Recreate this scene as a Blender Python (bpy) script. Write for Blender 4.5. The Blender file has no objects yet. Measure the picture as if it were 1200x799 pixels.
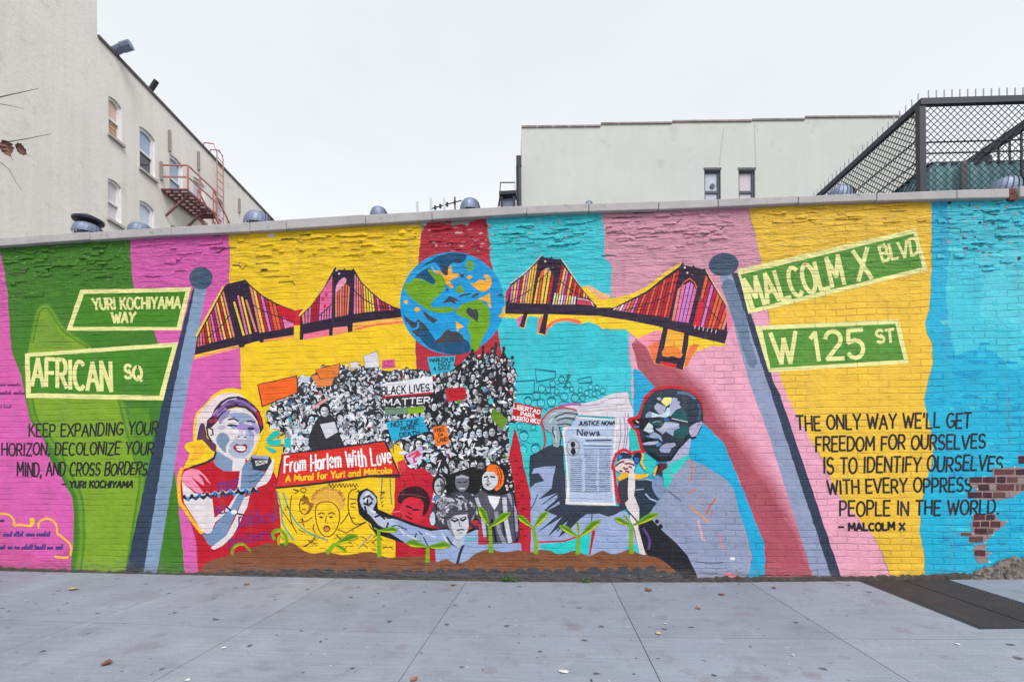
import bpy, bmesh, math, random
from mathutils import Vector, Matrix
from mathutils.geometry import tessellate_polygon

S = bpy.context.scene
COL = S.collection
random.seed(11)
R = math.radians

# ------------------------------------------------------------------ camera
F, PX, PY = 530.0, 600.0, 537.0          # focal length and principal point in pixels of the 1200x799 photo
CAM = Vector((0.0, -4.86, 1.36))
YAW = math.atan(45.0 / F)
ROLL = R(0.5)
c_f = Vector((-math.sin(YAW), math.cos(YAW), 0))
c_r0 = Vector((math.cos(YAW), math.sin(YAW), 0))
c_u0 = Vector((0, 0, 1))
c_r = c_r0 * math.cos(ROLL) - c_u0 * math.sin(ROLL)
c_u = c_u0 * math.cos(ROLL) + c_r0 * math.sin(ROLL)
cd = bpy.data.cameras.new('camera')
cam = bpy.data.objects.new('camera', cd)
COL.objects.link(cam)
cam.matrix_world = Matrix(((c_r.x, c_u.x, -c_f.x, CAM.x), (c_r.y, c_u.y, -c_f.y, CAM.y),
                           (c_r.z, c_u.z, -c_f.z, CAM.z), (0, 0, 0, 1)))
cd.sensor_width = 36.0
cd.sensor_fit = 'HORIZONTAL'
cd.lens = 36.0 * F / 1200.0
cd.shift_x = 0.0
cd.shift_y = (PY - 399.5) / 1200.0
cd.clip_start = 0.05
cd.clip_end = 2000
S.camera = cam

# ------------------------------------------------------------------ light
SUN_EL, SUN_AZ = R(50), R(142)           # azimuth measured clockwise from +Y: behind the camera, to the right
w = bpy.data.worlds.new('World')
S.world = w
w.use_nodes = True
nt = w.node_tree
nt.nodes.clear()
out = nt.nodes.new('ShaderNodeOutputWorld')
bg = nt.nodes.new('ShaderNodeBackground')
sky = nt.nodes.new('ShaderNodeTexSky')
sky.sky_type = 'NISHITA'
sky.sun_disc = False
sky.sun_elevation = SUN_EL
sky.sun_rotation = SUN_AZ
sky.air_density = 1.0
sky.dust_density = 3.0
mixw = nt.nodes.new('ShaderNodeMix')
mixw.data_type = 'RGBA'
tcw = nt.nodes.new('ShaderNodeTexCoord')
spw = nt.nodes.new('ShaderNodeSeparateXYZ')
nt.links.new(tcw.outputs['Generated'], spw.inputs[0])
mrw = nt.nodes.new('ShaderNodeMapRange')          # thin bright overcast, thinner overhead
for i_, v_ in enumerate((0.0, 1.0, 0.94, 0.62)): mrw.inputs[i_ + 1].default_value = v_
nt.links.new(spw.outputs[2], mrw.inputs[0])
nt.links.new(mrw.outputs[0], mixw.inputs[0])
nzw = nt.nodes.new('ShaderNodeTexNoise')          # faint unevenness of the cloud
nzw.inputs['Scale'].default_value = 2.2
nzw.inputs['Detail'].default_value = 5
stw = nt.nodes.new('ShaderNodeVectorMath'); stw.operation = 'MULTIPLY'; stw.inputs[1].default_value = (1.0, 1.0, 2.6)
nt.links.new(tcw.outputs['Generated'], stw.inputs[0]); nt.links.new(stw.outputs[0], nzw.inputs['Vector'])
cmw = nt.nodes.new('ShaderNodeMix'); cmw.data_type = 'RGBA'
cmw.inputs[6].default_value = (8.4, 8.75, 9.0, 1); cmw.inputs[7].default_value = (9.1, 9.3, 9.4, 1)
rgw = nt.nodes.new('ShaderNodeMapRange')
for i_, v_ in enumerate((0.35, 0.65, 0.0, 1.0)): rgw.inputs[i_ + 1].default_value = v_
nt.links.new(nzw.outputs['Fac'], rgw.inputs[0]); nt.links.new(rgw.outputs[0], cmw.inputs[0])
nt.links.new(cmw.outputs[2], mixw.inputs[7])
nt.links.new(sky.outputs[0], mixw.inputs[6])
nt.links.new(mixw.outputs[2], bg.inputs[0])
bg.inputs[1].default_value = 0.1
nt.links.new(bg.outputs[0], out.inputs[0])
sd = bpy.data.lights.new('sun', 'SUN')
sd.energy = 2.0
sd.angle = R(25)
sd.color = (1.0, 0.965, 0.92)
sun = bpy.data.objects.new('sun', sd)
COL.objects.link(sun)
sdir = Vector((math.sin(SUN_AZ) * math.cos(SUN_EL), math.cos(SUN_AZ) * math.cos(SUN_EL), math.sin(SUN_EL)))
sun.rotation_euler = sdir.to_track_quat('Z', 'Y').to_euler()
S.view_settings.view_transform = 'Standard'
S.view_settings.look = 'None'
S.view_settings.exposure = 0.33
S.view_settings.gamma = 1.0
S.view_settings.use_curve_mapping = False

# ------------------------------------------------------------------ projection helpers
def ray(px, py):
    return c_f + c_r * ((px - PX) / F) + c_u * ((PY - py) / F)
def on_y(px, py, y=0.0):
    d = ray(px, py)
    return CAM + d * ((y - CAM.y) / d.y)
def on_z(px, py, z=0.0):
    d = ray(px, py)
    return CAM + d * ((z - CAM.z) / d.z)
def Z(ox, oy, s, pts):
    return [(ox + x / s, oy + y / s) for x, y in pts]
def lerp(a, b, t):
    return a + (b - a) * t
def interp(pts, x):
    if x <= pts[0][0]:
        return pts[0][1]
    for (x0, y0), (x1, y1) in zip(pts, pts[1:]):
        if x <= x1:
            return y0 + (y1 - y0) * (x - x0) / (x1 - x0)
    return pts[-1][1]

# ------------------------------------------------------------------ objects
def link(name, me, parent=None):
    o = bpy.data.objects.new(name, me)
    COL.objects.link(o)
    if parent:
        o.parent = parent
    return o
def tag(o, label=None, cat=None, group=None, kind=None):
    if label: o['label'] = label
    if cat: o['category'] = cat
    if group: o['group'] = group
    if kind: o['kind'] = kind
    return o
def empty(name, label=None, cat=None, group=None, loc=(0, 0, 0), rz=0):
    o = link(name, None)
    o.location = loc
    o.rotation_euler = (0, 0, rz)
    o.empty_display_size = 0.2
    return tag(o, label, cat, group)

class MB:
    def __init__(s):
        s.v, s.f, s.m, s.mats = [], [], [], []
    def slot(s, mat):
        if mat not in s.mats:
            s.mats.append(mat)
        return s.mats.index(mat)
    def add(s, vs, fs, mat):
        n = len(s.v)
        s.v += [tuple(v) for v in vs]
        k = s.slot(mat)
        for f in fs:
            s.f.append(tuple(n + i for i in f))
            s.m.append(k)
    def hexa(s, b, t, mat):               # 4 bottom corners, 4 top corners
        s.add(list(b) + list(t), [(3, 2, 1, 0), (4, 5, 6, 7), (0, 1, 5, 4), (1, 2, 6, 5), (2, 3, 7, 6), (3, 0, 4, 7)], mat)
    def box(s, a, b, mat):
        (x0, y0, z0), (x1, y1, z1) = a, b
        s.hexa([(x0, y0, z0), (x1, y0, z0), (x1, y1, z0), (x0, y1, z0)],
               [(x0, y0, z1), (x1, y0, z1), (x1, y1, z1), (x0, y1, z1)], mat)
    def bar(s, p, q, wx, wy, mat, up=(0, 0, 1)):
        p, q = Vector(p), Vector(q)
        d = (q - p).normalized()
        u = Vector(up)
        if abs(d.dot(u)) > 0.98:
            u = Vector((0, 1, 0)) if abs(d.y) < 0.9 else Vector((1, 0, 0))
        a = d.cross(u).normalized() * wx / 2
        b = a.cross(d).normalized() * wy / 2
        r = [-a - b, a - b, a + b, -a + b]
        s.hexa([p + k for k in r], [q + k for k in r], mat)
    def tube(s, pts, rad, mat, n=8):
        pts = [Vector(p) for p in pts]
        vs, fs = [], []
        for i, p in enumerate(pts):
            d = (pts[min(i + 1, len(pts) - 1)] - pts[max(i - 1, 0)]).normalized()
            u = Vector((0, 0, 1)) if abs(d.z) < 0.9 else Vector((0, 1, 0))
            a = d.cross(u).normalized()
            b = a.cross(d)
            r = rad[i] if isinstance(rad, (list, tuple)) else rad
            for k in range(n):
                t = 2 * math.pi * k / n
                vs.append(p + (a * math.cos(t) + b * math.sin(t)) * r)
        for i in range(len(pts) - 1):
            for k in range(n):
                fs.append((i * n + k, i * n + (k + 1) % n, (i + 1) * n + (k + 1) % n, (i + 1) * n + k))
        fs.append(tuple(range(n - 1, -1, -1)))
        fs.append(tuple(range((len(pts) - 1) * n, len(pts) * n)))
        s.add(vs, fs, mat)
    def lathe(s, c, prof, mat, n=24):
        vs, fs = [], []
        for r, z in prof:
            for k in range(n):
                t = 2 * math.pi * k / n
                vs.append((c[0] + r * math.cos(t), c[1] + r * math.sin(t), c[2] + z))
        for i in range(len(prof) - 1):
            for k in range(n):
                fs.append((i * n + k, i * n + (k + 1) % n, (i + 1) * n + (k + 1) % n, (i + 1) * n + k))
        fs.append(tuple(range(n - 1, -1, -1)))
        fs.append(tuple(range((len(prof) - 1) * n, len(prof) * n)))
        s.add(vs, fs, mat)
    def build(s, name, parent=None, smooth=False, bevel=0, fix=True):
        me = bpy.data.meshes.new(name)
        me.from_pydata(s.v, [], s.f)
        for m in s.mats:
            me.materials.append(m)
        me.polygons.foreach_set('material_index', s.m)
        if fix:
            bm = bmesh.new(); bm.from_mesh(me)
            bmesh.ops.recalc_face_normals(bm, faces=bm.faces)
            bm.to_mesh(me); bm.free()
        if smooth:
            me.polygons.foreach_set('use_smooth', [True] * len(me.polygons))
            try: me.set_sharp_from_angle(angle=R(40))
            except Exception: pass
        me.update()
        o = link(name, me, parent)
        if bevel:
            m = o.modifiers.new('bevel', 'BEVEL'); m.width = bevel; m.segments = 2; m.limit_method = 'ANGLE'
        return o

# ------------------------------------------------------------------ materials
def lin(c):
    return tuple(((v / 255) / 12.92 if v / 255 <= 0.04045 else ((v / 255 + 0.055) / 1.055) ** 2.4) for v in c)
ALB = 1.0
def alb(c):
    return tuple(min(0.88, max(0.004, v / ALB)) for v in lin(c)) + (1,)

def N(nt, t, **kw):
    n = nt.nodes.new(t)
    for k, v in kw.items():
        setattr(n, k, v)
    return n

def math_node(nt, op, a, b=None, c=None, clamp=False):
    n = N(nt, 'ShaderNodeMath', operation=op)
    n.use_clamp = clamp
    for i, v in enumerate((a, b, c)):
        if v is None: continue
        if isinstance(v, (int, float)): n.inputs[i].default_value = v
        else: nt.links.new(v, n.inputs[i])
    return n.outputs[0]
def noise(nt, vec, scale, detail=4, rough=0.55):
    n = N(nt, 'ShaderNodeTexNoise')
    n.inputs['Scale'].default_value = scale
    n.inputs['Detail'].default_value = detail
    n.inputs['Roughness'].default_value = rough
    nt.links.new(vec, n.inputs['Vector'])
    return n.outputs['Fac']
def ramp(nt, v, a, b, lo=0.0, hi=1.0):
    n = N(nt, 'ShaderNodeMapRange')
    nt.links.new(v, n.inputs[0])
    for i, x in enumerate((a, b, lo, hi)):
        n.inputs[i + 1].default_value = x
    return n.outputs[0]
def mixc(nt, fac, a, b, mode='MIX'):
    n = N(nt, 'ShaderNodeMix', data_type='RGBA', blend_type=mode)
    for i, v in ((0, fac), (6, a), (7, b)):
        if isinstance(v, (int, float)): n.inputs[i].default_value = v
        elif isinstance(v, tuple): n.inputs[i].default_value = v
        else: nt.links.new(v, n.inputs[i])
    return n.outputs[2]

def make_brick_group():
    g = bpy.data.node_groups.new('painted_brick', 'ShaderNodeTree')
    g.interface.new_socket('Color', in_out='INPUT', socket_type='NodeSocketColor')
    g.interface.new_socket('Wear', in_out='INPUT', socket_type='NodeSocketFloat')
    g.interface.new_socket('Color', in_out='OUTPUT', socket_type='NodeSocketColor')
    g.interface.new_socket('Normal', in_out='OUTPUT', socket_type='NodeSocketVector')
    gi, go = N(g, 'NodeGroupInput'), N(g, 'NodeGroupOutput')
    geo = N(g, 'ShaderNodeNewGeometry')
    sep = N(g, 'ShaderNodeSeparateXYZ')
    g.links.new(geo.outputs['Position'], sep.inputs[0])
    flat = N(g, 'ShaderNodeCombineXYZ')
    g.links.new(sep.outputs[0], flat.inputs[0]); g.links.new(sep.outputs[2], flat.inputs[1])
    P = flat.outputs[0]
    # laid courses, wandering a little
    wx = noise(g, P, 1.7, 3); wz = noise(g, P, 2.6, 4)
    cx = math_node(g, 'ADD', sep.outputs[0], math_node(g, 'MULTIPLY', math_node(g, 'SUBTRACT', wx, 0.5), 0.05))
    cz = math_node(g, 'ADD', sep.outputs[2], math_node(g, 'MULTIPLY', math_node(g, 'SUBTRACT', wz, 0.5), 0.045))
    cv = N(g, 'ShaderNodeCombineXYZ')
    g.links.new(cx, cv.inputs[0]); g.links.new(cz, cv.inputs[1])
    br = N(g, 'ShaderNodeTexBrick')
    br.inputs['Color1'].default_value = (0.35, 0.35, 0.35, 1)
    br.inputs['Color2'].default_value = (0.65, 0.65, 0.65, 1)
    br.inputs['Mortar'].default_value = (0.5, 0.5, 0.5, 1)
    br.inputs['Scale'].default_value = 1.0
    br.inputs['Mortar Size'].default_value = 0.0052
    br.inputs['Mortar Smooth'].default_value = 0.55
    br.inputs['Brick Width'].default_value = 0.20
    br.inputs['Row Height'].default_value = 0.066
    g.links.new(cv.outputs[0], br.inputs['Vector'])
    # bed joints show everywhere, cross joints only where the paint is thin
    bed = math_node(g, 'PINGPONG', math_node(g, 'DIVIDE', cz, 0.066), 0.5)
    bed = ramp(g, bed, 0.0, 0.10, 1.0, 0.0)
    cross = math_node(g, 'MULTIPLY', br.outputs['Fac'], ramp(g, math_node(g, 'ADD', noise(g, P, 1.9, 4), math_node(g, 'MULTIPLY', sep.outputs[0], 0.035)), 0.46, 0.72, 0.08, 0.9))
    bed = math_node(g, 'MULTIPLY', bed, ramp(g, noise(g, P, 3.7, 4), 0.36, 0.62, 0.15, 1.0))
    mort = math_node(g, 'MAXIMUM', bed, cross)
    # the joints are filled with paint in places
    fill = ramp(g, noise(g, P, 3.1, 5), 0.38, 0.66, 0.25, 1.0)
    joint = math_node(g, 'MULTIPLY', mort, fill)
    hi = ramp(g, math_node(g, 'ADD', sep.outputs[2], math_node(g, 'MULTIPLY', noise(g, P, 1.3, 3), 0.9)), 3.35, 4.1)
    lo = ramp(g, math_node(g, 'ADD', sep.outputs[2], math_node(g, 'MULTIPLY', noise(g, P, 4.0, 4), 0.30)), 0.42, 0.13)
    rough = math_node(g, 'MAXIMUM', hi, lo)
    sv = N(g, 'ShaderNodeVectorMath', operation='MULTIPLY')
    sv.inputs[1].default_value = (3.2, 12.0, 1.0)
    g.links.new(P, sv.inputs[0])
    lumps = noise(g, sv.outputs[0], 1.6, 6, 0.62)
    fine = noise(g, P, 60, 4)
    each = N(g, 'ShaderNodeSeparateColor'); g.links.new(br.outputs['Color'], each.inputs[0])
    h = math_node(g, 'MULTIPLY', joint, -1.0)
    h = math_node(g, 'ADD', h, math_node(g, 'MULTIPLY', each.outputs[0], 0.7))
    h = math_node(g, 'ADD', h, math_node(g, 'MULTIPLY', fine, 0.30))
    h = math_node(g, 'ADD', h, math_node(g, 'MULTIPLY', math_node(g, 'MULTIPLY', lumps, rough), 5.0))
    h = math_node(g, 'ADD', h, math_node(g, 'MULTIPLY', noise(g, P, 9, 3), 1.3))
    bump = N(g, 'ShaderNodeBump')
    bump.inputs['Strength'].default_value = 1.0
    bump.inputs['Distance'].default_value = 0.010
    g.links.new(h, bump.inputs['Height'])
    # paint coats: roller-thick and thin areas, crevice shade painted into the joint colour, chips
    tone = ramp(g, noise(g, P, 5.5, 6, 0.6), 0.3, 0.7, 0.90, 1.11)
    tone = math_node(g, 'MULTIPLY', tone, ramp(g, each.outputs[0], 0.35, 0.65, 0.985, 1.015))
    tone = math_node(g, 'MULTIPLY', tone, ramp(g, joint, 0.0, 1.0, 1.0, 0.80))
    dirt = ramp(g, math_node(g, 'ADD', sep.outputs[2], math_node(g, 'MULTIPLY', noise(g, P, 7, 5), 0.25)), 0.08, 0.36, 0.5, 0.0)
    streak = N(g, 'ShaderNodeVectorMath', operation='MULTIPLY'); streak.inputs[1].default_value = (9.0, 0.7, 1.0)
    g.links.new(P, streak.inputs[0])
    dirt = math_node(g, 'ADD', dirt, ramp(g, noise(g, streak.outputs[0], 1.0, 5), 0.56, 0.8, 0.0, 0.22), clamp=True)
    bw = N(g, 'ShaderNodeVectorMath', operation='SCALE')
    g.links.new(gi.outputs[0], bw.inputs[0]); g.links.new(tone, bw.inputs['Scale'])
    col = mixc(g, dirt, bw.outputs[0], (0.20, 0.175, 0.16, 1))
    chipn = noise(g, sv.outputs[0], 4.5, 5, 0.65)
    chip = ramp(g, math_node(g, 'ADD', chipn, math_node(g, 'MULTIPLY', rough, 0.085)), 0.705, 0.725)
    chip = math_node(g, 'MULTIPLY', chip, gi.outputs[1])
    chipc = mixc(g, ramp(g, noise(g, P, 14, 2), 0.4, 0.6), (0.52, 0.49, 0.47, 1), (0.23, 0.15, 0.13, 1))
    col = mixc(g, chip, col, chipc)
    g.links.new(col, go.inputs[0])
    g.links.new(bump.outputs[0], go.inputs[1])
    return g
BRICK = make_brick_group()
_paint = {}
def paint(c, wear=1.0):
    key = (tuple(int(v) for v in c), wear)
    if key in _paint:
        return _paint[key]
    m = bpy.data.materials.new('wall_paint_%02x%02x%02x' % key[0])
    m.use_nodes = True
    nt = m.node_tree
    b = nt.nodes['Principled BSDF']
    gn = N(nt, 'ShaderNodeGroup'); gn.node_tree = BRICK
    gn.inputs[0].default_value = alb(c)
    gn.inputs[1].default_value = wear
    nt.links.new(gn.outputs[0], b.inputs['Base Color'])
    nt.links.new(gn.outputs[1], b.inputs['Normal'])
    b.inputs['Roughness'].default_value = 0.62
    b.inputs['Specular IOR Level'].default_value = 0.3
    _paint[key] = m
    return m

def mat(name, c, rough=0.7, var=0.12, scale=6, bump=0.0, bscale=40, metal=0, spec=0.4, streaks=0.0, dirt=None, coord='pos', alpha=None):
    m = bpy.data.materials.new(name)
    m.use_nodes = True
    nt = m.node_tree
    b = nt.nodes['Principled BSDF']
    if coord == 'pos':
        P = N(nt, 'ShaderNodeNewGeometry').outputs['Position']
    else:
        P = N(nt, 'ShaderNodeTexCoord').outputs['Object']
    t = ramp(nt, noise(nt, P, scale, 6, 0.6), 0.28, 0.72, 1 - var, 1 + var)
    if streaks:
        v = N(nt, 'ShaderNodeVectorMath', operation='MULTIPLY'); v.inputs[1].default_value = (3.0, 3.0, 0.18)
        nt.links.new(P, v.inputs[0])
        t = math_node(nt, 'MULTIPLY', t, ramp(nt, noise(nt, v.outputs[0], 1.2, 6), 0.45, 0.75, 1.0, 1 - streaks))
    sc = N(nt, 'ShaderNodeVectorMath', operation='SCALE')
    sc.inputs[0].default_value = alb(c)[:3]
    nt.links.new(t, sc.inputs['Scale'])
    col = sc.outputs[0]
    if dirt:
        col = mixc(nt, ramp(nt, noise(nt, P, scale * 2.3, 6, 0.65), dirt[1], dirt[1] + 0.12, 0, dirt[2]), col, alb(dirt[0]))
    nt.links.new(col, b.inputs['Base Color'])
    if bump:
        bn = N(nt, 'ShaderNodeBump')
        bn.inputs['Distance'].default_value = bump
        nt.links.new(noise(nt, P, bscale, 5), bn.inputs['Height'])
        nt.links.new(bn.outputs[0], b.inputs['Normal'])
    b.inputs['Roughness'].default_value = rough
    b.inputs['Metallic'].default_value = metal
    b.inputs['Specular IOR Level'].default_value = spec
    return m
# ------------------------------------------------------------------ wall line, pavement line
BASE = [(-260, 659), (0, 667.5), (147, 670.7), (267, 673.3), (400, 676), (500, 678.5), (600, 680), (700, 680.7), (800, 680.7), (900, 680.2), (1000, 679.3), (1100, 677.5), (1200, 676.5), (1460, 673)]
CTOP = [(-260, 297), (0, 279.4), (105, 272), (160, 268.5), (290, 260.3), (480, 248), (580, 243), (660, 239.5), (770, 235.5), (850, 232.5), (900, 230.4), (960, 228.6), (1025, 226), (1100, 223.5), (1175, 220.5), (1200, 219.5), (1460, 209)]
CBOT = [(-260, 308), (0, 288.7), (105, 281.3), (160, 277.5), (319, 269.8), (480, 258.8), (580, 253), (660, 248.8), (770, 245.3), (850, 242), (900, 239.6), (960, 237), (1025, 235), (1100, 233.5), (1182, 231), (1200, 230.5), (1460, 221)]
def curve3(pts, y=0.0):
    return [(on_y(px, py, y).x, on_y(px, py, y).z) for px, py in pts]
G_PTS = curve3(BASE)
XS = [on_y(px, 500).x for px in (-260, 1460)]
def zg(x):                                 # the pavement dips a little along the wall
    return interp(G_PTS, x)
def ground(px, py, dz=0.0):
    z = 0.0
    for _ in range(6):
        p = on_z(px, py, z)
        z = zg(p.x) + dz
    return Vector((p.x, p.y, z))

# ------------------------------------------------------------------ ground
M_conc = mat('pavement_concrete', (142, 149, 163), rough=0.85, var=0.12, scale=1.3, bump=0.0025, bscale=90, spec=0.25,
             dirt=((112, 106, 108), 0.57, 0.4))
def concrete_detail(m, tone=1.0):
    nt = m.node_tree
    b = nt.nodes['Principled BSDF']
    src = b.inputs['Base Color'].links[0].from_socket
    P = N(nt, 'ShaderNodeNewGeometry').outputs['Position']
    # trowel grain along the slabs, gum spots, small pale scuffs
    st = N(nt, 'ShaderNodeVectorMath', operation='MULTIPLY'); st.inputs[1].default_value = (1.0, 14.0, 1.0)
    nt.links.new(P, st.inputs[0])
    grain = ramp(nt, noise(nt, st.outputs[0], 2.5, 7, 0.7), 0.25, 0.75, 0.84, 1.13)
    fine = ramp(nt, noise(nt, P, 110, 4, 0.85), 0.3, 0.7, 0.80, 1.18)
    s = N(nt, 'ShaderNodeVectorMath', operation='SCALE')
    nt.links.new(src, s.inputs[0]); nt.links.new(math_node(nt, 'MULTIPLY', grain, fine), s.inputs['Scale'])
    col = s.outputs[0]
    for scale, rad, thr, c, k in ((2.6, 0.042, 0.5, (56, 56, 64), 0.9), (5.0, 0.05, 0.6, (74, 74, 82), 0.8), (1.7, 0.034, 0.35, (62, 58, 64), 0.85), (8.0, 0.06, 0.82, (190, 192, 196), 0.6), (3.1, 0.20, 0.62, (116, 98, 98), 0.28)):
        vo = N(nt, 'ShaderNodeTexVoronoi', voronoi_dimensions='2D'); vo.inputs['Scale'].default_value = scale
        wv = N(nt, 'ShaderNodeVectorMath', operation='ADD')
        nz = N(nt, 'ShaderNodeTexNoise'); nz.inputs['Scale'].default_value = 25
        nt.links.new(P, nz.inputs['Vector'])
        scn = N(nt, 'ShaderNodeVectorMath', operation='SCALE'); scn.inputs['Scale'].default_value = 0.05
        nt.links.new(nz.outputs['Color'], scn.inputs[0])
        nt.links.new(P, wv.inputs[0]); nt.links.new(scn.outputs[0], wv.inputs[1])
        nt.links.new(wv.outputs[0], vo.inputs['Vector'])
        sc = N(nt, 'ShaderNodeSeparateColor'); nt.links.new(vo.outputs['Color'], sc.inputs[0])
        on = math_node(nt, 'GREATER_THAN', sc.outputs[0], thr)
        size = math_node(nt, 'MULTIPLY', sc.outputs[1], rad)
        dot = ramp(nt, math_node(nt, 'SUBTRACT', vo.outputs['Distance'], size), 0.0, 0.02, 1, 0)
        f = math_node(nt, 'MULTIPLY', math_node(nt, 'MULTIPLY', on, dot), k)
        col = mixc(nt, f, col, alb(c))
    col = mixc(nt, ramp(nt, noise(nt, P, 5.5, 8, 0.72), 0.56, 0.72, 0, 0.42), col, alb((112, 112, 122)))
    col = mixc(nt, ramp(nt, noise(nt, P, 3.1, 8, 0.7), 0.40, 0.28, 0, 0.38), col, alb((176, 180, 190)))
    # worn darker traffic patches
    col = mixc(nt, ramp(nt, noise(nt, P, 0.7, 5), 0.45, 0.75, 0, 0.42), col, alb((118, 122, 132)))
    slab_tone = N(nt, 'ShaderNodeVectorMath', operation='SCALE'); nt.links.new(col, slab_tone.inputs[0]); slab_tone.inputs['Scale'].default_value = tone
    nt.links.new(slab_tone.outputs[0], b.inputs['Base Color'])
M_slabs = [M_conc]
for k_ in (1, 2):                          # slabs poured and patched at different times
    M_slabs.append(mat('pavement_concrete', (142, 149, 163), rough=0.85, var=0.12, scale=1.3, bump=0.0025, bscale=90, spec=0.25, dirt=((112, 106, 108), 0.57, 0.4)))
for m_, t_ in zip(M_slabs, (1.0, 0.93, 1.06)): concrete_detail(m_, t_)
M_joint = mat('joint_dirt', (96, 98, 104), rough=0.95, var=0.2, scale=12)
M_road = mat('asphalt', (70, 70, 72), rough=0.9, var=0.15, scale=3, bump=0.004, bscale=120)
M_kerb = mat('kerb_stone', (136, 140, 148), rough=0.85, var=0.1, scale=8, bump=0.002)

mb = MB()
mb.add([(-400, -400, -0.32), (400, -400, -0.32), (400, 400, -0.32), (-400, 400, -0.32)], [(0, 1, 2, 3)], M_road)
tag(mb.build('ground'), kind='structure')

# joints square to the wall, found where the photo shows them meeting it
jx = [on_y(px, interp(BASE, px)).x for px in (258, 397, 548, 716, 876)]
step_l = jx[1] - jx[0]
JX = [jx[0] - step_l * k for k in range(6, 0, -1)] + jx + [jx[-1] + 1.62 * k for k in range(1, 6)]
yj = ground(660, 745).y
JY = [-0.02, yj, yj * 2.05, yj * 3.1, yj * 4.2, yj * 5.2]
HATCH = None
hl = on_y(1003, interp(BASE, 1003)).x
hr = on_y(1106, interp(BASE, 1106)).x
hy = ground(1132, 737).y
mb = MB()
gap = 0.003
slab_r = random.Random(5)
def slab(x0, x1, y0, y1):
    n = 6
    vs, fs = [], []
    for i in range(n + 1):
        x = lerp(x0, x1, i / n)
        vs += [(x, y0, zg(x)), (x, y1, zg(x)), (x, y0, zg(x) - 0.03), (x, y1, zg(x) - 0.03)]
    for i in range(n):
        a, b = 4 * i, 4 * i + 4
        fs += [(a, b, b + 1, a + 1), (a + 2, a, a + 1, a + 3)[:0] or (a, a + 2, b + 2, b), (a + 1, b + 1, b + 3, a + 3)]
    fs += [(0, 1, 3, 2), (4 * n, 4 * n + 2, 4 * n + 3, 4 * n + 1)]
    mb.add(vs, fs, slab_r.choice(M_slabs))
for x0, x1 in zip(JX, JX[1:]):
    for k, (y1, y0) in enumerate(zip(JY, JY[1:])):
        a, b, c, d = x0 + gap, x1 - gap, y0 + gap, y1 - gap
        if k == 0 and b > hl and a < hr:     # the cellar hatch is let into this slab
            if hl - a > 0.02: slab(a, hl, c, d)
            if b - hr > 0.02: slab(hr, b, c, d)
            slab(max(a, hl), min(b, hr), c, hy)
        elif k == 1 or k == 0 or True:
            slab(a, b, c, d)
o = tag(mb.build('pavement'), kind='structure')
mb = MB()                                  # dirt bed seen in the joints
n = 60
for i in range(n):
    x0, x1 = lerp(XS[0], XS[1], i / n), lerp(XS[0], XS[1], (i + 1) / n)
    mb.add([(x0, JY[-1] - 0.2, zg(x0) - 0.007), (x1, JY[-1] - 0.2, zg(x1) - 0.007), (x1, 0.1, zg(x1) - 0.007), (x0, 0.1, zg(x0) - 0.007)], [(0, 1, 2, 3)], M_joint)
tag(mb.build('pavement_bed', fix=False), kind='structure')
mb = MB()
for i in range(16):
    x0, x1 = lerp(XS[0], XS[1], i / 16), lerp(XS[0], XS[1], (i + 1) / 16)
    mb.box((x0 + .004, JY[-1] - 0.17, -0.31), (x1 - .004, JY[-1], zg((x0 + x1) / 2)), M_kerb)
tag(mb.build('kerb', bevel=0.015), kind='structure')

# ------------------------------------------------------------------ wall body and coping
wall = empty('brick_wall', 'long brick wall covered by a colourful painted mural, under a pale coping', 'wall')
M_old = paint((158, 147, 140), 1.0)
M_brickbody = M_old
mb = MB()
TB = curve3(CBOT)
xs = [lerp(XS[0], XS[1], i / 40) for i in range(41)]
for x0, x1 in zip(xs, xs[1:]):
    z0, z1 = interp(TB, x0), interp(TB, x1)
    mb.add([(x0, 0, -0.3), (x1, 0, -0.3), (x1, 0, z1), (x0, 0, z0)], [(0, 1, 2, 3)], M_old)
    mb.add([(x0, 0.32, -0.3), (x1, 0.32, -0.3), (x1, 0.32, z1), (x0, 0.32, z0)], [(3, 2, 1, 0)], M_old)
    mb.add([(x0, 0, z0), (x1, 0, z1), (x1, 0.32, z1), (x0, 0.32, z0)], [(0, 1, 2, 3)], M_old)
for x in (xs[0], xs[-1]):
    z = interp(TB, x)
    mb.add([(x, 0, -0.3), (x, 0.32, -0.3), (x, 0.32, z), (x, 0, z)], [(0, 1, 2, 3)], M_old)
mb.build('brickwork', wall, fix=False)
M_cop = mat('coping_concrete', (176, 172, 172), rough=0.85, var=0.12, scale=5, bump=0.004, bscale=30, dirt=((110, 104, 104), 0.60, 0.6))
YC = -0.055
CT = curve3(CTOP, YC)
CB = curve3(CBOT, YC)
cj = [-260, -150, -40, 105, 200, 292, 335, 428, 506, 617, 690, 772, 842, 936, 1028, 1122, 1184]
cx = [on_y(p, 250, YC).x for p in cj]
for i, (x0, x1) in enumerate(zip(cx, cx[1:])):
    mb = MB()
    r = random.Random(i)
    a, b = x0 + 0.003, x1 - 0.003
    ja, jb = r.uniform(-.004, .004), r.uniform(-.004, .004)
    yf = YC + r.uniform(-.006, .006)
    lo = [(a, yf, interp(CB, a) + ja), (b, yf, interp(CB, b) + jb), (b, 0.37, interp(CB, b) + jb), (a, 0.37, interp(CB, a) + ja)]
    hi = [(a, yf, interp(CT, a) + ja), (b, yf, interp(CT, b) + jb), (b, 0.37, interp(CT, b) + jb + .01), (a, 0.37, interp(CT, a) + ja + .01)]
    mb.hexa(lo, hi, M_cop)
    mb.build('coping_stone', wall, bevel=0.008)
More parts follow.
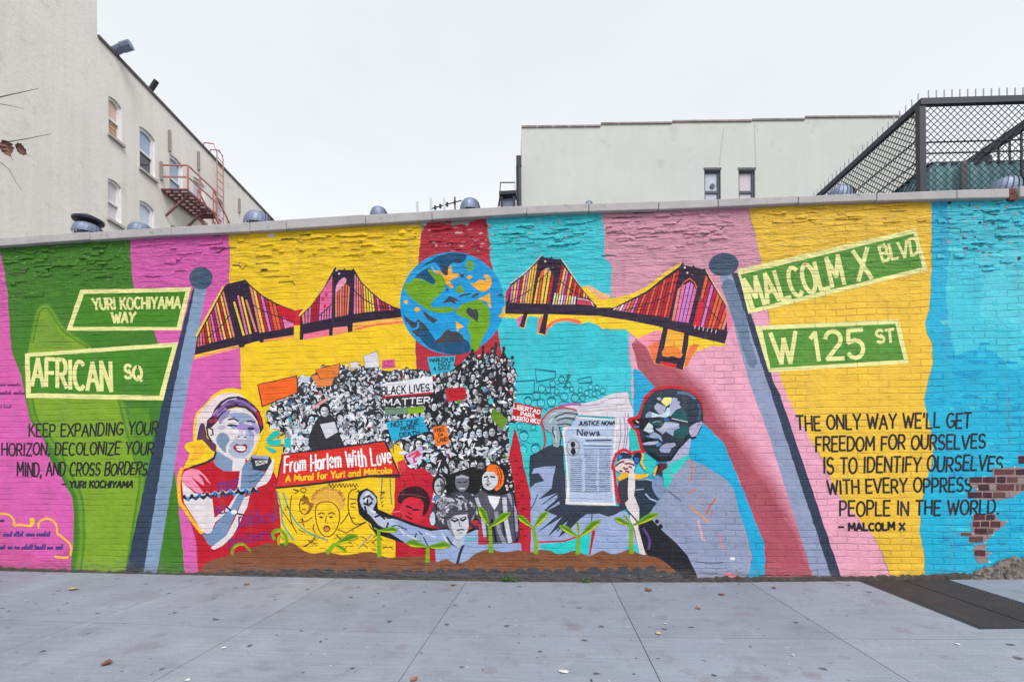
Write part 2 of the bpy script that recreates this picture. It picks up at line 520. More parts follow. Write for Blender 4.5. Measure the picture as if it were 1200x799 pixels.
# broken stretch at the right end: bare brick, then the next stones
M_red = mat('bare_brick', (112, 62, 60), rough=0.9, var=0.25, scale=20, bump=0.004)
xb0, xb1 = on_y(1185, 225, YC).x, on_y(1195, 225, YC).x
mb = MB()
zb, zt = interp(CB, xb0), interp(CT, xb0)
mb.box((xb0, YC + 0.02, zb - .02), (xb1, 0.3, (zb + zt) / 2 - .004), M_red)
mb.box((xb0 + .012, YC + 0.035, (zb + zt) / 2 + .004), (xb1 - .01, 0.3, zt + .015), M_red)
mb.build('bare_brick', wall, bevel=0.006)
a, b = xb1 + .004, XS[1]
mb = MB()
mb.hexa([(a, YC, interp(CB, a)), (b, YC, interp(CB, b)), (b, 0.37, interp(CB, b)), (a, 0.37, interp(CB, a))],
        [(a, YC, interp(CT, a) + .015), (b, YC, interp(CT, b) + .015), (b, 0.37, interp(CT, b) + .02), (a, 0.37, interp(CT, a) + .02)], M_cop)
mb.build('coping_stone', wall, bevel=0.008)

# ------------------------------------------------------------------ painting on the wall
LAID = []                                  # extents of the coats of paint laid so far
STEP = 6e-6
def rough_edges(pts, amp, step=7.0, seed=0):
    r = random.Random(seed)
    o = []
    n = len(pts)
    for i in range(n):
        a, b = pts[i], pts[(i + 1) % n]
        L = math.hypot(b[0] - a[0], b[1] - a[1])
        k = max(1, int(L / step))
        for j in range(k):
            t = j / k
            o.append((lerp(a[0], b[0], t) + r.uniform(-amp, amp), lerp(a[1], b[1], t) + r.uniform(-amp, amp) * .6))
    return o
def catmull(pts, closed=True, k=4):
    n = len(pts)
    o = []
    for i in range(n if closed else n - 1):
        g = lambda j: pts[j % n] if closed else pts[max(0, min(n - 1, j))]
        p0, p1, p2, p3 = g(i - 1), g(i), g(i + 1), g(i + 2)
        for s in range(k):
            t = s / k
            o.append(tuple(0.5 * (2 * p1[d] + (p2[d] - p0[d]) * t + (2 * p0[d] - 5 * p1[d] + 4 * p2[d] - p3[d]) * t * t + (3 * p1[d] - p0[d] - 3 * p2[d] + p3[d]) * t ** 3) for d in (0, 1)))
    if not closed:
        o.append(pts[-1])
    return o
class Paint(MB):
    """one painted motif: flat coats of paint on the brick face, later coats over earlier ones"""
    def __init__(s, name, parent=None, wear=1.0, cycle=0):
        MB.__init__(s)
        s.name, s.parent, s.wear, s.cycle = name, parent or wall, wear, cycle
        s.base = 0.0012; s.n = 0
    def lift(s):
        s.n += 1
        k = s.n % s.cycle if s.cycle else s.n
        return -(s.base + k * STEP)
    def level(s):                          # restart cycling from here, above all that was laid so far
        s.base += STEP * ((min(s.n, s.cycle) if s.cycle else s.n) + 1); s.n = 0
    def flat(s, pts, c, y):
        w = [on_y(px, py, y) for px, py in pts]
        tris = tessellate_polygon([w])
        fs = []
        for t in tris:
            a, b, c3 = (w[i] for i in t)
            if (b - a).cross(c3 - a).y > 0: t = (t[0], t[2], t[1])
            fs.append(tuple(t))
        s.add(w, fs, paint(c, s.wear))
    def poly(s, pts, c, smooth=0, jit=0.0):
        if smooth: pts = catmull(pts, True, smooth)
        if jit: pts = rough_edges(pts, jit, 6, len(s.v))
        s.flat(pts, c, s.lift())
        return s
    def ell(s, cx, cy, rx, ry, c, rot=0, n=18):
        ca, sa = math.cos(rot), math.sin(rot)
        s.flat([(cx + rx * math.cos(t) * ca - ry * math.sin(t) * sa, cy + rx * math.cos(t) * sa + ry * math.sin(t) * ca)
                for t in (2 * math.pi * i / n for i in range(n))], c, s.lift())
        return s
    def stroke(s, pts, wd, c, smooth=0, closed=False, y=None):
        if smooth: pts = catmull(pts, closed, smooth)
        if closed: pts = list(pts) + [pts[0]]
        y = y if y is not None else s.lift()
        n = len(pts)
        L, Rr = [], []
        for i in range(n):
            a, b = pts[max(i - 1, 0)], pts[min(i + 1, n - 1)]
            if closed and i in (0, n - 1): a, b = pts[n - 2], pts[1]
            dx, dy = b[0] - a[0], b[1] - a[1]
            l = math.hypot(dx, dy) or 1
            k = 1.0
            if 0 < i < n - 1:
                e = (pts[i][0] - a[0], pts[i][1] - a[1]); le = math.hypot(*e) or 1
                k = 1 / max(0.45, abs((e[0] * dx + e[1] * dy) / (le * l)))
            w_ = (wd(i / (n - 1)) if callable(wd) else wd) / 2 * k
            px_, py_ = pts[i]
            if not closed and i == 0: px_ -= dx / l * w_ * .5; py_ -= dy / l * w_ * .5
            if not closed and i == n - 1: px_ += dx / l * w_ * .5; py_ += dy / l * w_ * .5
            L.append((px_ - dy / l * w_, py_ + dx / l * w_)); Rr.append((px_ + dy / l * w_, py_ - dx / l * w_))
        v = [on_y(*p, y) for p in L] + [on_y(*p, y) for p in Rr]
        s.add(v, [(i, n + i, n + i + 1, i + 1) for i in range(n - 1)], paint(c, s.wear))
        return s
    def bars(s, top, bot, n, cols, fill=0.62, t0=0.0, t1=1.0):
        """slats between an upper and a lower line"""
        def at(line, t):
            ls = [math.hypot(b[0] - a[0], b[1] - a[1]) for a, b in zip(line, line[1:])]
            d = t * sum(ls)
            for (a, b), l in zip(zip(line, line[1:]), ls):
                if d <= l or l == ls[-1] and b == line[-1]:
                    k = min(1, d / l); return (lerp(a[0], b[0], k), lerp(a[1], b[1], k))
                d -= l
            return line[-1]
        for i in range(n):
            a, b = t0 + (t1 - t0) * (i + (1 - fill) / 2) / n, t0 + (t1 - t0) * (i + 1 - (1 - fill) / 2) / n
            s.poly([at(top, a), at(top, b), at(bot, b), at(bot, a)], cols[i % len(cols)])
        return s
    def text(s, t, quad, wd, c, jitter=0.0):
        (tl, tr, brr, bl) = quad
        r = random.Random(len(t))
        adv = [(FONT[ch][0] if ch in FONT else 0.5) for ch in t]
        gap_ = 0.17
        W = sum(adv) + gap_ * (len(t) - 1)
        x = 0.0
        y0 = s.base + (s.n + 1) * STEP
        for i, ch in enumerate(t):
            wch, strokes = FONT.get(ch, (0.5, []))
            oy = r.uniform(-jitter, jitter)
            sc = 1 + r.uniform(-jitter, jitter)
            for j, st in enumerate(strokes):
                pts = []
                for gx, gy in st:
                    u, v = (x + gx * wch) / W, gy * sc + oy
                    T = (lerp(tl[0], tr[0], u), lerp(tl[1], tr[1], u)); B = (lerp(bl[0], brr[0], u), lerp(bl[1], brr[1], u))
                    pts.append((lerp(B[0], T[0], v), lerp(B[1], T[1], v)))
                s.stroke(pts, wd, c, y=-(y0 + (j % 5 + 5 * (i % 2)) * STEP))
            x += wch + gap_
        s.n += 11
        return s
    def done(s, label=None):
        x0, x1 = min(v[0] for v in s.v), max(v[0] for v in s.v); z0, z1 = min(v[2] for v in s.v), max(v[2] for v in s.v)
        end = s.base + STEP * ((min(s.n, s.cycle) if s.cycle else s.n) + 2)
        d = max([e for a, b, c, dd, e in LAID if a < x1 and b > x0 and c < z1 and dd > z0] + [0.0012]) - 0.0012
        s.v = [(x, y - d, z) for x, y, z in s.v]
        LAID.append((x0, x1, z0, z1, end + d))
        o = s.build(s.name, s.parent, fix=False)
        if label: o['label'] = label
        return o

def arc(cx, cy, rx, ry, a0, a1, n=9):
    return [(cx + rx * math.cos(R(lerp(a0, a1, i / (n - 1)))), cy + ry * math.sin(R(lerp(a0, a1, i / (n - 1))))) for i in range(n)]
FONT = {
 'A': (.72, [[(0, 0), (.5, 1)], [(.5, 1), (1, 0)], [(.2, .36), (.8, .36)]]),
 'B': (.62, [[(.05, 0), (.05, 1)], [(.05, 1), (.6, 1)] + arc(.6, .76, .33, .24, 90, -90, 6) + [(.05, .52)], [(.05, .52), (.6, .52)] + arc(.6, .26, .38, .26, 90, -90, 6) + [(.05, 0)]]),
 'C': (.68, [arc(.55, .5, .52, .5, 50, 310, 12)]),
 'D': (.68, [[(.05, 0), (.05, 1)], [(.05, 1), (.4, 1)] + arc(.42, .5, .55, .5, 90, -90, 9) + [(.05, 0)]]),
 'E': (.56, [[(.05, 0), (.05, 1)], [(.05, 1), (1, 1)], [(.05, .52), (.85, .52)], [(.05, 0), (1, 0)]]),
 'F': (.54, [[(.05, 0), (.05, 1)], [(.05, 1), (1, 1)], [(.05, .5), (.85, .5)]]),
 'G': (.70, [arc(.55, .5, .52, .5, 50, 330, 12), [(.55, .45), (1, .45)], [(1, .45), (1, .1)]]),
 'H': (.66, [[(.05, 0), (.05, 1)], [(.95, 0), (.95, 1)], [(.05, .5), (.95, .5)]]),
 'I': (.16, [[(.5, 0), (.5, 1)]]),
 'J': (.5, [[(.9, 1), (.9, .25)] + arc(.5, .25, .4, .25, 0, -160, 6)]),
 'K': (.64, [[(.05, 0), (.05, 1)], [(.95, 1), (.1, .42)], [(.3, .56), (1, 0)]]),
 'L': (.54, [[(.05, 1), (.05, 0)], [(.05, 0), (1, 0)]]),
 'M': (.84, [[(.05, 0), (.08, 1)], [(.08, 1), (.5, .3)], [(.5, .3), (.92, 1)], [(.92, 1), (.95, 0)]]),
 'N': (.68, [[(.05, 0), (.05, 1)], [(.05, 1), (.95, 0)], [(.95, 0), (.95, 1)]]),
 'O': (.72, [arc(.5, .5, .5, .5, 90, 450, 15)]),
 'P': (.60, [[(.05, 0), (.05, 1)], [(.05, 1), (.55, 1)] + arc(.58, .72, .38, .28, 90, -90, 6) + [(.05, .44)]]),
 'Q': (.74, [arc(.5, .5, .5, .5, 90, 450, 15), [(.6, .28), (1, -.05)]]),
 'R': (.62, [[(.05, 0), (.05, 1)], [(.05, 1), (.55, 1)] + arc(.58, .73, .36, .27, 90, -90, 6) + [(.05, .46)], [(.45, .46), (1, 0)]]),
 'S': (.60, [arc(.5, .74, .45, .26, 30, 270, 8) + arc(.5, .25, .48, .25, 90, -150, 8)]),
 'T': (.62, [[(0, 1), (1, 1)], [(.5, 1), (.5, 0)]]),
 'U': (.68, [[(.05, 1), (.05, .35)] + arc(.5, .35, .45, .35, 180, 360, 9) + [(.95, 1)]]),
 'V': (.70, [[(0, 1), (.5, 0)], [(.5, 0), (1, 1)]]),
 'W': (.96, [[(0, 1), (.26, 0)], [(.26, 0), (.5, .8)], [(.5, .8), (.74, 0)], [(.74, 0), (1, 1)]]),
 'X': (.64, [[(0, 0), (1, 1)], [(0, 1), (1, 0)]]),
 'Y': (.66, [[(0, 1), (.5, .48)], [(1, 1), (.5, .48)], [(.5, .5), (.5, 0)]]),
 'Z': (.62, [[(0, 1), (1, 1)], [(1, 1), (0, 0)], [(0, 0), (1, 0)]]),
 '1': (.34, [[(.1, .82), (.6, 1)], [(.6, 1), (.6, 0)]]),
 '2': (.6, [arc(.5, .72, .45, .28, 170, -40, 9) + [(.02, .02)], [(.02, .02), (1, .02)]]),
 '5': (.6, [[(.95, 1), (.15, 1)], [(.15, 1), (.1, .56)], [(.1, .56)] + arc(.48, .32, .48, .32, 115, -150, 10)]),
 '4': (.56, [[(.75, 0), (.75, 1)], [(.75, 1), (.02, .32)], [(.02, .32), (1, .32)]]),
 ',': (.14, [[(.6, .1), (.2, -.18)]]),
 '.': (.14, [[(.5, 0), (.5, .06)]]),
 "'": (.14, [[(.6, 1.02), (.4, .75)]]),
 '!': (.14, [[(.5, 1), (.5, .3)], [(.5, 0), (.5, .06)]]),
 '-': (.62, [[(0, .5), (1, .5)]]),
 ' ': (.30, []),
 'a': (.5, [arc(.45, .3, .45, .3, 0, 360, 12), [(.92, .6), (.95, 0)]]),
 'c': (.46, [arc(.55, .3, .5, .3, 50, 310, 9)]),
 'd': (.5, [arc(.45, .3, .45, .3, 0, 360, 12), [(.92, 1), (.95, 0)]]),
 'e': (.5, [[(.05, .32), (.95, .32)] + arc(.5, .3, .45, .3, 10, 310, 10)]),
 'f': (.36, [arc(.7, .78, .4, .22, 60, 180, 5) + [(.3, 0)], [(0, .55), (.8, .55)]]),
 'h': (.5, [[(.05, 1), (.05, 0)], [(.05, .35)] + arc(.48, .36, .43, .24, 180, 0, 7) + [(.92, 0)]]),
 'i': (.14, [[(.5, .6), (.5, 0)], [(.5, .8), (.5, .88)]]),
 'l': (.14, [[(.5, 1), (.5, 0)]]),
 'm': (.74, [[(.05, .6), (.05, 0)], [(.05, .4)] + arc(.28, .4, .22, .2, 180, 0, 6) + [(.5, 0)], [(.5, .4)] + arc(.73, .4, .22, .2, 180, 0, 6) + [(.95, 0)]]),
 'n': (.5, [[(.05, .6), (.05, 0)], [(.05, .35)] + arc(.48, .36, .43, .24, 180, 0, 7) + [(.92, 0)]]),
 'o': (.5, [arc(.5, .3, .46, .3, 90, 450, 12)]),
 'p': (.5, [[(.05, .6), (.05, -.3)], arc(.52, .3, .44, .3, 180, 540, 12)]),
 'r': (.36, [[(.1, .6), (.1, 0)], [(.1, .35), (.45, .58), (.95, .58)]]),
 's': (.42, [arc(.5, .45, .42, .15, 40, 270, 6) + arc(.5, .15, .45, .15, 90, -140, 6)]),
 't': (.36, [[(.45, .9), (.45, .05), (.9, 0)], [(0, .6), (.95, .6)]]),
 'u': (.5, [[(.05, .6), (.05, .25)] + arc(.48, .25, .43, .25, 180, 360, 7), [(.92, .6), (.95, 0)]]),
 'v': (.46, [[(0, .6), (.5, 0)], [(.5, 0), (1, .6)]]),
 'w': (.66, [[(0, .6), (.26, 0)], [(.26, 0), (.5, .5)], [(.5, .5), (.74, 0)], [(.74, 0), (1, .6)]]),
 'y': (.46, [[(0, .6), (.5, .05)], [(1, .6), (.25, -.3)]]),
}
# ------------------------------------------------------------------ the mural: stripes
def top_of(px): return interp(CBOT, px) - 2.5
def bot_of(px): return interp(BASE, px) + 5
def stripe(left, right, c, jit=0.8, label=None):
    """left / right: border lines from top to bottom"""
    p = Paint('painted_stripe')
    tl, tr = left[0][0], right[0][0]
    n = max(2, int(abs(tr - tl) / 25))
    topline = [(lerp(tl, tr, i / n), top_of(lerp(tl, tr, i / n))) for i in range(n + 1)]
    bl, br_ = left[-1][0], right[-1][0]
    m = max(2, int(abs(br_ - bl) / 40))
    botline = [(lerp(br_, bl, i / m), bot_of(lerp(br_, bl, i / m))) for i in range(m + 1)]
    pts = topline + right[1:-1] + botline + list(reversed(left[1:-1]))
    p.poly(rough_edges(pts, jit, 7, len(label or '')), c)
    return p, pts
PINK, GREEN, LGREEN, YEL, CRIM = (212, 92, 168), (62, 120, 28), (122, 160, 36), (236, 194, 28), (176, 42, 60)
CYAN, DUSTY, LPINK, MAROON, BLUE = (58, 194, 206), (208, 146, 166), (228, 160, 182), (168, 78, 94), (0, 164, 208)
YEL2, BLUE2 = (234, 188, 58), (26, 172, 208)

b_pg = [(-1, 290), (0, 294), (5, 316), (10, 354), (11, 382), (14, 415), (25, 440), (30, 470), (36, 492), (52, 515), (60, 540), (75, 564), (85, 584), (87, 610), (86, 633), (83, 663), (83, 668)]
b_gp = [(152, 280), (154, 310), (157, 337), (170, 370), (180, 388), (186, 402), (192, 440), (198, 500), (204, 543), (208, 580), (213, 630), (217, 670)]
b_py = [(267, 273), (270, 300), (268, 330), (272, 370), (281, 405), (282, 440), (286, 500), (288, 580), (288, 673)]
b_yr = [(495, 258), (493, 280), (490, 310), (489, 360), (487, 405), (488, 440), (490, 520), (466, 560), (464, 600), (463, 678)]
b_rc = [(570, 254), (573, 280), (574, 300), (580, 330), (584, 390), (592, 430), (598, 500), (610, 560), (618, 600), (624, 680)]
b_cd = [(703, 247), (707, 262), (709, 275), (708, 302), (717, 310), (717, 328), (716, 345), (722, 370), (737, 386), (738, 425), (742, 436), (744, 500), (742, 600), (745, 680)]
b_dy = [(877, 241), (879, 256), (886, 278), (893, 310), (897, 340), (905, 400), (910, 430), (917, 450), (930, 480), (945, 507), (963, 537), (981, 576), (1002, 603), (1023, 627), (1034, 648), (1046, 679)]
b_yb = [(1092, 234), (1092, 300), (1091, 341), (1089, 363), (1084, 379), (1086, 391), (1093, 403), (1093, 426), (1087, 450), (1082, 468), (1089, 495), (1094, 519), (1092, 546), (1086, 561), (1079, 594), (1078, 624), (1083, 648), (1084, 678)]
p, _ = stripe([(-255, 300), (-255, 660)], b_pg, PINK, label='a')
p.poly(catmull([(-40, 590), (20, 640), (60, 655), (84, 640), (84, 672), (-60, 668), (-200, 660)], True, 3), (202, 84, 150), jit=1.5)
p.done('bright pink painted stripe at the left end')
p, _ = stripe(b_pg, b_gp, GREEN, label='bb')
p.poly([(45, 362), (58, 360), (75, 385), (105, 405), (140, 460), (150, 500), (160, 535), (168, 560), (160, 610), (149, 674), (90, 672), (95, 640), (95, 610), (92, 580), (78, 553), (66, 528), (50, 505), (38, 485), (33, 450), (30, 420), (37, 385)], LGREEN, jit=1.2)
for k, (w_, c_) in enumerate(((9, (76, 130, 30)), (5, (92, 140, 32)), (2.5, (108, 150, 34)))):
    p.stroke([(30, 430), (38, 485), (50, 505), (66, 528), (78, 553), (92, 580), (95, 610), (95, 640), (91, 668)], w_, c_, smooth=3)
    p.stroke([(37, 400), (45, 364), (58, 361), (75, 386), (103, 405)], w_ * .7, c_, smooth=3)
    p.stroke([(142, 468), (150, 500), (160, 535), (167, 560), (160, 610), (151, 668)], w_, c_, smooth=3)
p.poly([(150, 478), (175, 478), (180, 530), (168, 560), (157, 530)], (86, 140, 32), jit=1.2)
p.poly([(46, 375), (60, 368), (72, 392), (88, 404), (40, 408)], (110, 150, 44), jit=1.5)
p.done('green painted stripe, darker at the top and lighter below')
p, _ = stripe(b_gp, b_py, PINK, label='ccc')
p.done('pink painted stripe behind the painted woman')
p, _ = stripe(b_py, b_yr, YEL, label='dddd')
p.poly([(287, 306), (318, 300), (343, 300), (338, 312), (322, 318), (300, 313)], (240, 200, 40), smooth=2, jit=1)
p.done('yellow painted stripe left of the globe')
red_l = [(494, 268), (496, 262)] + b_yr[1:]
p = Paint('painted_stripe')
p.poly(rough_edges([(494, 272), (497, 265), (508, 261), (520, 262), (530, 265), (541, 263), (549, 264), (552, 260), (560, 257), (570, 254)] + b_rc[1:-1] + [(624, 685), (463, 683)] + list(reversed(b_yr[1:-1])), 0.9, 6, 5), CRIM)
p.done('crimson painted stripe behind the globe')
p, _ = stripe(b_rc, b_cd, CYAN, label='ffffff')
p.poly([(592, 380), (640, 378), (700, 380), (733, 388), (735, 425), (700, 430), (640, 425), (600, 430)], (50, 186, 198), smooth=2, jit=1.5)
p.done('light cyan painted stripe right of the globe')
p, _ = stripe(b_cd, b_dy, DUSTY, label='ggggggg')
p.poly([(738, 395), (800, 405), (850, 380), (895, 340), (905, 400), (917, 450), (945, 507), (981, 576), (1023, 627), (1046, 682), (745, 682), (742, 520), (740, 440)], LPINK, jit=1.0)
edge_r = [(741, 402), (752, 402), (770, 412), (790, 432), (822, 460), (842, 496), (864, 520), (884, 550), (902, 574), (930, 625), (954, 682)]
edge_l = [(893, 682), (896, 638), (879, 596), (863, 554), (847, 518), (824, 495), (767, 454), (748, 432)]
for k in range(7, -1, -1):                # rolled out from maroon to pink in ever thinner coats
    t = k / 7.5
    sh = [(x + 2.6 * k * (0.4 + 0.6 * min(1, max(0, (y - 400) / 160))), y - 1.6 * k * (1 if y < 640 else 0)) for x, y in edge_r]
    p.poly(sh + edge_l, tuple(int(lerp(a_, b_, t ** .8)) for a_, b_ in zip(MAROON, LPINK)), jit=1.0)
p.poly([(742, 432), (749, 433), (767, 454), (824, 495), (847, 518), (863, 554), (879, 596), (896, 638), (896, 682), (780, 682), (742, 600)], BLUE, jit=0.8)
p.done('dusty pink painted stripe with a maroon band and a blue edge')
p, _ = stripe(b_dy, b_yb, YEL2, label='hhhhhhhh')
p.done('golden yellow painted stripe behind the street signs')
p, _ = stripe(b_yb, [(1455, 219), (1455, 670)], BLUE2, label='iiiiiiiii')
p.poly(rough_edges([(1112, 230), (1460, 215), (1460, 430), (1300, 440), (1240, 420), (1190, 430), (1150, 405), (1120, 418), (1108, 360), (1112, 300)], 2.5, 7, 3), (66, 192, 212))
p.poly(rough_edges([(1150, 300), (1210, 290), (1290, 320), (1280, 380), (1200, 390), (1150, 370)], 3, 7, 4), (84, 200, 216))
rr = random.Random(4)
for _ in range(240):                      # rolled strokes of the lighter and darker blue
    x, y = rr.uniform(1096, 1250), rr.uniform(245, 650)
    l, h = rr.uniform(6, 26), rr.uniform(1.5, 3.4)
    up = y < 400
    p.poly([(x, y), (x + l * .5, y - h * .3), (x + l, y + h * .2), (x + l * .9, y + h), (x + l * .2, y + h * 1.2)],
           rr.choice([(70, 198, 214), (58, 186, 212), (88, 204, 216)] if up else [(20, 160, 204), (52, 190, 216), (0, 150, 196)]))
p.done('bright blue painted stripe at the right end')
# left edge jut of the blue and thin green strip

# ------------------------------------------------------------------ street sign poles
p = Paint('painted_signpost')
p.poly([(226, 338), (231, 338), (193 + 10, 460), (167, 676), (146, 676), (193, 460)], (46, 60, 82), jit=.5)
p.poly([(229, 336), (242, 338), (219, 460), (183, 677), (167, 677), (203, 460)], (128, 152, 182), jit=.5)
p.ell(235.5, 326, 13.7, 13.4, (58, 84, 108), n=28)
p.done('grey painted signpost with a round dark cap, leaning right')
p = Paint('painted_signpost')
p.poly([(856, 319), (864, 320), (907, 448), (914, 462), (988, 682), (974, 682), (903, 462), (898, 448)], (46, 58, 80), jit=.5)
p.poly([(843, 321), (857, 319), (899, 448), (904, 462), (976, 682), (955, 682), (900, 507), (878, 448)], (140, 150, 180), jit=.5)
p.poly([(846, 335), (860, 330), (875, 375), (880, 400), (888, 425), (878, 430), (866, 395)], (104, 122, 148), smooth=2, jit=1)
p.ell(848, 310, 17.6, 13.5, (64, 82, 106), rot=-.12, n=28)
p.done('grey painted signpost with an oval dark cap, leaning left')

CREAM, SGREEN = (232, 228, 152), (66, 130, 26)
def sign(outer, inner, lines, label, sc=SGREEN):
    p = Paint('painted_street_sign')
    p.poly(outer, CREAM, jit=.35); p.poly(inner, sc, jit=.35)
    o = p.done(label)
    for t, q, wd in lines:
        l = Paint('lettering', o)
        l.text(t, q, wd, CREAM, .025)
        l.done()
sign([(94, 339.5), (224, 336.7), (212, 386.8), (78, 387.6)], [(98.5, 344.4), (217.5, 341.7), (207, 383), (84.8, 383)],
     [('YURI KOCHIYAMA', [(108, 350), (212, 347.5), (211, 361), (110, 362.5)], 2.6), ('WAY', [(131, 366.5), (159, 366), (157, 377.5), (132, 378)], 2.9)], 'green painted street sign reading YURI KOCHIYAMA WAY')
sign([(29, 414), (208.5, 401), (191, 469), (31, 466)], [(34.5, 418), (202, 406.5), (186.5, 463.5), (36.3, 460.5)],
     [('AFRICAN', [(38, 419), (130, 425), (131, 458), (37.5, 451)], 4.6), ('SQ', [(146, 428), (166, 429), (166, 445), (146, 443)], 3.3)], 'green painted street sign reading AFRICAN SQ')
sign([(864, 316), (1073, 268), (1087, 317), (877, 368)], [(868, 322), (1070, 274), (1081, 313.5), (879.5, 362.5)],
     [('MALCOLM', [(870, 327), (983, 299.5), (990, 332), (881, 360)], 4.8), ('X', [(999.5, 294.5), (1016, 291), (1021, 325), (1006, 328)], 5.0), ('BLVD', [(1029, 289), (1075, 279), (1077, 298), (1034, 306)], 3.4)], 'green painted street sign reading MALCOLM X BLVD', (84, 142, 48))
sign([(885, 382), (1053, 374), (1065, 425.5), (901, 436)], [(893.5, 386.5), (1049, 379.5), (1059, 421.5), (903, 431.5)],
     [('W', [(903, 391), (932, 389), (932, 424), (910, 425)], 5.0), ('125', [(948, 390), (1011, 385.5), (1013, 419), (953, 422)], 4.9), ('ST', [(1026, 388), (1047, 385), (1048, 400), (1028, 402)], 3.2)], 'green painted street sign reading W 125 ST', (84, 142, 48))

# ------------------------------------------------------------------ bridges
DK = (42, 26, 50)
RD, OR_, PK, YB, LV, SL, WH = (188, 20, 44), (226, 92, 44), (218, 112, 160), (238, 196, 60), (210, 120, 196), (226, 128, 112), (226, 214, 214)
p = Paint('painted_bridge')
T1 = lambda pts: Z(225, 310, 7.267, pts)
T2 = lambda pts: Z(345, 305, 8.41, pts)
p.poly(T1([(20, 790), (10, 815), (60, 800), (230, 755), (400, 712), (400, 690), (230, 725)]), (238, 150, 110), jit=.3)
p.poly(T1([(25, 770), (20, 792), (220, 735), (395, 690), (395, 670)]), (246, 196, 40), jit=.3)
p.poly(T1([(600, 640), (868, 600), (868, 622), (610, 662)]), (240, 150, 84), jit=.3)
p.poly(T1([(25, 610), (258, 190), (275, 185), (50, 610)]), (246, 206, 60))
p.poly(T1([(22, 768), (45, 610), (275, 188), (300, 165), (455, 128), (490, 168), (600, 262), (720, 330), (868, 388), (868, 600), (610, 640), (610, 662), (582, 666), (570, 648), (450, 682), (445, 702), (405, 706), (395, 685)]), DK)
p.bars(T1([(48, 630), (272, 215)]), T1([(42, 700), (370, 612)]), 13, [OR_, LV, OR_, RD, YB, OR_, LV, RD, PK, YB, RD, YB, SL], .62)
p.stroke(T1([(140, 620), (235, 540), (330, 420)]), 1.1, DK)
for a, b, c in (((360, 322), (440, 600), YB), ((393, 268), (468, 592), PK), ((425, 280), (498, 585), YB), ((462, 305), (545, 568), SL)):
    a_, b_ = T1([a]), T1([b]); p.stroke([a_[0], b_[0]], 2.4, c)
p.bars(T1([(485, 180), (600, 275), (720, 345), (868, 400)]), T1([(570, 582), (868, 533)]), 11, [SL, YB, RD, LV, RD, OR_, OR_, RD, LV, RD, RD], .74)
p.poly(T1([(745, 350), (868, 395), (868, 488), (800, 465), (765, 440)]), (196, 14, 44))
p.poly(T1([(775, 470), (868, 498), (868, 525), (790, 538)]), (214, 120, 170))
p.stroke(T1([(490, 320), (560, 372), (680, 425), (868, 490)]), 1.1, DK)
p.done('dark painted suspension bridge span with red, pink and yellow slats, left of the other')
p = Paint('painted_bridge')
p.poly(T2([(88, 725), (345, 675), (345, 742), (88, 782)]), (236, 112, 140), jit=.3)
p.poly(T2([(380, 655), (525, 645), (522, 708), (382, 742)]), (240, 140, 124), jit=.3)
p.poly(T2([(570, 615), (1065, 558), (1080, 622), (800, 640), (580, 695)]), (244, 176, 70), jit=.3)
p.stroke(T2([(600, 680), (800, 636), (1070, 606)]), 2.4, (232, 110, 80))
p.poly(T2([(-10, 500), (80, 478), (100, 520), (70, 640), (-10, 640)]), (198, 18, 44))
p.poly(T2([(40, 545), (380, 78), (392, 90), (60, 555)]), (246, 206, 60))
p.poly(T2([(58, 545), (160, 450), (290, 270), (388, 88), (404, 66), (420, 92), (480, 94), (492, 80), (504, 96), (565, 96), (582, 78), (598, 102), (660, 210), (760, 310), (860, 395), (990, 462), (1062, 482), (1062, 560), (800, 590), (575, 620), (572, 700), (527, 712), (522, 650), (380, 662), (376, 742), (343, 744), (342, 680), (90, 728), (86, 782), (52, 782), (56, 640)]), DK)
p.bars(T2([(68, 548), (160, 462), (290, 285), (378, 140)]), T2([(80, 628), (370, 570)]), 11, [SL, PK, PK, RD, RD, RD, LV, PK, PK, PK, PK], .66)
p.poly(T2([(262, 320), (372, 160), (365, 430), (255, 520)]), (226, 100, 150))
for x, y in ((315, 340), (280, 385), (300, 450)): p.ell(*T2([(x, y)])[0], 1.6, 2.4, (196, 30, 80))
p.bars(T2([(400, 330), (470, 250), (510, 230), (550, 270)]), T2([(400, 560), (535, 535)]), 6, [SL, OR_, SL, (200, 110, 90), OR_, SL], .66)
p.poly(T2([(408, 325), (412, 255), (450, 195), (490, 170), (512, 190), (505, 225), (460, 265)]), (228, 150, 176), smooth=2)
p.bars(T2([(590, 130), (660, 225), (760, 325), (860, 408), (985, 470)]), T2([(580, 530), (800, 500), (985, 490)]), 15, [PK, SL, SL, OR_, YB, YB, (240, 214, 60), (240, 214, 60), RD, PK, RD, (150, 60, 60), RD, PK, RD], .64)
p.stroke(T2([(580, 290), (680, 380), (760, 430), (900, 465), (1000, 470)]), 1.2, DK)
p.stroke(T2([(250, 540), (310, 490), (375, 425)]), 1.0, DK)
for x, y in ((415, 98), (440, 132)): p.ell(*T2([(x, y)])[0], 1.2, 1.2, WH)
p.done('dark painted suspension bridge span running into the globe from the left')
T3 = lambda pts: Z(585, 290, 7.608, pts)
p = Paint('painted_bridge')
HY = (246, 200, 36)
p.poly(T3([(30, 540), (60, 590), (989, 600), (989, 700), (930, 732), (880, 692), (800, 662), (720, 682), (600, 655), (500, 672), (440, 725), (412, 782), (338, 768), (360, 622), (270, 612), (250, 620), (228, 722), (166, 708), (160, 632), (20, 622)]), HY, jit=.3)
p.poly(T3([(160, 632), (215, 600), (180, 712), (168, 706)]), (224, 100, 150))
p.poly(T3([(430, 690), (500, 645), (600, 628), (720, 650), (720, 682), (600, 655), (500, 672), (440, 725), (412, 782), (400, 780)]), (232, 110, 70), smooth=2)
p.poly(T3([(350, 640), (390, 600), (370, 762), (340, 766)]), (232, 110, 70))
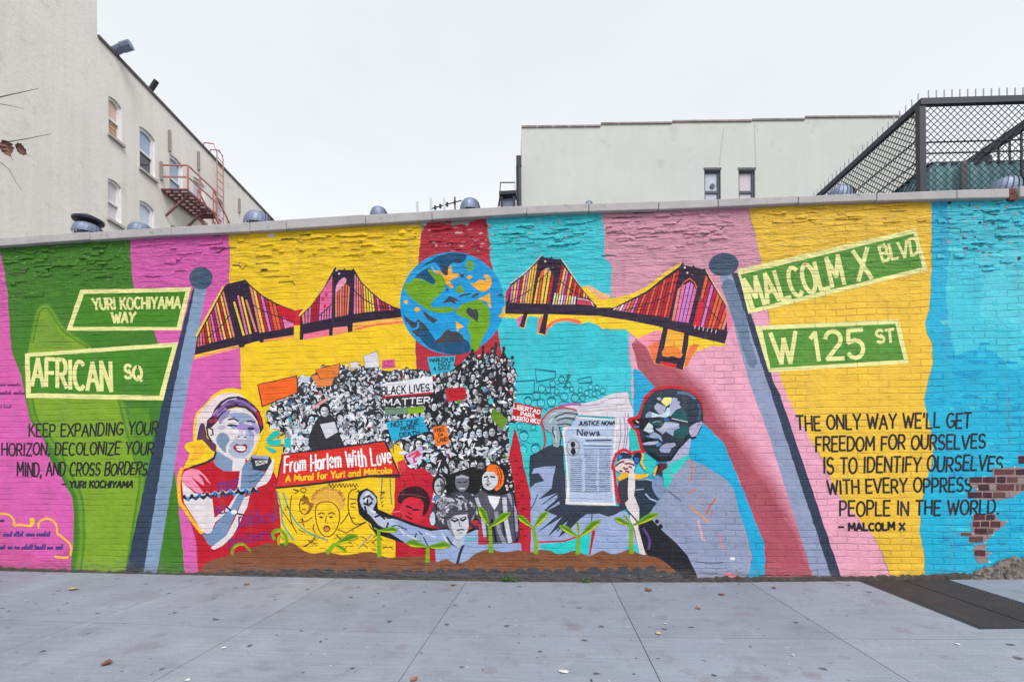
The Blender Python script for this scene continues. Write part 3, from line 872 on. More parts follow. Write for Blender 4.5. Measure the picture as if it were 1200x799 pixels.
p.poly(T3([(720, 350), (815, 338), (900, 395), (989, 430), (989, 560), (850, 512)]), HY, jit=.4)
p.poly(T3([(760, 352), (815, 340), (900, 395), (985, 425), (985, 448), (880, 440)]), (238, 176, 140), jit=.4)
p.stroke(T3([(100, 320), (240, 215), (380, 66)]), 1.0, (228, 170, 180))
p.stroke(T3([(556, 98), (640, 225), (720, 345)]), 1.0, (228, 220, 200))
p.poly(T3([(54, 590), (60, 410), (100, 330), (230, 235), (340, 120), (385, 72), (400, 90), (455, 96), (465, 76), (476, 100), (535, 106), (546, 98), (560, 120), (640, 235), (740, 370), (830, 478), (870, 520), (989, 555), (989, 605), (870, 610), (438, 594), (410, 776), (355, 762), (396, 596), (252, 594), (222, 716), (180, 706), (216, 594)]), DK)
p.poly(T3([(58, 405), (95, 340), (105, 350), (75, 480), (56, 480)]), (190, 30, 60))
p.bars(T3([(105, 345), (230, 245), (345, 130)]), T3([(90, 490), (290, 500)]), 9, [LV, YB, LV, RD, YB, LV, YB, YB, (240, 160, 60)], .66)
p.bars(T3([(345, 280), (400, 195), (440, 180), (490, 270)]), T3([(300, 500), (450, 500)]), 5, [YB, OR_, YB, YB, RD], .66)
p.poly(T3([(352, 285), (372, 220), (405, 190), (400, 240)]), OR_)
p.poly(T3([(420, 225), (430, 180), (448, 182), (445, 210)]), LV)
p.bars(T3([(560, 150), (640, 250), (740, 380), (810, 462)]), T3([(505, 405), (700, 440), (812, 465)]), 13, [RD, YB, LV, RD, YB, RD, OR_, RD, OR_, RD, YB, LV, RD], .68)
p.bars(T3([(490, 405), (690, 440)]), T3([(470, 508), (680, 508)]), 9, [WH, YB, WH, WH, LV, YB, YB, WH, WH], .6)
p.poly(T3([(700, 455), (830, 475), (850, 520), (690, 505)]), (196, 60, 90))
p.stroke(T3([(700, 455), (815, 472), (840, 520)]), 1.2, WH)
p.stroke(T3([(70, 492), (180, 440), (290, 370)]), 1.1, DK)
p.stroke(T3([(300, 345), (400, 260), (450, 200)]), .9, DK)
p.stroke(T3([(500, 260), (600, 350), (700, 420), (830, 480)]), 1.1, DK)
p.ell(*T3([(410, 124)])[0], 1.3, 1.3, (240, 190, 150))
p.done('dark painted suspension bridge span starting at the right edge of the globe')
T4 = lambda pts: Z(700, 300, 5.706, pts)
p = Paint('painted_bridge')
p.poly(T4([(-4, 235), (30, 255), (80, 285), (140, 278), (240, 250), (330, 202), (450, 112), (560, 42), (575, 60), (570, 100), (330, 260), (110, 350), (-6, 350)]), HY, jit=.4)
p.poly(T4([(-4, 240), (30, 258), (70, 285), (40, 300), (-4, 280)]), (238, 170, 130))
p.stroke(T4([(722, 92), (800, 222), (862, 325), (890, 430)]), 1.2, (246, 190, 110))
p.poly(T4([(862, 330), (915, 450), (870, 520), (850, 470)]), (228, 120, 160), jit=.4)
p.poly(T4([(-4, 395), (420, 465), (855, 585), (848, 604), (760, 600), (660, 640), (610, 700), (572, 762), (382, 718), (330, 610), (262, 545), (190, 492), (80, 492), (-4, 450)]), HY, jit=.3)
p.poly(T4([(270, 560), (340, 520), (430, 500), (390, 700), (330, 610)]), (234, 140, 160), smooth=2)
p.poly(T4([(340, 600), (420, 560), (400, 715), (375, 712)]), (236, 116, 70))
p.poly(T4([(612, 610), (680, 590), (640, 660), (580, 758)]), (236, 120, 60), smooth=2)
p.poly(T4([(-4, 345), (110, 345), (200, 300), (330, 235), (450, 140), (550, 70), (572, 42), (582, 62), (634, 72), (642, 60), (652, 74), (706, 90), (718, 80), (726, 100), (800, 235), (860, 330), (866, 420), (868, 502), (872, 512), (852, 586), (612, 530), (606, 600), (572, 762), (386, 716), (440, 478), (220, 432), (-4, 398)]), DK)
p.poly(T4([(472, 488), (582, 516), (556, 682), (436, 668)]), (244, 170, 50))
p.poly(T4([(445, 620), (500, 600), (562, 630), (556, 682), (436, 668)]), (238, 130, 50), smooth=2)
p.stroke(T4([(436, 690), (500, 676), (556, 694)]), 2.6, DK)
p.poly(T4([(424, 704), (532, 722), (524, 748), (416, 722)]), (214, 34, 50))
p.bars(T4([(110, 352), (200, 312), (330, 250), (450, 160), (552, 92)]), T4([(100, 358), (280, 385), (480, 412)]), 19, [WH, SL, WH, PK, SL, OR_, LV, RD, OR_, RD, RD, OR_, RD, RD, OR_, RD, RD, OR_, (206, 24, 54)], .7)
p.stroke(T4([(180, 362), (300, 335), (420, 290), (510, 240)]), 1.1, DK)
p.bars(T4([(535, 225), (565, 200), (625, 170), (665, 230)]), T4([(494, 432), (612, 446)]), 5, [SL, PK, LV, LV, PK], .78)
p.stroke(T4([(560, 215), (575, 180), (615, 150), (650, 175), (665, 215)]), 1.3, OR_)
p.bars(T4([(722, 125), (800, 245), (858, 340), (880, 400)]), T4([(640, 470), (850, 492)]), 9, [OR_, RD, LV, RD, OR_, OR_, RD, OR_, SL], .72)
p.poly(T4([(680, 290), (715, 300), (675, 470), (640, 462)]), (206, 24, 54))
p.stroke(T4([(690, 280), (740, 350), (830, 450)]), 1.1, DK)
for x, y in ((585, 78), (602, 112)): p.ell(*T4([(x, y)])[0], 1.1, 1.1, WH)
for i in range(6): p.stroke(T4([(655 + i * 28, 465 + i * 6), (650 + i * 28, 486 + i * 6)]), .8, WH)
p.done('red-slatted painted suspension bridge tower by the oval-capped signpost')

# ------------------------------------------------------------------ globe
G = lambda pts: Z(460, 290, 6.143, pts)
NV, DG, OG, GG = (0, 76, 116), (58, 62, 70), (250, 170, 46), (108, 160, 14)
p = Paint('painted_globe')
p.ell(530, 355.3, 61.3, 60, (0, 150, 210), n=56)
p.poly(G([(135, 222), (200, 150), (300, 76), (410, 40), (480, 42), (536, 55), (505, 108), (440, 105), (390, 150), (345, 150), (300, 105), (200, 172)]), NV, smooth=2)
p.poly(G([(150, 215), (270, 140), (275, 190), (310, 240), (290, 268), (250, 250), (215, 225)]), NV, smooth=2)
p.poly(G([(80, 292), (110, 240), (165, 220), (230, 235), (290, 268), (310, 240), (255, 172), (270, 150), (300, 190), (360, 190), (385, 250), (370, 300), (330, 350), (280, 392), (285, 430), (340, 430), (440, 430), (440, 462), (330, 470), (270, 455), (200, 412), (130, 360)]), GG, smooth=2)
p.poly(G([(278, 125), (300, 165), (345, 170), (370, 200), (395, 195), (405, 140), (425, 135), (430, 185), (470, 185), (475, 210), (410, 240), (440, 280), (425, 295), (385, 260), (370, 220), (340, 190), (300, 180)]), OG, smooth=2)
p.poly(G([(345, 155), (390, 140), (440, 100), (500, 100), (480, 115), (420, 110), (400, 150), (398, 195), (380, 200), (352, 172)]), DG, smooth=2)
p.ell(*G([(558, 130)])[0], 5.4, 6.1, GG)
p.stroke(G(arc(560, 130, 18, 18, -60, 220, 9)), .9, (0, 150, 210))
p.poly(G([(490, 260), (520, 330), (445, 320), (460, 295)]), GG)
p.poly(G([(530, 212), (555, 198), (578, 212), (550, 232)]), OG)
p.poly(G([(555, 255), (585, 262), (630, 230), (680, 245), (655, 200), (675, 196), (705, 215), (712, 270), (680, 310), (640, 318), (600, 295)]), OG, smooth=2)
p.poly(G([(460, 450), (500, 410), (560, 390), (630, 375), (680, 420), (700, 460), (695, 570), (660, 630), (615, 735), (565, 742), (560, 640), (540, 570), (555, 520), (500, 500), (465, 480)]), GG, smooth=2)
p.poly(G([(530, 460), (550, 430), (580, 450), (600, 440), (620, 480), (610, 535), (590, 520), (550, 490)]), DG, smooth=2)
p.poly(G([(615, 370), (660, 350), (700, 328), (710, 440), (690, 420), (675, 385)]), OG)
p.poly(G([(355, 402), (410, 348), (460, 370), (500, 390), (445, 382), (465, 412), (420, 392)]), DG)
p.stroke(G([(480, 352), (520, 340), (562, 333)]), 2, DG)
p.poly(G([(565, 352), (600, 330), (630, 325), (615, 345), (580, 360)]), DG)
p.poly(G([(215, 465), (240, 465), (265, 490), (325, 520), (300, 547), (255, 520)]), DG)
p.poly(G([(745, 348), (762, 340), (780, 328), (802, 358), (775, 352)]), DG)
p.poly(G([(760, 495), (785, 475), (795, 430), (812, 425), (805, 470), (797, 510)]), OG)
p.poly(G([(455, 530), (515, 570), (480, 585), (465, 606)]), OG)
for x, y, r in ((97, 392, 2.2), (178, 447, 3), (395, 305, 1.6), (500, 205, 2)): p.ell(*G([(x, y)])[0], r * 1.2, r, OG if x < 200 else DG, n=7)
p.poly(G([(62, 420), (80, 480), (120, 515), (165, 540), (180, 515), (220, 545), (260, 590), (250, 640), (180, 640), (118, 575), (85, 510)]), DG, smooth=2)
p.stroke(G([(105, 545), (140, 590), (180, 575), (185, 540)]), 2.6, (0, 150, 210), smooth=3)
p.poly(G([(175, 610), (250, 592), (300, 652), (330, 692), (430, 672), (520, 660), (560, 705), (545, 756), (440, 770), (330, 750), (240, 702)]), NV, smooth=2)
p.poly(G([(285, 690), (350, 640), (390, 590), (430, 605), (480, 610), (520, 672), (440, 680), (330, 690)]), DG, smooth=2)
p.stroke(G([(115, 250), (200, 165), (290, 118), (330, 155)]), 3.0, (0, 156, 214), smooth=3)
p.done('painted globe with green continents, orange islands and a blue ocean')

# ------------------------------------------------------------------ quotations
BK = (34, 32, 38)
def quote(lines, label, wd=2.05):
    p = Paint('painted_quotation', wear=.6)
    for t, q, k in lines:
        p.text(t, q, wd * k, BK, .05)
    p.done(label)
quote([('KEEP EXPANDING YOUR', [(34, 497), (186, 494.5), (184, 509), (34, 511.5)], 1), ('HORIZON, DECOLONIZE YOUR', [(2, 520), (181, 517.5), (179, 532), (2, 533.5)], 1),
       ('MIND, AND CROSS BORDERS.', [(20, 542), (177, 542), (174, 556), (20, 557.5)], 1), ('- YURI KOCHIYAMA', [(73, 563.5), (157, 563.5), (155, 571), (73, 571)], 1.05)], 'black painted quotation beginning KEEP EXPANDING YOUR HORIZON')
quote([("THE ONLY WAY WE'LL GET", [(933, 487.5), (1138, 483.5), (1137, 500.5), (934, 504)], 1), ('FREEDOM FOR OURSELVES', [(956, 512), (1155, 508.5), (1154, 525), (956, 528.5)], 1),
       ('IS TO IDENTIFY OURSELVES', [(965, 536.5), (1176, 534), (1174, 550.5), (965, 554.5)], 1), ('WITH EVERY OPPRESS', [(969, 562.5), (1139, 559.5), (1138, 575.5), (970, 578.5)], 1),
       ('PEOPLE IN THE WORLD.', [(984, 588), (1171, 585), (1170, 601.5), (984, 604.5)], 1), ('- MALCOLM X', [(982.5, 613), (1060, 612), (1060, 620.5), (983, 621.5)], 1.1)], "black painted quotation beginning THE ONLY WAY WE'LL GET FREEDOM", 2.35)
p = Paint('painted_credit')
C1 = lambda pts: Z(0, 590, 10.65, pts)
for pts in ([(-300, 150), (-100, 125), (0, 125), (90, 130), (150, 170), (180, 230), (175, 270), (260, 262), (350, 275), (410, 250), (420, 200), (380, 190)], [(485, 300), (480, 250), (520, 205), (600, 185), (670, 220), (710, 290), (715, 370), (760, 400), (860, 490), (890, 560), (880, 640)], [(690, 660), (780, 672), (850, 668)]):
    p.stroke(C1(pts), 2.6, (240, 184, 60), smooth=4)
p.poly(C1([(370, 190), (420, 180), (430, 240), (390, 290), (340, 280), (380, 250)]), (246, 200, 20), smooth=2)
r = random.Random(9)
def scribble(p, x0, x1, y, h, wd, c):      # handwriting too small to read
    x = x0
    while x < x1:
        n = r.randint(3, 7)
        pts = []
        for _ in range(n):
            k = r.choice([.5, .5, .55, .95])
            w_ = r.uniform(1.9, 2.7)
            pts += [(x, y - h * .08), (x + w_ * .75, y - h * k * .6), (x + w_ * .45, y - h * k), (x + w_ * .1, y - h * k * .5), (x + w_ * .55, y + r.uniform(0, .06) * h)]
            x += w_
        p.stroke(pts, wd, c, smooth=2)
        x += r.choice([.8, 1.4, 2.6])
NB = (52, 52, 132)
scribble(p, -60, 54, 628, 6.0, 1.0, NB); scribble(p, -60, 66, 643, 5.5, 1.0, NB); scribble(p, -50, 4, 611, 5, 1.0, NB)
scribble(p, -40, 9, 452, 3.5, .9, (110, 40, 110)); scribble(p, -40, 17, 462, 4.5, .9, (110, 40, 110)); scribble(p, -40, 12, 478, 4.5, .8, (140, 60, 130))
p.done('small blue handwriting under a curly yellow line')

# ------------------------------------------------------------------ crowds
def face(p, x, y, r, rnd, tones=None, hair=(28, 28, 32)):
    skin = rnd.choice(tones or [(206, 206, 212), (186, 188, 196), (224, 222, 226), (160, 164, 174), (128, 132, 142), (200, 212, 222)])
    dx = rnd.uniform(-.15, .15) * r
    p.ell(x, y - r * .15, r * .95, r * 1.1, hair, rnd.uniform(-.3, .3), 10)
    p.ell(x + dx, y + r * .18, r * .62, r * .82, skin, rnd.uniform(-.25, .25), 10)
    if r > 2.6:
        d = (40, 40, 46)
        p.stroke([(x + dx - r * .42, y + r * .02), (x + dx - r * .12, y + r * .05)], r * .16, d)
        p.stroke([(x + dx + r * .12, y + r * .05), (x + dx + r * .42, y + r * .0)], r * .16, d)
        p.stroke([(x + dx - r * .2, y + r * .62), (x + dx + r * .22, y + r * .6)], r * .15, d)
        if r > 3.6:
            p.stroke([(x + dx + r * .02, y + r * .1), (x + dx + r * .08, y + r * .36)], r * .1, (110, 110, 120))
            p.poly([(x + dx + r * .3, y - r * .4), (x + dx + r * .6, y), (x + dx + r * .45, y + r * .7), (x + dx + r * .2, y + r * .9)], tuple(int(v * .68) for v in skin))
def inside(pt, poly):
    x, y = pt; c = False
    for (x0, y0), (x1, y1) in zip(poly, poly[1:] + poly[:1]):
        if (y0 > y) != (y1 > y) and x < (x1 - x0) * (y - y0) / (y1 - y0) + x0: c = not c
    return c
def crowd(name, region, r0, r1, seed, label, accents, base=(52, 52, 60), wild=0.42, per=19):
    rnd = random.Random(seed)
    p = Paint(name, cycle=260)
    p.poly(region, base, jit=2.2)
    ys = [q[1] for q in region]; xs_ = [q[0] for q in region]
    x0, x1, y0, y1 = min(xs_), max(xs_), min(ys), max(ys)
    def dabs(n, cols, k, thin):
        for _ in range(n):
            x, y = rnd.uniform(x0, x1), rnd.uniform(y0, y1)
            if not inside((x, y), region): continue
            t = (y - y0) / (y1 - y0)
            l = lerp(1.8, 5.0, t) * rnd.uniform(.6, 1.6) * k; a = rnd.uniform(0, math.pi)
            c = rnd.choice(cols)
            if rnd.random() < thin:
                b = a + rnd.uniform(-1, 1)
                p.stroke([(x, y), (x + l * math.cos(a), y + l * math.sin(a)), (x + l * math.cos(a) + l * math.cos(b), y + l * math.sin(a) + l * math.sin(b))], rnd.uniform(.7, 1.7), c)
            else:
                p.poly([(x + l * math.cos(a), y + l * math.sin(a)), (x + l * .4 * math.cos(a + 1.7), y + l * .5 * math.sin(a + 1.7)), (x - l * .9 * math.cos(a), y - l * .9 * math.sin(a)), (x + l * .35 * math.cos(a - 1.5), y + l * .35 * math.sin(a - 1.5))], c)
    light = [(226, 226, 232), (204, 206, 214), (234, 234, 238), (184, 188, 198), (208, 218, 230)]
    dark = [(24, 24, 28), (34, 34, 40), (46, 46, 54), (30, 30, 36)]
    mid = [(120, 122, 132), (96, 98, 108), (140, 144, 154)]
    area = (x1 - x0) * (y1 - y0)
    n = int(area / per)
    dabs(n, light + light + mid, 1.15, .1)
    y = y0
    while y < y1:
        t = (y - y0) / (y1 - y0)
        r = lerp(r0, r1, t)
        x = x0 + rnd.uniform(0, r)
        while x < x1:
            q = (x + rnd.uniform(-.9, .9) * r, y + rnd.uniform(-.9, .9) * r)
            if inside(q, region) and rnd.random() < wild:
                face(p, q[0], q[1], r * rnd.uniform(.75, 1.2), rnd)
            x += r * 2.0
        y += r * 1.8
    dabs(int(n * .75), dark, .8, .65)
    dabs(int(n * .35), light, .7, .5)
    dabs(int(n * .12), accents, .9, .3)
    return p, rnd
regA = [(312, 486), (320, 470), (338, 462), (346, 448), (352, 441), (366, 441), (372, 432), (384, 428), (400, 426), (408, 428), (412, 436), (424, 428), (440, 430), (452, 434), (470, 433), (490, 432), (505, 436), (500, 470), (480, 480), (470, 515), (455, 524), (420, 524), (385, 528), (350, 534), (334, 526), (336, 508), (318, 500)]
p, rnd = crowd('painted_crowd', regA, 2.0, 6.4, 3, '', [(70, 180, 190), (60, 120, 190), (90, 160, 200), (60, 120, 190), (210, 80, 90)])
p.level()
# a marcher with a dark coat among them
p.poly([(372, 490), (382, 484), (392, 490), (400, 515), (402, 526), (366, 528), (362, 512)], (46, 46, 52), smooth=2)
face(p, 380, 481, 7.5, rnd, [(206, 206, 210)])
p.poly([(365, 440), (394, 436), (388, 452), (372, 454)], (226, 130, 70)); p.poly([(375, 497), (392, 494), (396, 506), (382, 514)], (206, 206, 214))
p.stroke([(367, 478), (384, 467)], 3.0, (220, 150, 150))
p.done('black and white painted crowd of marchers on the left')
regB = [(505, 432), (520, 436), (536, 428), (545, 420), (553, 412), (560, 420), (566, 410), (571, 424), (578, 408), (584, 424), (590, 412), (595, 422), (602, 424), (605, 445), (603, 470), (603, 500), (606, 530), (614, 550), (616, 580), (600, 600), (560, 610), (515, 600), (506, 575), (490, 560), (480, 545), (470, 525), (470, 505), (455, 520), (460, 480), (500, 470)]
p, rnd = crowd('painted_crowd', regB, 2.8, 7.4, 8, '', base=(30, 30, 36), wild=.62, per=36, accents=[(60, 190, 190), (110, 150, 40), (70, 130, 190), (70, 130, 190), (180, 40, 60)])
p.level()
for x, y, h in ((553, 412, 9), (566, 408, 10), (571, 416, 8), (581, 404, 12), (590, 409, 10), (600, 420, 8)):   # raised fists
    p.stroke([(x - 1, y + h), (x + .5, y)], 2.6, rnd.choice([(30, 30, 34), (200, 202, 208), (90, 150, 180)])); p.ell(x + .5, y - 1, 2.0, 2.2, (34, 34, 38), n=8)
for x, y in ((545, 455), (538, 470), (590, 500), (575, 470)): p.ell(x, y, 3, 3.6, rnd.choice([(90, 140, 60), (70, 190, 190)]), n=8)
p.done('black and white painted crowd with raised fists under the globe')

# cyan line-drawn crowd
p = Paint('painted_crowd')
N1 = lambda pts: Z(600, 430, 7.99, pts)
N2 = lambda pts: Z(600, 530, 7.99, pts)
TL = (0, 112, 128)
for a in ([(215, 20), (232, 140), (405, 102), (408, 42)], [(15, 132), (212, 122), (205, 248), (10, 256)], [(612, 116), (738, 90), (752, 142), (630, 152)]):
    p.stroke(N1(a), 1.1, TL, closed=True)
p.poly(N1([(-30, 520), (260, 545), (330, 620), (300, 830), (-20, 830)]), (52, 190, 196), jit=.6)
rnd = random.Random(6)
heads = [(280, 200, 38), (380, 155, 32), (465, 115, 32), (150, 315, 40), (228, 265, 38), (272, 335, 42), (370, 320, 46), (490, 275, 40), (590, 285, 40), (735, 185, 24), (795, 190, 24), (850, 220, 28), (420, 230, 28), (530, 165, 28), (700, 240, 26), (640, 215, 22), (560, 205, 22), (110, 640, 50), (95, 770, 52), (222, 760, 48), (70, 555, 30), (340, 215, 24), (770, 250, 24), (660, 290, 28), (200, 560, 26)]
for x, y, r in heads:
    (cx_, cy_), k = N1([(x, y)])[0], r / 7.99
    p.ell(cx_, cy_, k * .85, k, (80, 206, 214), n=14)
    p.stroke([(cx_ + k * .85 * math.cos(t), cy_ + k * math.sin(t)) for t in (2 * math.pi * i / 14 for i in range(14))], .9, TL, closed=True)
    p.poly([(cx_ - k * .8, cy_ - k * .25), (cx_ - k * .6, cy_ - k * .85), (cx_, cy_ - k * 1.05), (cx_ + k * .6, cy_ - k * .85), (cx_ + k * .8, cy_ - k * .2), (cx_, cy_ - k * .55)], TL if rnd.random() < .6 else (30, 150, 166))
    if r > 26:
        p.stroke([(cx_ - k * .45, cy_), (cx_ - k * .15, cy_)], .6, TL); p.stroke([(cx_ + k * .15, cy_), (cx_ + k * .45, cy_)], .6, TL)
        p.stroke([(cx_ - k * .2, cy_ + k * .55), (cx_ + k * .2, cy_ + k * .55)], .6, TL)
    p.stroke([(cx_ - k * 1.4, cy_ + k * 1.7), (cx_ - k * .6, cy_ + k * 1.15), (cx_ + k * .6, cy_ + k * 1.15), (cx_ + k * 1.4, cy_ + k * 1.6)], .7, TL)
p.stroke(N1([(530, 75), (520, 120), (490, 190)]), 2.4, TL); p.ell(*N1([(530, 85)])[0], 2.4, 2.6, TL)
p.poly(N2([(60, 0), (170, 0), (180, 300), (150, 300), (120, 180)]), (48, 192, 190), jit=.4)
p.stroke(N2([(80, 120), (120, 150), (160, 140)]), 1.2, TL); p.stroke(N2([(150, 200), (172, 230), (165, 290)]), 1, TL)
p.done('cyan line-drawn crowd above the painted newspaper')

# ------------------------------------------------------------------ placards
def placard(pts, c, label, lines=(), extra=None, edge=None):
    p = Paint('painted_placard')
    if edge:
        cx_, cy_ = sum(a for a, _ in pts) / len(pts), sum(b for _, b in pts) / len(pts)
        p.poly([(cx_ + (a - cx_) * 1.05, cy_ + (b - cy_) * 1.09) for a, b in pts], edge)
    p.poly(pts, c, jit=.25)
    if extra: extra(p)
    for t, q, wd, tc in lines: p.text(t, q, wd, tc, .04)
    p.done(label)
L3 = lambda pts: Z(300, 400, 5.706, pts)
L4 = lambda pts: Z(440, 400, 5.706, pts)
def ghost(p, pts, c=(190, 96, 30)):
    r_ = random.Random(2)
    for (x0, y, x1) in pts:
        x = x0
        while x < x1:
            p.stroke([(x, y + r_.uniform(-1, 1)), (x + 1.4, y - 2 + r_.uniform(-1, 1)), (x + 2.6, y + r_.uniform(-.6, .6))], .8, c); x += 3.4
placard(L3([(15, 290), (270, 235), (275, 340), (45, 430)]), (246, 98, 26), 'orange painted placard, leftmost above the crowd', extra=lambda p: ghost(p, [(306, 458, 334), (312, 466, 338)]), edge=(40, 34, 40))
placard(L3([(400, 190), (560, 150), (550, 235), (430, 250)]), (228, 120, 40), 'smaller orange painted placard at the crowd top', extra=lambda p: ghost(p, [(374, 436, 394)]), edge=(40, 34, 40))
placard(L3([(290, 238), (360, 232), (356, 268), (300, 276)]), (196, 200, 212), 'small pale painted placard')
placard(L3([(630, 140), (680, 132), (692, 180), (634, 186)]), (214, 206, 208), 'small cream painted placard', edge=(60, 80, 70))
placard(L3([(720, 98), (812, 68), (826, 172), (730, 178)]), (214, 208, 214), 'tall white painted placard', edge=(70, 100, 90))
placard([(447.8, 422), (462.5, 421), (463, 430.5), (447.5, 431.5)], (214, 84, 140), 'small pink painted placard', extra=lambda p: ghost(p, [(450, 425, 460), (450, 429, 460)], (150, 50, 100)))
def blm(p):
    p.poly(L4([(50, 384), (372, 352), (372, 424), (60, 440)]), (34, 36, 42))
    p.stroke(L4([(50, 373), (210, 360), (378, 344)]), 2.4, (184, 34, 48))
    p.poly(L4([(62, 445), (212, 440), (212, 482), (66, 490)]), (104, 138, 112)); p.poly(L4([(214, 440), (332, 435), (322, 475), (216, 486)]), (122, 166, 22))
placard(L4([(35, 285), (382, 232), (385, 340), (50, 376)]), (222, 222, 228), 'white and black painted placard reading BLACK LIVES MATTER',
        [('BLACK LIVES', L4([(44, 305), (360, 284), (362, 330), (44, 362)]), 1.5, (34, 34, 40)), ('MATTER', L4([(58, 390), (366, 372), (362, 410), (60, 430)]), 1.5, (226, 226, 230))], blm)
placard(L4([(70, 540), (310, 500), (355, 600), (110, 665)]), (30, 166, 204), 'blue painted placard reading NOT ONE MORE DEATH',
        [('NOT ONE', L4([(102, 542), (290, 520), (292, 550), (106, 572)]), 1.1, (24, 36, 60)), ('MORE', L4([(168, 570), (270, 556), (272, 585), (170, 600)]), 1.1, (24, 36, 60)), ('DEATH', L4([(160, 614), (292, 594), (294, 620), (164, 640)]), 1.1, (24, 36, 60))])
placard(L4([(345, 106), (536, 95), (515, 195), (375, 226)]), (40, 176, 204), 'blue painted placard reading HARLEM IS NOT 4 SALE',
        [('HARLEM IS', L4([(362, 116), (525, 106), (522, 130), (366, 138)]), 1.0, (24, 36, 60)), ('NOT', L4([(420, 143), (505, 136), (502, 158), (422, 164)]), 1.0, (24, 36, 60)), ('4 SALE', L4([(386, 174), (500, 160), (497, 184), (392, 196)]), 1.0, (24, 36, 60))])
placard(L4([(380, 575), (475, 556), (495, 680), (405, 702)]), (238, 118, 34), 'orange painted placard with three short words',
        [('FREE', L4([(396, 584), (462, 570), (464, 596), (400, 606)]), .9, (60, 30, 30)), ('DA', L4([(420, 616), (452, 610), (454, 632), (422, 638)]), .9, (60, 30, 30)), ('LAND', L4([(412, 650), (480, 636), (482, 664), (416, 674)]), .9, (60, 30, 30))])
placard(L4([(465, 315), (605, 305), (605, 388), (480, 402)]), (192, 26, 40), 'red painted placard', extra=lambda p: ghost(p, [(526, 459, 543), (528, 466, 543)], (120, 10, 24)))
placard(L4([(790, 445), (885, 525), (850, 592), (770, 510)]), (104, 140, 26), 'green painted placard, tilted', extra=lambda p: ghost(p, [(579, 486, 588)], (70, 100, 16)))
placard(Z(460, 520, 4.994, [(75, 68), (172, 15), (182, 50), (112, 132)]), (206, 180, 222), 'small lilac painted placard', extra=lambda p: p.stroke(Z(460, 520, 4.994, [(95, 72), (150, 42), (160, 55), (125, 80), (130, 108)]), 2.6, (206, 60, 76)))
placard(N1([(20, 328), (282, 386), (262, 542), (-5, 500)]), (182, 28, 40), 'red painted placard reading LIBERTAD PARA PUERTO RICO',
        [('LIBERTAD', N1([(18, 345), (268, 405), (262, 440), (14, 385)]), 1.15, (236, 226, 226)), ('PARA', N1([(85, 415), (215, 440), (210, 475), (82, 450)]), 1.15, (236, 226, 226)), ('PUERTO RICO', N1([(2, 458), (268, 490), (262, 530), (0, 492)]), 1.1, (236, 226, 226))])
# ------------------------------------------------------------------ lower figures
Q = lambda pts: Z(400, 560, 7.2625, pts)
RR = lambda pts: Z(500, 530, 6.143, pts)
P8 = lambda pts: Z(320, 510, 8.0, pts)
V5 = lambda pts: Z(320, 520, 4.994, pts)
# yellow line drawing of a chanting person with friends
p = Paint('painted_line_drawing')
p.poly([(323, 566), (466, 560), (465, 600), (463, 662), (325, 650)], (238, 196, 26), jit=.5)
BR = (92, 58, 26)
p.poly(V5([(225, 350), (235, 300), (270, 262), (330, 250), (390, 270), (420, 310), (420, 360), (390, 400), (380, 350), (330, 335), (270, 345), (250, 380)]), (224, 170, 60), smooth=3)
p.stroke(V5([(255, 460), (248, 400), (262, 352), (305, 338), (350, 345), (385, 385), (388, 450), (365, 510), (330, 540), (295, 535), (268, 500), (255, 460)]), 1.2, BR, smooth=3)
p.stroke(V5([(265, 410), (285, 402), (300, 408)]), 1.5, BR); p.stroke(V5([(325, 408), (345, 400), (362, 410)]), 1.5, BR)
p.ell(*V5([(282, 428)])[0], 2.2, 1.2, BR, n=9); p.ell(*V5([(340, 428)])[0], 2.2, 1.2, BR, n=9)
p.stroke(V5([(312, 425), (306, 458), (322, 462)]), 1.0, BR)
p.ell(*V5([(315, 495)])[0], 4.2, 4.0, BR, n=14); p.ell(*V5([(315, 498)])[0], 2.8, 2.4, (222, 130, 60), n=12)
p.stroke(V5([(240, 470), (235, 500), (250, 520)]), 1.2, BR); p.stroke(V5([(395, 470), (420, 440), (445, 400)]), 1.2, BR)
p.stroke(V5([(380, 500), (430, 520), (480, 490), (540, 460)]), 1.3, BR)
p.stroke(V5([(445, 290), (440, 340), (445, 400), (470, 460), (500, 470), (545, 455)]), 1.4, BR, smooth=3)
for a in ([(450, 320), (485, 325)], [(455, 350), (485, 345)], [(455, 365), (480, 372)], [(460, 430), (480, 436)], [(490, 260), (460, 270), (445, 290)]): p.stroke(V5(a), 1.3, BR)
p.poly(V5([(160, 330), (180, 305), (205, 310), (215, 340), (240, 350), (215, 400), (200, 410), (212, 360)]), (150, 100, 34), smooth=2)
p.stroke(V5([(165, 320), (155, 360), (165, 400), (190, 412), (208, 390)]), 1.3, BR, smooth=2)
p.stroke(V5([(170, 350), (190, 345)]), 1.6, BR); p.stroke(V5([(172, 380), (190, 383)]), 1.6, (190, 70, 40)); p.ell(*V5([(178, 270)])[0], 4, 3, BR, n=10); p.ell(*V5([(178, 270)])[0], 2.8, 1.9, YEL, n=10)
p.stroke(V5([(150, 460), (200, 450), (230, 430)]), 1.1, BR); p.stroke(V5([(190, 600), (220, 575), (260, 580)]), 1.1, BR)
p.stroke(V5([(130, 290), (150, 275), (120, 265)]), 1.4, BR)
for i in range(9):
    p.stroke(V5([(320 + i * 20, 245 + (i % 3) * 5), (330 + i * 20, 232), (338 + i * 20, 250)]), 1.1, BR)
for i in range(4): p.stroke(V5([(625 + i * 4, 300 + i * 22), (645, 290 + i * 22)]), 1.1, BR)
for a in ([(500, 610), (530, 585), (555, 610)], [(640, 600), (670, 605), (700, 600)], [(20, 330), (60, 400), (110, 470)], [(150, 500), (190, 520)]): p.stroke(V5(a), 1.0, BR)
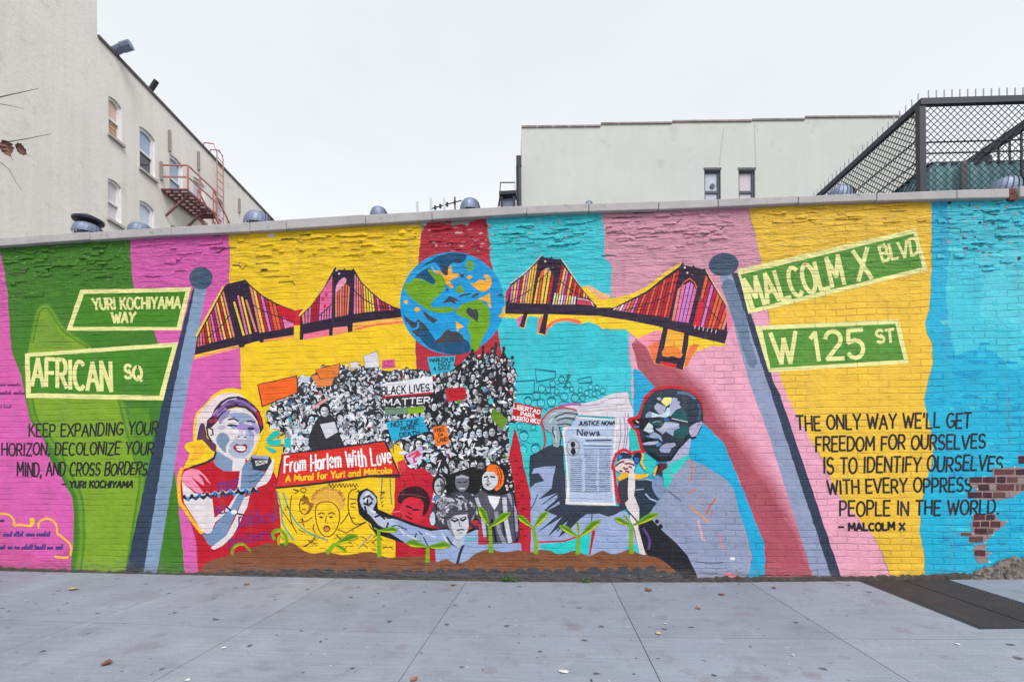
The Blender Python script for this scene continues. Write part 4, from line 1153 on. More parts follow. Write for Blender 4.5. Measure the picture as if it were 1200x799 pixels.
p.stroke(V5([(22, 275), (50, 380), (60, 470), (120, 560)]), 2.0, (60, 170, 160), smooth=3)
p.stroke(V5([(60, 285), (90, 370), (130, 450), (210, 520), (320, 560)]), 1.8, (60, 170, 160), smooth=3)
p.stroke(V5([(640, 200), (635, 280), (630, 330)]), 1.4, (110, 120, 110)); p.stroke(V5([(685, 205), (690, 300), (695, 350)]), 1.4, (110, 120, 110))
p.stroke(V5([(580, 530), (545, 560), (505, 610)]), 1.4, (150, 150, 140))
rnd = random.Random(31)
for i in range(26):                        # wiry hair, folds of clothes, fingers
    t = math.pi * (1.05 + .9 * i / 25)
    x, y = 322 + 92 * math.cos(t), 350 + 84 * math.sin(t)
    p.stroke(V5([(x, y), (x + rnd.uniform(-10, 10), y - rnd.uniform(6, 16)), (x + rnd.uniform(-14, 14), y - rnd.uniform(10, 22))]), rnd.uniform(.6, 1.0), rnd.choice([(176, 124, 48), (150, 98, 36)]))
for i in range(34):
    x, y = rnd.uniform(140, 700), rnd.uniform(540, 625)
    d = rnd.uniform(-.9, .9); l = rnd.uniform(14, 34)
    p.stroke(V5([(x, y), (x + l * .5, y + l * .5 * d), (x + l, y + l * d * 1.4)]), rnd.uniform(.6, 1.1), rnd.choice([BR, (150, 104, 40), (210, 150, 50)]))
for i in range(22):
    x, y = rnd.choice([rnd.uniform(60, 240), rnd.uniform(400, 520), rnd.uniform(600, 700)]), rnd.uniform(270, 520)
    l = rnd.uniform(10, 26)
    p.stroke(V5([(x, y), (x + l * .4, y - l * .3), (x + l * .7, y + l * .5)]), rnd.uniform(.6, 1.2), rnd.choice([BR, BR, (160, 110, 40), (214, 160, 60)]))
p.stroke(V5([(110, 300), (100, 380), (110, 460), (140, 520)]), 1.1, BR, smooth=3); p.stroke(V5([(560, 470), (600, 520), (640, 560)]), 1.2, BR, smooth=3)
p.stroke(V5([(250, 540), (230, 570), (180, 600)]), 1.2, BR); p.stroke(V5([(370, 530), (400, 560), (460, 580)]), 1.2, BR)
p.done('brown line drawing of a chanting person on yellow')
# red block with a person in a cap


p = Paint('painted_portrait')
DR = (52, 16, 28)
p.poly(Q([(455, 0), (560, -60), (700, -90), (780, -20), (785, 120), (765, 220), (800, 440), (700, 440), (470, 345), (420, 300), (455, 260)]), (192, 22, 46), jit=.6)
p.poly(Q([(465, 530), (700, 590), (800, 600), (805, 705), (465, 690)]), (178, 20, 42), jit=.6)
p.poly(Q([(500, 330), (505, 230), (560, 160), (690, 170), (720, 240), (690, 330), (640, 395), (560, 370)]), (204, 34, 56), smooth=2)
p.poly(Q([(478, 190), (500, 120), (560, 80), (640, 68), (710, 95), (755, 170), (750, 240), (725, 300), (690, 320), (705, 230), (680, 180), (600, 160), (545, 175), (515, 215), (495, 215)]), DR, smooth=2)
p.stroke(Q([(490, 140), (600, 138), (720, 165)]), 1.2, (110, 60, 60))
p.stroke(Q([(555, 235), (600, 255)]), 2.4, DR); p.stroke(Q([(610, 270), (660, 268)]), 2.4, DR); p.stroke(Q([(550, 320), (605, 350)]), 1.8, DR); p.stroke(Q([(565, 290), (600, 305)]), 1.3, DR)
p.stroke(Q([(510, 300), (505, 350), (580, 380)]), 1.0, DR); p.stroke(Q([(430, 290), (500, 280)]), 1.0, (240, 120, 150))
for a in ([(520, 10), (545, 40), (530, 80)], [(600, -40), (620, 0)], [(480, -30), (500, 10)], [(700, 20), (740, 40)]): p.stroke(Q(a), 1.3, (120, 10, 28))
p.poly(Q([(480, -140), (540, -160), (560, -60), (490, -40)]), (208, 50, 60), jit=.5)
p.done('painted red portrait of a person in a dark cap')

# black and white people under the globe
p = Paint('painted_portrait')
p.poly(RR([(130, 170), (330, 100), (400, 120), (380, 320), (330, 300), (150, 300)]), (22, 22, 26), jit=.6)
K0, GR, LG = (26, 26, 30), (112, 112, 122), (200, 202, 208)
p.ell(*RR([(88, 235)])[0], 8, 12, K0); p.ell(*RR([(92, 245)])[0], 6, 10, (176, 180, 188), n=16)
p.poly(RR([(95, 200), (130, 230), (120, 290), (100, 300), (104, 250)]), (80, 82, 90), smooth=2)
p.stroke(RR([(75, 235), (90, 238)]), 1.4, K0); p.stroke(RR([(100, 238), (116, 232)]), 1.4, K0); p.stroke(RR([(85, 278), (105, 278)]), 1.3, K0)
p.ell(*RR([(255, 210)])[0], 8.2, 11.6, (104, 106, 116), n=18); p.stroke(RR([(215, 180), (255, 172), (300, 182)]), 2.4, (160, 162, 172)); p.stroke(RR([(225, 212), (250, 216)]), 1.5, K0)
p.stroke(RR([(265, 216), (292, 208)]), 1.5, K0); p.stroke(RR([(238, 258), (275, 258)]), 1.6, (190, 190, 200)); p.stroke(RR([(220, 160), (255, 145), (292, 160)]), 3, K0)
p.done('two dark painted faces in the centre of the mural')
p = Paint('painted_portrait')
p.poly(RR([(395, 260), (385, 140), (430, 95), (520, 85), (620, 90), (640, 200), (700, 330), (660, 640), (480, 660), (370, 440), (350, 320)]), K0, jit=.5)
p.poly(RR([(340, 310), (400, 270), (440, 300), (540, 310), (610, 280), (625, 320), (665, 600), (600, 668), (470, 660), (400, 560), (365, 420)]), (78, 78, 92), jit=.4)
p.poly(RR([(440, 310), (530, 318), (515, 370), (488, 412), (455, 360)]), (224, 226, 232))
for a, c_, wd in (([(360, 330), (400, 440), (420, 600)], (180, 182, 194), 4), ([(560, 330), (570, 480), (600, 640)], (196, 196, 208), 5), ([(590, 300), (640, 420), (650, 560)], (150, 150, 166), 3.5), ([(500, 430), (520, 560), (560, 650)], (140, 140, 156), 4.5), ([(470, 480), (500, 640)], K0, 3), ([(540, 420), (560, 600)], K0, 2), ([(620, 340), (640, 640)], (60, 40, 90), 1.6)): p.stroke(RR(a), wd, c_)
p.poly(RR([(405, 235), (400, 180), (425, 140), (470, 130), (510, 150), (515, 200), (495, 245), (460, 270), (425, 262)]), (206, 206, 212), smooth=2)
p.poly(RR([(430, 125), (450, 90), (500, 90), (545, 130), (558, 190), (545, 240), (505, 275), (490, 262), (512, 215), (508, 170), (480, 140), (445, 140)]), (246, 112, 30), smooth=2)
p.stroke(RR([(520, 110), (540, 160), (530, 230)]), 1.4, (120, 50, 20)); p.stroke(RR([(500, 105), (525, 170), (515, 240)]), 1.0, (120, 50, 20))
p.stroke(RR([(415, 178), (440, 172)]), 2.0, K0); p.stroke(RR([(460, 172), (490, 178)]), 2.0, K0); p.stroke(RR([(445, 180), (438, 205), (452, 208)]), 1.2, K0); p.poly(RR([(415, 222), (440, 212), (470, 222), (440, 240)]), (50, 30, 40)); p.stroke(RR([(424, 222), (458, 223)]), .9, WH)
p.poly(RR([(560, 100), (610, 85), (635, 120), (640, 190), (615, 240), (580, 230), (560, 170)]), K0, smooth=2)
rnd = random.Random(5)
for _ in range(16):
    x, y = rnd.uniform(568, 632), rnd.uniform(100, 290); p.ell(*RR([(x, y)])[0], rnd.uniform(.8, 2.2), rnd.uniform(.8, 1.8), rnd.choice([(214, 214, 220), (150, 150, 160)]), rnd.random() * 3, 8)
p.done('painted woman with orange hair in a grey suit')
# raised fist and boy
p = Paint('painted_portrait')
p.poly(RR([(60, 690), (200, 640), (380, 660), (680, 650), (690, 690), (690, 740), (560, 740), (380, 790), (70, 800)]), (140, 160, 198), jit=.4)
p.poly(Q([(135, 180), (150, 112), (215, 84), (270, 112), (308, 158), (312, 262), (440, 318), (700, 408), (820, 430), (900, 420), (1010, 480), (1165, 400), (1165, 560), (990, 600), (800, 600), (700, 600), (470, 532), (370, 500), (290, 470), (250, 385), (190, 345), (150, 300)]), (24, 24, 32), jit=.3)
p.poly(Q([(158, 195), (180, 130), (222, 105), (262, 128), (296, 168), (300, 205), (272, 262), (300, 300), (382, 335), (390, 370), (380, 420), (320, 400), (250, 320), (195, 270)]), (176, 182, 202), smooth=2)
for a, wd in (([(190, 175), (240, 150), (270, 185)], 2.2), ([(195, 215), (235, 230), (262, 205)], 2.6), ([(200, 240), (215, 290)], 2.4), ([(222, 180), (225, 225)], 2.2), ([(290, 330), (330, 310), (370, 345)], 2.4)): p.stroke(Q(a), wd, K0)
for a in ([(205, 140), (240, 125)], [(205, 195), (215, 170)], [(245, 270), (290, 290)]): p.stroke(Q(a), 2.0, (226, 228, 236))
p.poly(Q([(388, 345), (470, 350), (600, 402), (760, 448), (900, 432), (1010, 500), (1165, 430), (1165, 640), (1060, 700), (810, 722), (800, 595), (700, 592), (560, 560), (470, 502), (392, 452)]), (146, 166, 200), jit=.3)
p.poly(Q([(395, 350), (480, 355), (475, 425), (400, 440)]), (170, 184, 212), smooth=2)
for a, wd in (([(400, 380), (385, 430), (340, 430)], 2.4), ([(640, 470), (620, 530)], 1.6), ([(700, 500), (740, 580)], 1.4), ([(430, 410), (470, 400)], 1.4), ([(480, 400), (560, 440)], 1.3), ([(660, 450), (690, 480)], 1.2), ([(900, 500), (940, 560), (1000, 580)], 2.0), ([(1040, 560), (1010, 640), (990, 720)], 3.2), ([(1080, 380), (1165, 430)], 3)): p.stroke(Q(a), wd, (44, 48, 64))
for a in ([(560, 480), (640, 520)], [(720, 470), (800, 500)], [(860, 470), (900, 540)], [(500, 430), (540, 480)]): p.stroke(Q(a), 2.2, (196, 202, 218))
p.poly(Q([(765, 290), (800, 190), (880, 150), (960, 118), (1060, 115), (1130, 165), (1150, 260), (1110, 340), (1080, 400), (900, 420), (800, 410), (750, 350)]), (60, 60, 70), smooth=2)
rnd = random.Random(12)
for _ in range(110):
    t, q = rnd.uniform(0, 6.28), rnd.uniform(.25, 1)
    x, y = 955 + 185 * q * math.cos(t), 265 + 140 * q * math.sin(t)
    if y > 330 and 880 < x < 1090: continue
    k = rnd.choice([(196, 198, 206), (150, 152, 162), (110, 112, 122), (30, 30, 36), (174, 178, 190)])
    d = t + 1.57 + rnd.uniform(-.6, .6)
    p.stroke(Q([(x, y), (x + 26 * math.cos(d), y + 22 * math.sin(d)), (x + 46 * math.cos(d + .5), y + 34 * math.sin(d + .5))]), rnd.uniform(1, 2.4), k)
p.poly(Q([(765, 300), (790, 290), (800, 380), (770, 400), (752, 350)]), (190, 206, 218), smooth=2)
p.poly(Q([(900, 345), (940, 300), (1040, 290), (1075, 330), (1085, 400), (1065, 470), (1010, 520), (965, 505), (925, 450)]), (198, 200, 208), smooth=2)
p.poly(Q([(905, 345), (930, 360), (940, 430), (970, 500), (940, 480), (915, 420)]), (128, 130, 142), smooth=2)
p.poly(Q([(890, 300), (960, 275), (1060, 270), (1080, 300), (1020, 310), (960, 320), (905, 360)]), (70, 70, 80), smooth=2)
p.stroke(Q([(935, 350), (965, 368), (995, 352)]), 2.2, K0); p.stroke(Q([(1015, 352), (1035, 360), (1062, 342)]), 2.2, K0); p.stroke(Q([(940, 335), (990, 345)]), 1.1, K0); p.stroke(Q([(1012, 342), (1060, 328)]), 1.1, K0)
p.stroke(Q([(1000, 360), (1010, 410), (1030, 405)]), 1.2, (90, 92, 104)); p.stroke(Q([(985, 445), (1015, 436), (1045, 438)]), 1.6, K0); p.stroke(Q([(1000, 465), (1030, 462)]), 1.3, (120, 122, 132))
p.stroke(Q([(1065, 510), (1130, 520), (1165, 500)]), 2.0, (50, 180, 180)); p.poly(Q([(960, 510), (1000, 540), (1040, 510), (1050, 560), (1000, 590), (950, 560)]), (180, 186, 204))
p.done('painted youth with curly grey hair raising a fist')
# red column
p = Paint('painted_column')
p.poly([(596, 538), (603, 500), (609, 520), (614, 548), (620, 570), (623, 600), (624, 650), (612, 652), (608, 610), (603, 575), (600, 555)], (184, 20, 42), jit=.6)
rnd = random.Random(3)
for i in range(12):
    y = 540 + i * 8; x = 603 + (y - 540) * .06 + (5 if i % 2 else 0)
    p.stroke([(x, y), (x + rnd.uniform(2.5, 4.5), y - .4)], 1.8, (92, 14, 30))
p.done('red painted column with dark dashes')

# banner
p = Paint('painted_banner')
p.poly(P8([(85, 175), (600, 105), (1050, 45), (1065, 60), (1195, 372), (1190, 395), (900, 390), (600, 438), (300, 475), (20, 500), (25, 470)]), (34, 36, 52), jit=.2)
p.poly(P8([(96, 182), (600, 125), (1042, 60), (1178, 362), (900, 372), (600, 416), (300, 455), (34, 482)]), (214, 44, 34), jit=.2)
o = p.done('red painted banner reading From Harlem With Love')
l = Paint('lettering', o)
l.text('From Harlem With Love', P8([(112, 198), (1095, 100), (1118, 262), (106, 345)]), 2.15, (238, 236, 238), .06); l.done('white brushed lettering')
l = Paint('lettering', o)
l.text('A Mural for Yuri and Malcolm', P8([(124, 372), (1112, 292), (1112, 350), (122, 432)]), 1.9, (248, 190, 30), .05); l.done('yellow brushed lettering')
p = Paint('painted_burst')
A_ = lambda pts: Z(200, 450, 7.99, pts)
B_ = lambda pts: Z(200, 550, 7.99, pts)
TQ = (24, 184, 176)
for a in ([(890, 520), (960, 445), (1010, 430), (1028, 460), (1000, 490), (920, 530)], [(895, 545), (930, 526), (1038, 515), (1036, 578), (930, 575)], [(885, 582), (930, 590), (1002, 625), (962, 645), (920, 622)], [(1065, 510), (1128, 505), (1126, 590), (1070, 592)]): p.poly(A_(a), TQ, jit=.25)
p.done('turquoise painted burst of sound by the banner')

# ------------------------------------------------------------------ woman with the recorder
p = Paint('painted_portrait')
HAL = (250, 200, 24)
p.poly(A_([(130, 590), (150, 555), (215, 530), (212, 450), (222, 330), (250, 262), (330, 180), (400, 100), (480, 52), (580, 34), (660, 52), (760, 100), (840, 190), (885, 300), (885, 420), (840, 540), (800, 650), (700, 700), (400, 700), (330, 745), (190, 775), (110, 810), (150, 720), (185, 650), (150, 620)]), HAL, jit=.3)
p.poly(A_([(160, 590), (230, 560), (300, 560), (330, 620), (300, 680), (220, 720), (180, 740), (210, 660), (230, 610)]), (244, 176, 40), smooth=2)
RED, SK, GB, PP = (186, 14, 36), (222, 212, 214), (118, 142, 176), (122, 72, 134)
p.poly(B_([(100, 0), (190, -25), (240, -40), (330, -62), (420, -78), (480, -40), (520, -10), (620, 10), (700, 0), (960, 10), (1005, 100), (985, 170), (1020, 350), (1035, 560), (1010, 760), (800, 960), (262, 960), (240, 650), (180, 450), (108, 320), (95, 100)]), RED, jit=.4)
p.stroke(B_([(110, -10), (85, 60), (80, 180), (92, 300), (130, 360), (200, 470), (295, 592)]), 4.2, (248, 182, 40), smooth=3)
p.poly(A_([(245, 520), (238, 420), (255, 300), (300, 230), (380, 150), (450, 100), (540, 78), (640, 88), (712, 138), (600, 135), (500, 170), (430, 240), (390, 310), (350, 370), (340, 450), (300, 400), (270, 400), (260, 500)]), (226, 206, 206), jit=.2)
p.poly(A_([(290, 362), (320, 370), (332, 440), (342, 500), (392, 540), (432, 560), (428, 645), (380, 612), (330, 550), (300, 520), (246, 525), (262, 440), (275, 390)]), (92, 52, 78), jit=.2)
p.poly(A_([(335, 420), (345, 340), (385, 300), (415, 230), (470, 165), (545, 122), (640, 112), (710, 138), (780, 195), (832, 250), (862, 330), (876, 410), (836, 470), (815, 350), (760, 270), (700, 228), (620, 215), (540, 235), (490, 280), (450, 340), (420, 390), (370, 410)]), (52, 34, 62), jit=.2)
for a, c_, wd in (([(440, 270), (500, 200), (580, 170)], PP, 4), ([(560, 160), (640, 160), (740, 190)], (96, 70, 124), 5), ([(430, 300), (480, 250), (520, 230)], (150, 120, 190), 3), ([(370, 350), (430, 340), (440, 380)], (150, 50, 60), 4), ([(790, 240), (830, 300), (850, 380)], (180, 30, 60), 3), ([(760, 220), (800, 250)], (190, 120, 180), 3), ([(400, 290), (440, 240)], (160, 130, 190), 2)): p.stroke(A_(a), wd, c_)
p.poly(A_([(378, 412), (440, 350), (490, 285), (545, 240), (640, 222), (715, 238), (780, 300), (815, 370), (838, 440), (815, 540), (770, 640), (720, 720), (620, 740), (540, 700), (470, 650), (430, 570), (395, 530), (362, 480), (360, 420)]), SK, smooth=2)
p.poly(A_([(560, 272), (680, 265), (760, 300), (800, 345), (785, 372), (700, 352), (660, 392), (620, 332), (560, 300)]), (142, 158, 188), smooth=2)
for a, c_ in (([(450, 330), (500, 268), (560, 240), (545, 300), (500, 330), (470, 380)], (150, 140, 186)), ([(760, 300), (815, 380), (836, 450), (800, 470), (780, 400), (745, 350)], (160, 150, 190)), ([(700, 440), (760, 440), (790, 470), (765, 560), (735, 590), (735, 520)], (150, 160, 190)), ([(440, 400), (500, 385), (530, 400), (480, 430)], (188, 178, 206)), ([(640, 400), (672, 410), (690, 480), (660, 500), (640, 470)], (196, 190, 210)), ([(610, 520), (700, 515), (720, 545), (600, 556)], (190, 186, 206))):
    p.poly(A_(a), c_, smooth=2)
for a, c_, wd in (([(420, 300), (470, 230), (540, 180)], (138, 96, 160), 2.2), ([(450, 270), (520, 205), (600, 190)], (96, 74, 120), 1.6), ([(600, 150), (680, 165), (760, 215)], (140, 104, 168), 2.0), ([(640, 190), (720, 205), (790, 260)], (110, 84, 140), 1.8), ([(395, 350), (430, 300)], (120, 40, 60), 2.4), ([(480, 195), (540, 150), (620, 135)], (200, 190, 206), 1.2)): p.stroke(A_(a), wd, c_)
p.stroke(A_([(365, 410), (395, 425), (400, 470), (380, 480)]), 1.7, (52, 56, 70)); p.stroke(A_([(340, 400), (352, 480), (385, 535)]), 2.0, (44, 34, 50))
p.stroke(A_([(545, 332), (590, 322), (636, 346)]), 2.0, (52, 54, 72)); p.stroke(A_([(715, 350), (750, 344), (792, 356)]), 1.8, (52, 54, 72))
p.poly(A_([(600, 392), (680, 368), (790, 392), (830, 440), (720, 432), (680, 430), (625, 416)]), (154, 130, 190), smooth=2)
p.poly(A_([(525, 385), (570, 372), (635, 388), (600, 402), (560, 398)]), (56, 52, 90), smooth=2); p.ell(*A_([(592, 408)])[0], 2.6, 1.7, (150, 160, 200))
p.poly(A_([(718, 412), (755, 400), (790, 412), (752, 432)]), (56, 52, 90), smooth=2); p.poly(A_([(730, 430), (760, 430), (745, 452)]), (120, 130, 160))
p.poly(A_([(430, 510), (450, 470), (490, 452), (540, 480), (556, 530), (520, 580), (522, 642), (480, 612), (440, 560)]), (118, 140, 168), smooth=2)
p.poly(A_([(560, 560), (600, 530), (700, 520), (760, 490), (785, 560), (742, 640), (682, 692), (600, 682), (540, 640)]), (168, 174, 198), smooth=2)
p.poly(A_([(700, 440), (730, 450), (745, 520), (715, 540)]), (172, 178, 204), smooth=2)
p.ell(*A_([(640, 492)])[0], 1.7, .9, (70, 56, 84)); p.ell(*A_([(700, 496)])[0], 1.6, .9, (70, 56, 84)); p.stroke(A_([(618, 490), (608, 505), (640, 520)]), 1.0, (180, 160, 190))
p.poly(A_([(588, 592), (620, 558), (660, 570), (702, 558), (722, 590), (700, 630), (650, 644), (610, 622)]), (140, 22, 46), smooth=2)
p.poly(A_([(606, 580), (640, 574), (705, 582), (698, 594), (620, 594)]), (240, 240, 244)); p.poly(A_([(618, 602), (708, 598), (688, 622), (642, 622)]), (236, 236, 242), smooth=2)
p.stroke(A_([(560, 580), (535, 620), (545, 650)]), 1.2, SK)
p.poly(A_([(430, 622), (480, 650), (540, 690), (604, 712), (590, 815), (500, 812), (440, 775), (408, 735)]), (126, 146, 176), jit=.2); p.poly(A_([(584, 705), (690, 700), (712, 812), (580, 812)]), (224, 216, 218))
p.stroke(A_([(440, 620), (500, 660), (580, 710)]), 1.1, (190, 190, 205)); p.stroke(A_([(190, 780), (330, 735), (410, 690), (425, 640)]), 2.4, (40, 34, 52))
p.poly(B_([(100, 80), (130, 20), (200, -10), (270, 5), (330, 60), (382, 138), (345, 110), (300, 50), (262, 42), (300, 90), (318, 148), (290, 140), (195, 66), (310, 212), (285, 242), (200, 180), (110, 120)]), (238, 142, 172), jit=.3)
p.poly(B_([(108, 115), (230, 222), (300, 232), (390, 262), (415, 465), (422, 490), (382, 590), (340, 602), (290, 565), (130, 310), (118, 220)]), SK, jit=.2)
p.poly(B_([(292, 592), (372, 602), (430, 500), (540, 380), (600, 260), (640, 150), (670, -10), (700, -60), (760, -100), (775, -10), (850, 0), (890, 30), (820, 130), (720, 200), (692, 262), (602, 430), (520, 620), (392, 722), (350, 692)]), (112, 140, 176), jit=.2)
p.poly(B_([(380, 735), (392, 715), (520, 622), (600, 470), (690, 262), (742, 240), (722, 342), (662, 470), (590, 612), (490, 712), (410, 748)]), SK, jit=.2)
p.poly(B_([(652, 20), (672, 5), (652, 200), (602, 292), (562, 370), (420, 492), (408, 458), (550, 340), (622, 220)]), SK, jit=.2)
p.poly(B_([(770, 190), (820, 130), (890, 40), (940, -90), (975, -100), (962, 10), (940, 80), (900, 132)]), SK, jit=.2)
p.poly(A_([(758, 668), (930, 676), (952, 720), (905, 802), (850, 812), (775, 800), (745, 740)]), (44, 50, 64)); p.poly(A_([(758, 666), (930, 674), (915, 702), (768, 692)]), (150, 152, 200)); p.poly(A_([(792, 716), (915, 712), (905, 740), (802, 765)]), (206, 198, 190))
p.stroke(A_([(805, 745), (820, 722), (840, 745), (860, 722), (890, 738)]), 1.0, (44, 50, 64)); p.poly(A_([(700, 745), (735, 720), (765, 745), (762, 812), (690, 812)]), (112, 140, 176), smooth=2); p.ell(*A_([(710, 712)])[0], 1.2, 2, (190, 30, 40), n=8)
p.stroke(B_([(745, 120), (820, 90), (870, 40)]), 1.2, (80, 104, 140)); p.stroke(B_([(720, 60), (780, 60), (850, 20)]), 1.2, (80, 104, 140))
p.stroke(B_([(530, 352), (575, 388)]), 2.0, (28, 28, 34)); p.stroke(B_([(615, 408), (690, 425)]), 2.0, (28, 28, 34)); p.ell(*B_([(595, 396)])[0], 3.6, 2.7, (216, 226, 240))
TX = (112, 42, 122)
p.text('FREE', B_([(445, 125), (640, 95), (640, 175), (450, 205)]), 2.0, TX, .05); p.text('ALL', B_([(430, 340), (540, 330), (530, 400), (430, 415)]), 1.7, TX, .05)
p.text('political', B_([(640, 380), (990, 360), (985, 490), (640, 530)]), 1.6, TX, .05); p.text('prisoners', B_([(545, 610), (940, 520), (945, 640), (550, 720)]), 1.5, TX, .05)
band = [(130 + i * 36, 265 - i * 4 + (16 if i % 2 else -12)) for i in range(20)]
p.stroke(B_([(x, y - 18) for x, y in band]), 1.4, (190, 200, 210)); p.stroke(B_([(x, y + 6) for x, y in band]), 3.0, (28, 34, 52))
for i, (x, y) in enumerate(band): p.ell(*B_([(x, y)])[0], 2.0, 2.4, [(40, 120, 190), (56, 140, 200), (26, 30, 44), (60, 60, 130)][i % 4 if i % 5 else 2], n=8)
p.done('painted woman in a headscarf and red shirt speaking into a recorder')

# ------------------------------------------------------------------ newspaper and its reader's coat
p = Paint('painted_coat')
p.poly([(622, 547), (652, 545), (690, 590), (735, 600), (748, 640), (750, 662), (622, 662)], (148, 164, 200), jit=.4)
p.poly(N2([(170, 30), (300, -40), (420, -90), (480, -60), (500, 300), (512, 490), (1000, 500), (1062, 528), (960, 582), (900, 600), (820, 572), (700, 575), (640, 620), (560, 700), (430, 800), (520, 640), (330, 790), (470, 600), (240, 745), (420, 590), (300, 540), (430, 425), (270, 492), (420, 375), (250, 440), (370, 332), (406, 128), (300, 130), (200, 152), (182, 200), (250, 190), (302, 265), (220, 290), (170, 332), (160, 120)]), (46, 54, 70), jit=.4)
for a in ([(560, 560), (420, 740)], [(600, 570), (480, 760)], [(640, 560), (540, 720)]): p.stroke(N2(a), lambda t: 3.4 * (1 - .7 * t), (40, 46, 62))
for a in ([(440, 470), (330, 540)], [(420, 410), (310, 470)]): p.stroke(N2(a), lambda t: .6 + 2.4 * (1 - t), (150, 166, 200))
p.stroke(N2([(240, 390), (210, 470), (180, 520)]), 1.1, (46, 54, 70)); p.stroke(N2([(750, 570), (745, 640)]), 1.2, (46, 54, 70))
S3 = lambda pts: Z(590, 420, 3.073, pts)
p.poly(S3([(128, 668), (230, 658), (315, 628), (310, 705), (190, 705), (140, 690)]), (34, 194, 190), jit=.3); p.stroke(S3([(126, 660), (220, 656), (290, 632), (325, 618), (310, 705)]), 2.0, (186, 30, 50))
p.poly([(733, 640), (752, 636), (752, 660), (738, 656)], (60, 190, 210))
p.done('dark painted coat with a blue-grey lining')
p = Paint('painted_newspaper')
PG = (206, 212, 224)
p.poly(N1([(430, 380), (520, 350), (640, 348), (830, 300), (870, 270), (960, 245), (1086, 230), (1102, 330), (1138, 400), (1112, 640), (1088, 800), (1080, 830), (950, 800), (960, 470), (620, 450), (600, 400)]), (212, 206, 214), jit=.3)
for a, c_, wd in (([(450, 365), (560, 345), (640, 350)], (170, 100, 180), 3), ([(620, 370), (760, 360), (860, 330)], (190, 160, 190), 1.6), ([(640, 400), (800, 375), (1080, 350)], (164, 164, 180), .9), ([(650, 425), (850, 400), (1100, 385)], (200, 150, 160), .9), ([(830, 320), (960, 290), (1088, 270)], (170, 170, 186), .9), ([(1010, 480), (1020, 640), (990, 800)], (150, 150, 180), 1.2), ([(1050, 470), (1060, 620), (1040, 800)], (190, 120, 170), 1.2), ([(1090, 430), (1080, 640), (1060, 790)], (150, 150, 180), 1.2), ([(1086, 230), (1102, 330), (1136, 400)], (196, 130, 100), .8)): p.stroke(N1(a), wd, c_)
p.poly(N1([(470, 600), (480, 562), (560, 545), (600, 462), (700, 470), (985, 492), (1010, 530), (975, 640), (958, 830)]) + N2([(945, 100), (962, 440), (972, 495), (700, 496), (498, 480), (516, 300), (492, 0)]), (222, 218, 216), jit=.2)
p.poly(N1([(490, 610), (600, 480), (965, 500), (955, 660), (945, 830)]) + N2([(930, 100), (945, 440), (950, 470), (540, 460), (535, 300), (508, 0)]), (172, 188, 214), jit=.2)
p.text('JUSTICE NOW!', N1([(625, 508), (962, 508), (958, 542), (622, 545)]), 1.3, (30, 40, 60), .03); p.text('News', N1([(610, 582), (822, 582), (820, 640), (608, 645)]), 1.6, (54, 60, 80))
p.stroke(N1([(480, 655), (600, 645), (700, 660), (960, 655)]), 1.2, (226, 226, 230)); p.stroke(N1([(470, 572), (960, 572)]), .8, (222, 222, 228))
p.ell(*N1([(572, 755)])[0], 8, 10.5, (132, 140, 156)); p.ell(*N1([(572, 755)])[0], 6.6, 9, (178, 186, 200)); p.ell(*N1([(570, 725)])[0], 2.8, 3.6, (22, 24, 30)); p.poly(N1([(548, 800), (560, 755), (585, 755), (600, 800), (575, 830)]), (30, 34, 44))
p.stroke(N1([(690, 688), (930, 684)]), 1.7, (50, 58, 80)); p.stroke(N1([(672, 735), (930, 740)]), 1.3, (64, 96, 116)); p.stroke(N1([(670, 716), (940, 718)]), .8, (224, 226, 232))
rnd = random.Random(1)
for i in range(22):
    y = 770 + i * 18.5
    for (x0, x1) in ((545 if y > 860 else 672, 655 if y > 860 else 770), (682 if y > 860 else 780, 795), (812, 918)):
        a = x0 + rnd.uniform(0, 8)
        while a < x1 - 6:
            b = min(x1, a + rnd.uniform(16, 50)); p.stroke(N1([(a, y), (b, y + 1)]), rnd.uniform(.7, 1.0), (88, 98, 124)); a = b + 6
p.done('painted newspaper headed JUSTICE NOW! News')
p = Paint('painted_hand')
p.stroke(N1([(270, 520), (330, 435), (400, 390), (480, 380), (600, 405)]), 2.4, (186, 60, 66), smooth=3); p.stroke(N1([(275, 520), (300, 600), (310, 700), (295, 760)]), 2.0, (196, 40, 50), smooth=3)
p.poly(N1([(280, 512), (332, 442), (390, 402), (480, 388), (580, 402), (616, 428), (590, 455), (600, 475), (565, 500), (555, 530), (540, 552), (440, 562), (452, 640), (455, 720), (430, 752), (388, 742), (372, 622), (312, 580)]), (146, 162, 172), jit=.2)
for a in ([(400, 470), (500, 430), (612, 440)], [(420, 500), (500, 478), (590, 490)], [(430, 540), (500, 530), (555, 545)], [(440, 560), (462, 640), (450, 720)], [(385, 560), (380, 610), (400, 660)]): p.stroke(N1(a), 1.5, (54, 62, 76))
for a in ([(360, 450), (440, 415), (560, 412)], [(430, 470), (520, 455), (580, 462)], [(350, 520), (380, 480)], [(400, 600), (420, 700)]): p.stroke(N1(a), 1.3, (190, 202, 208))
p.done('grey painted hand holding the newspaper')

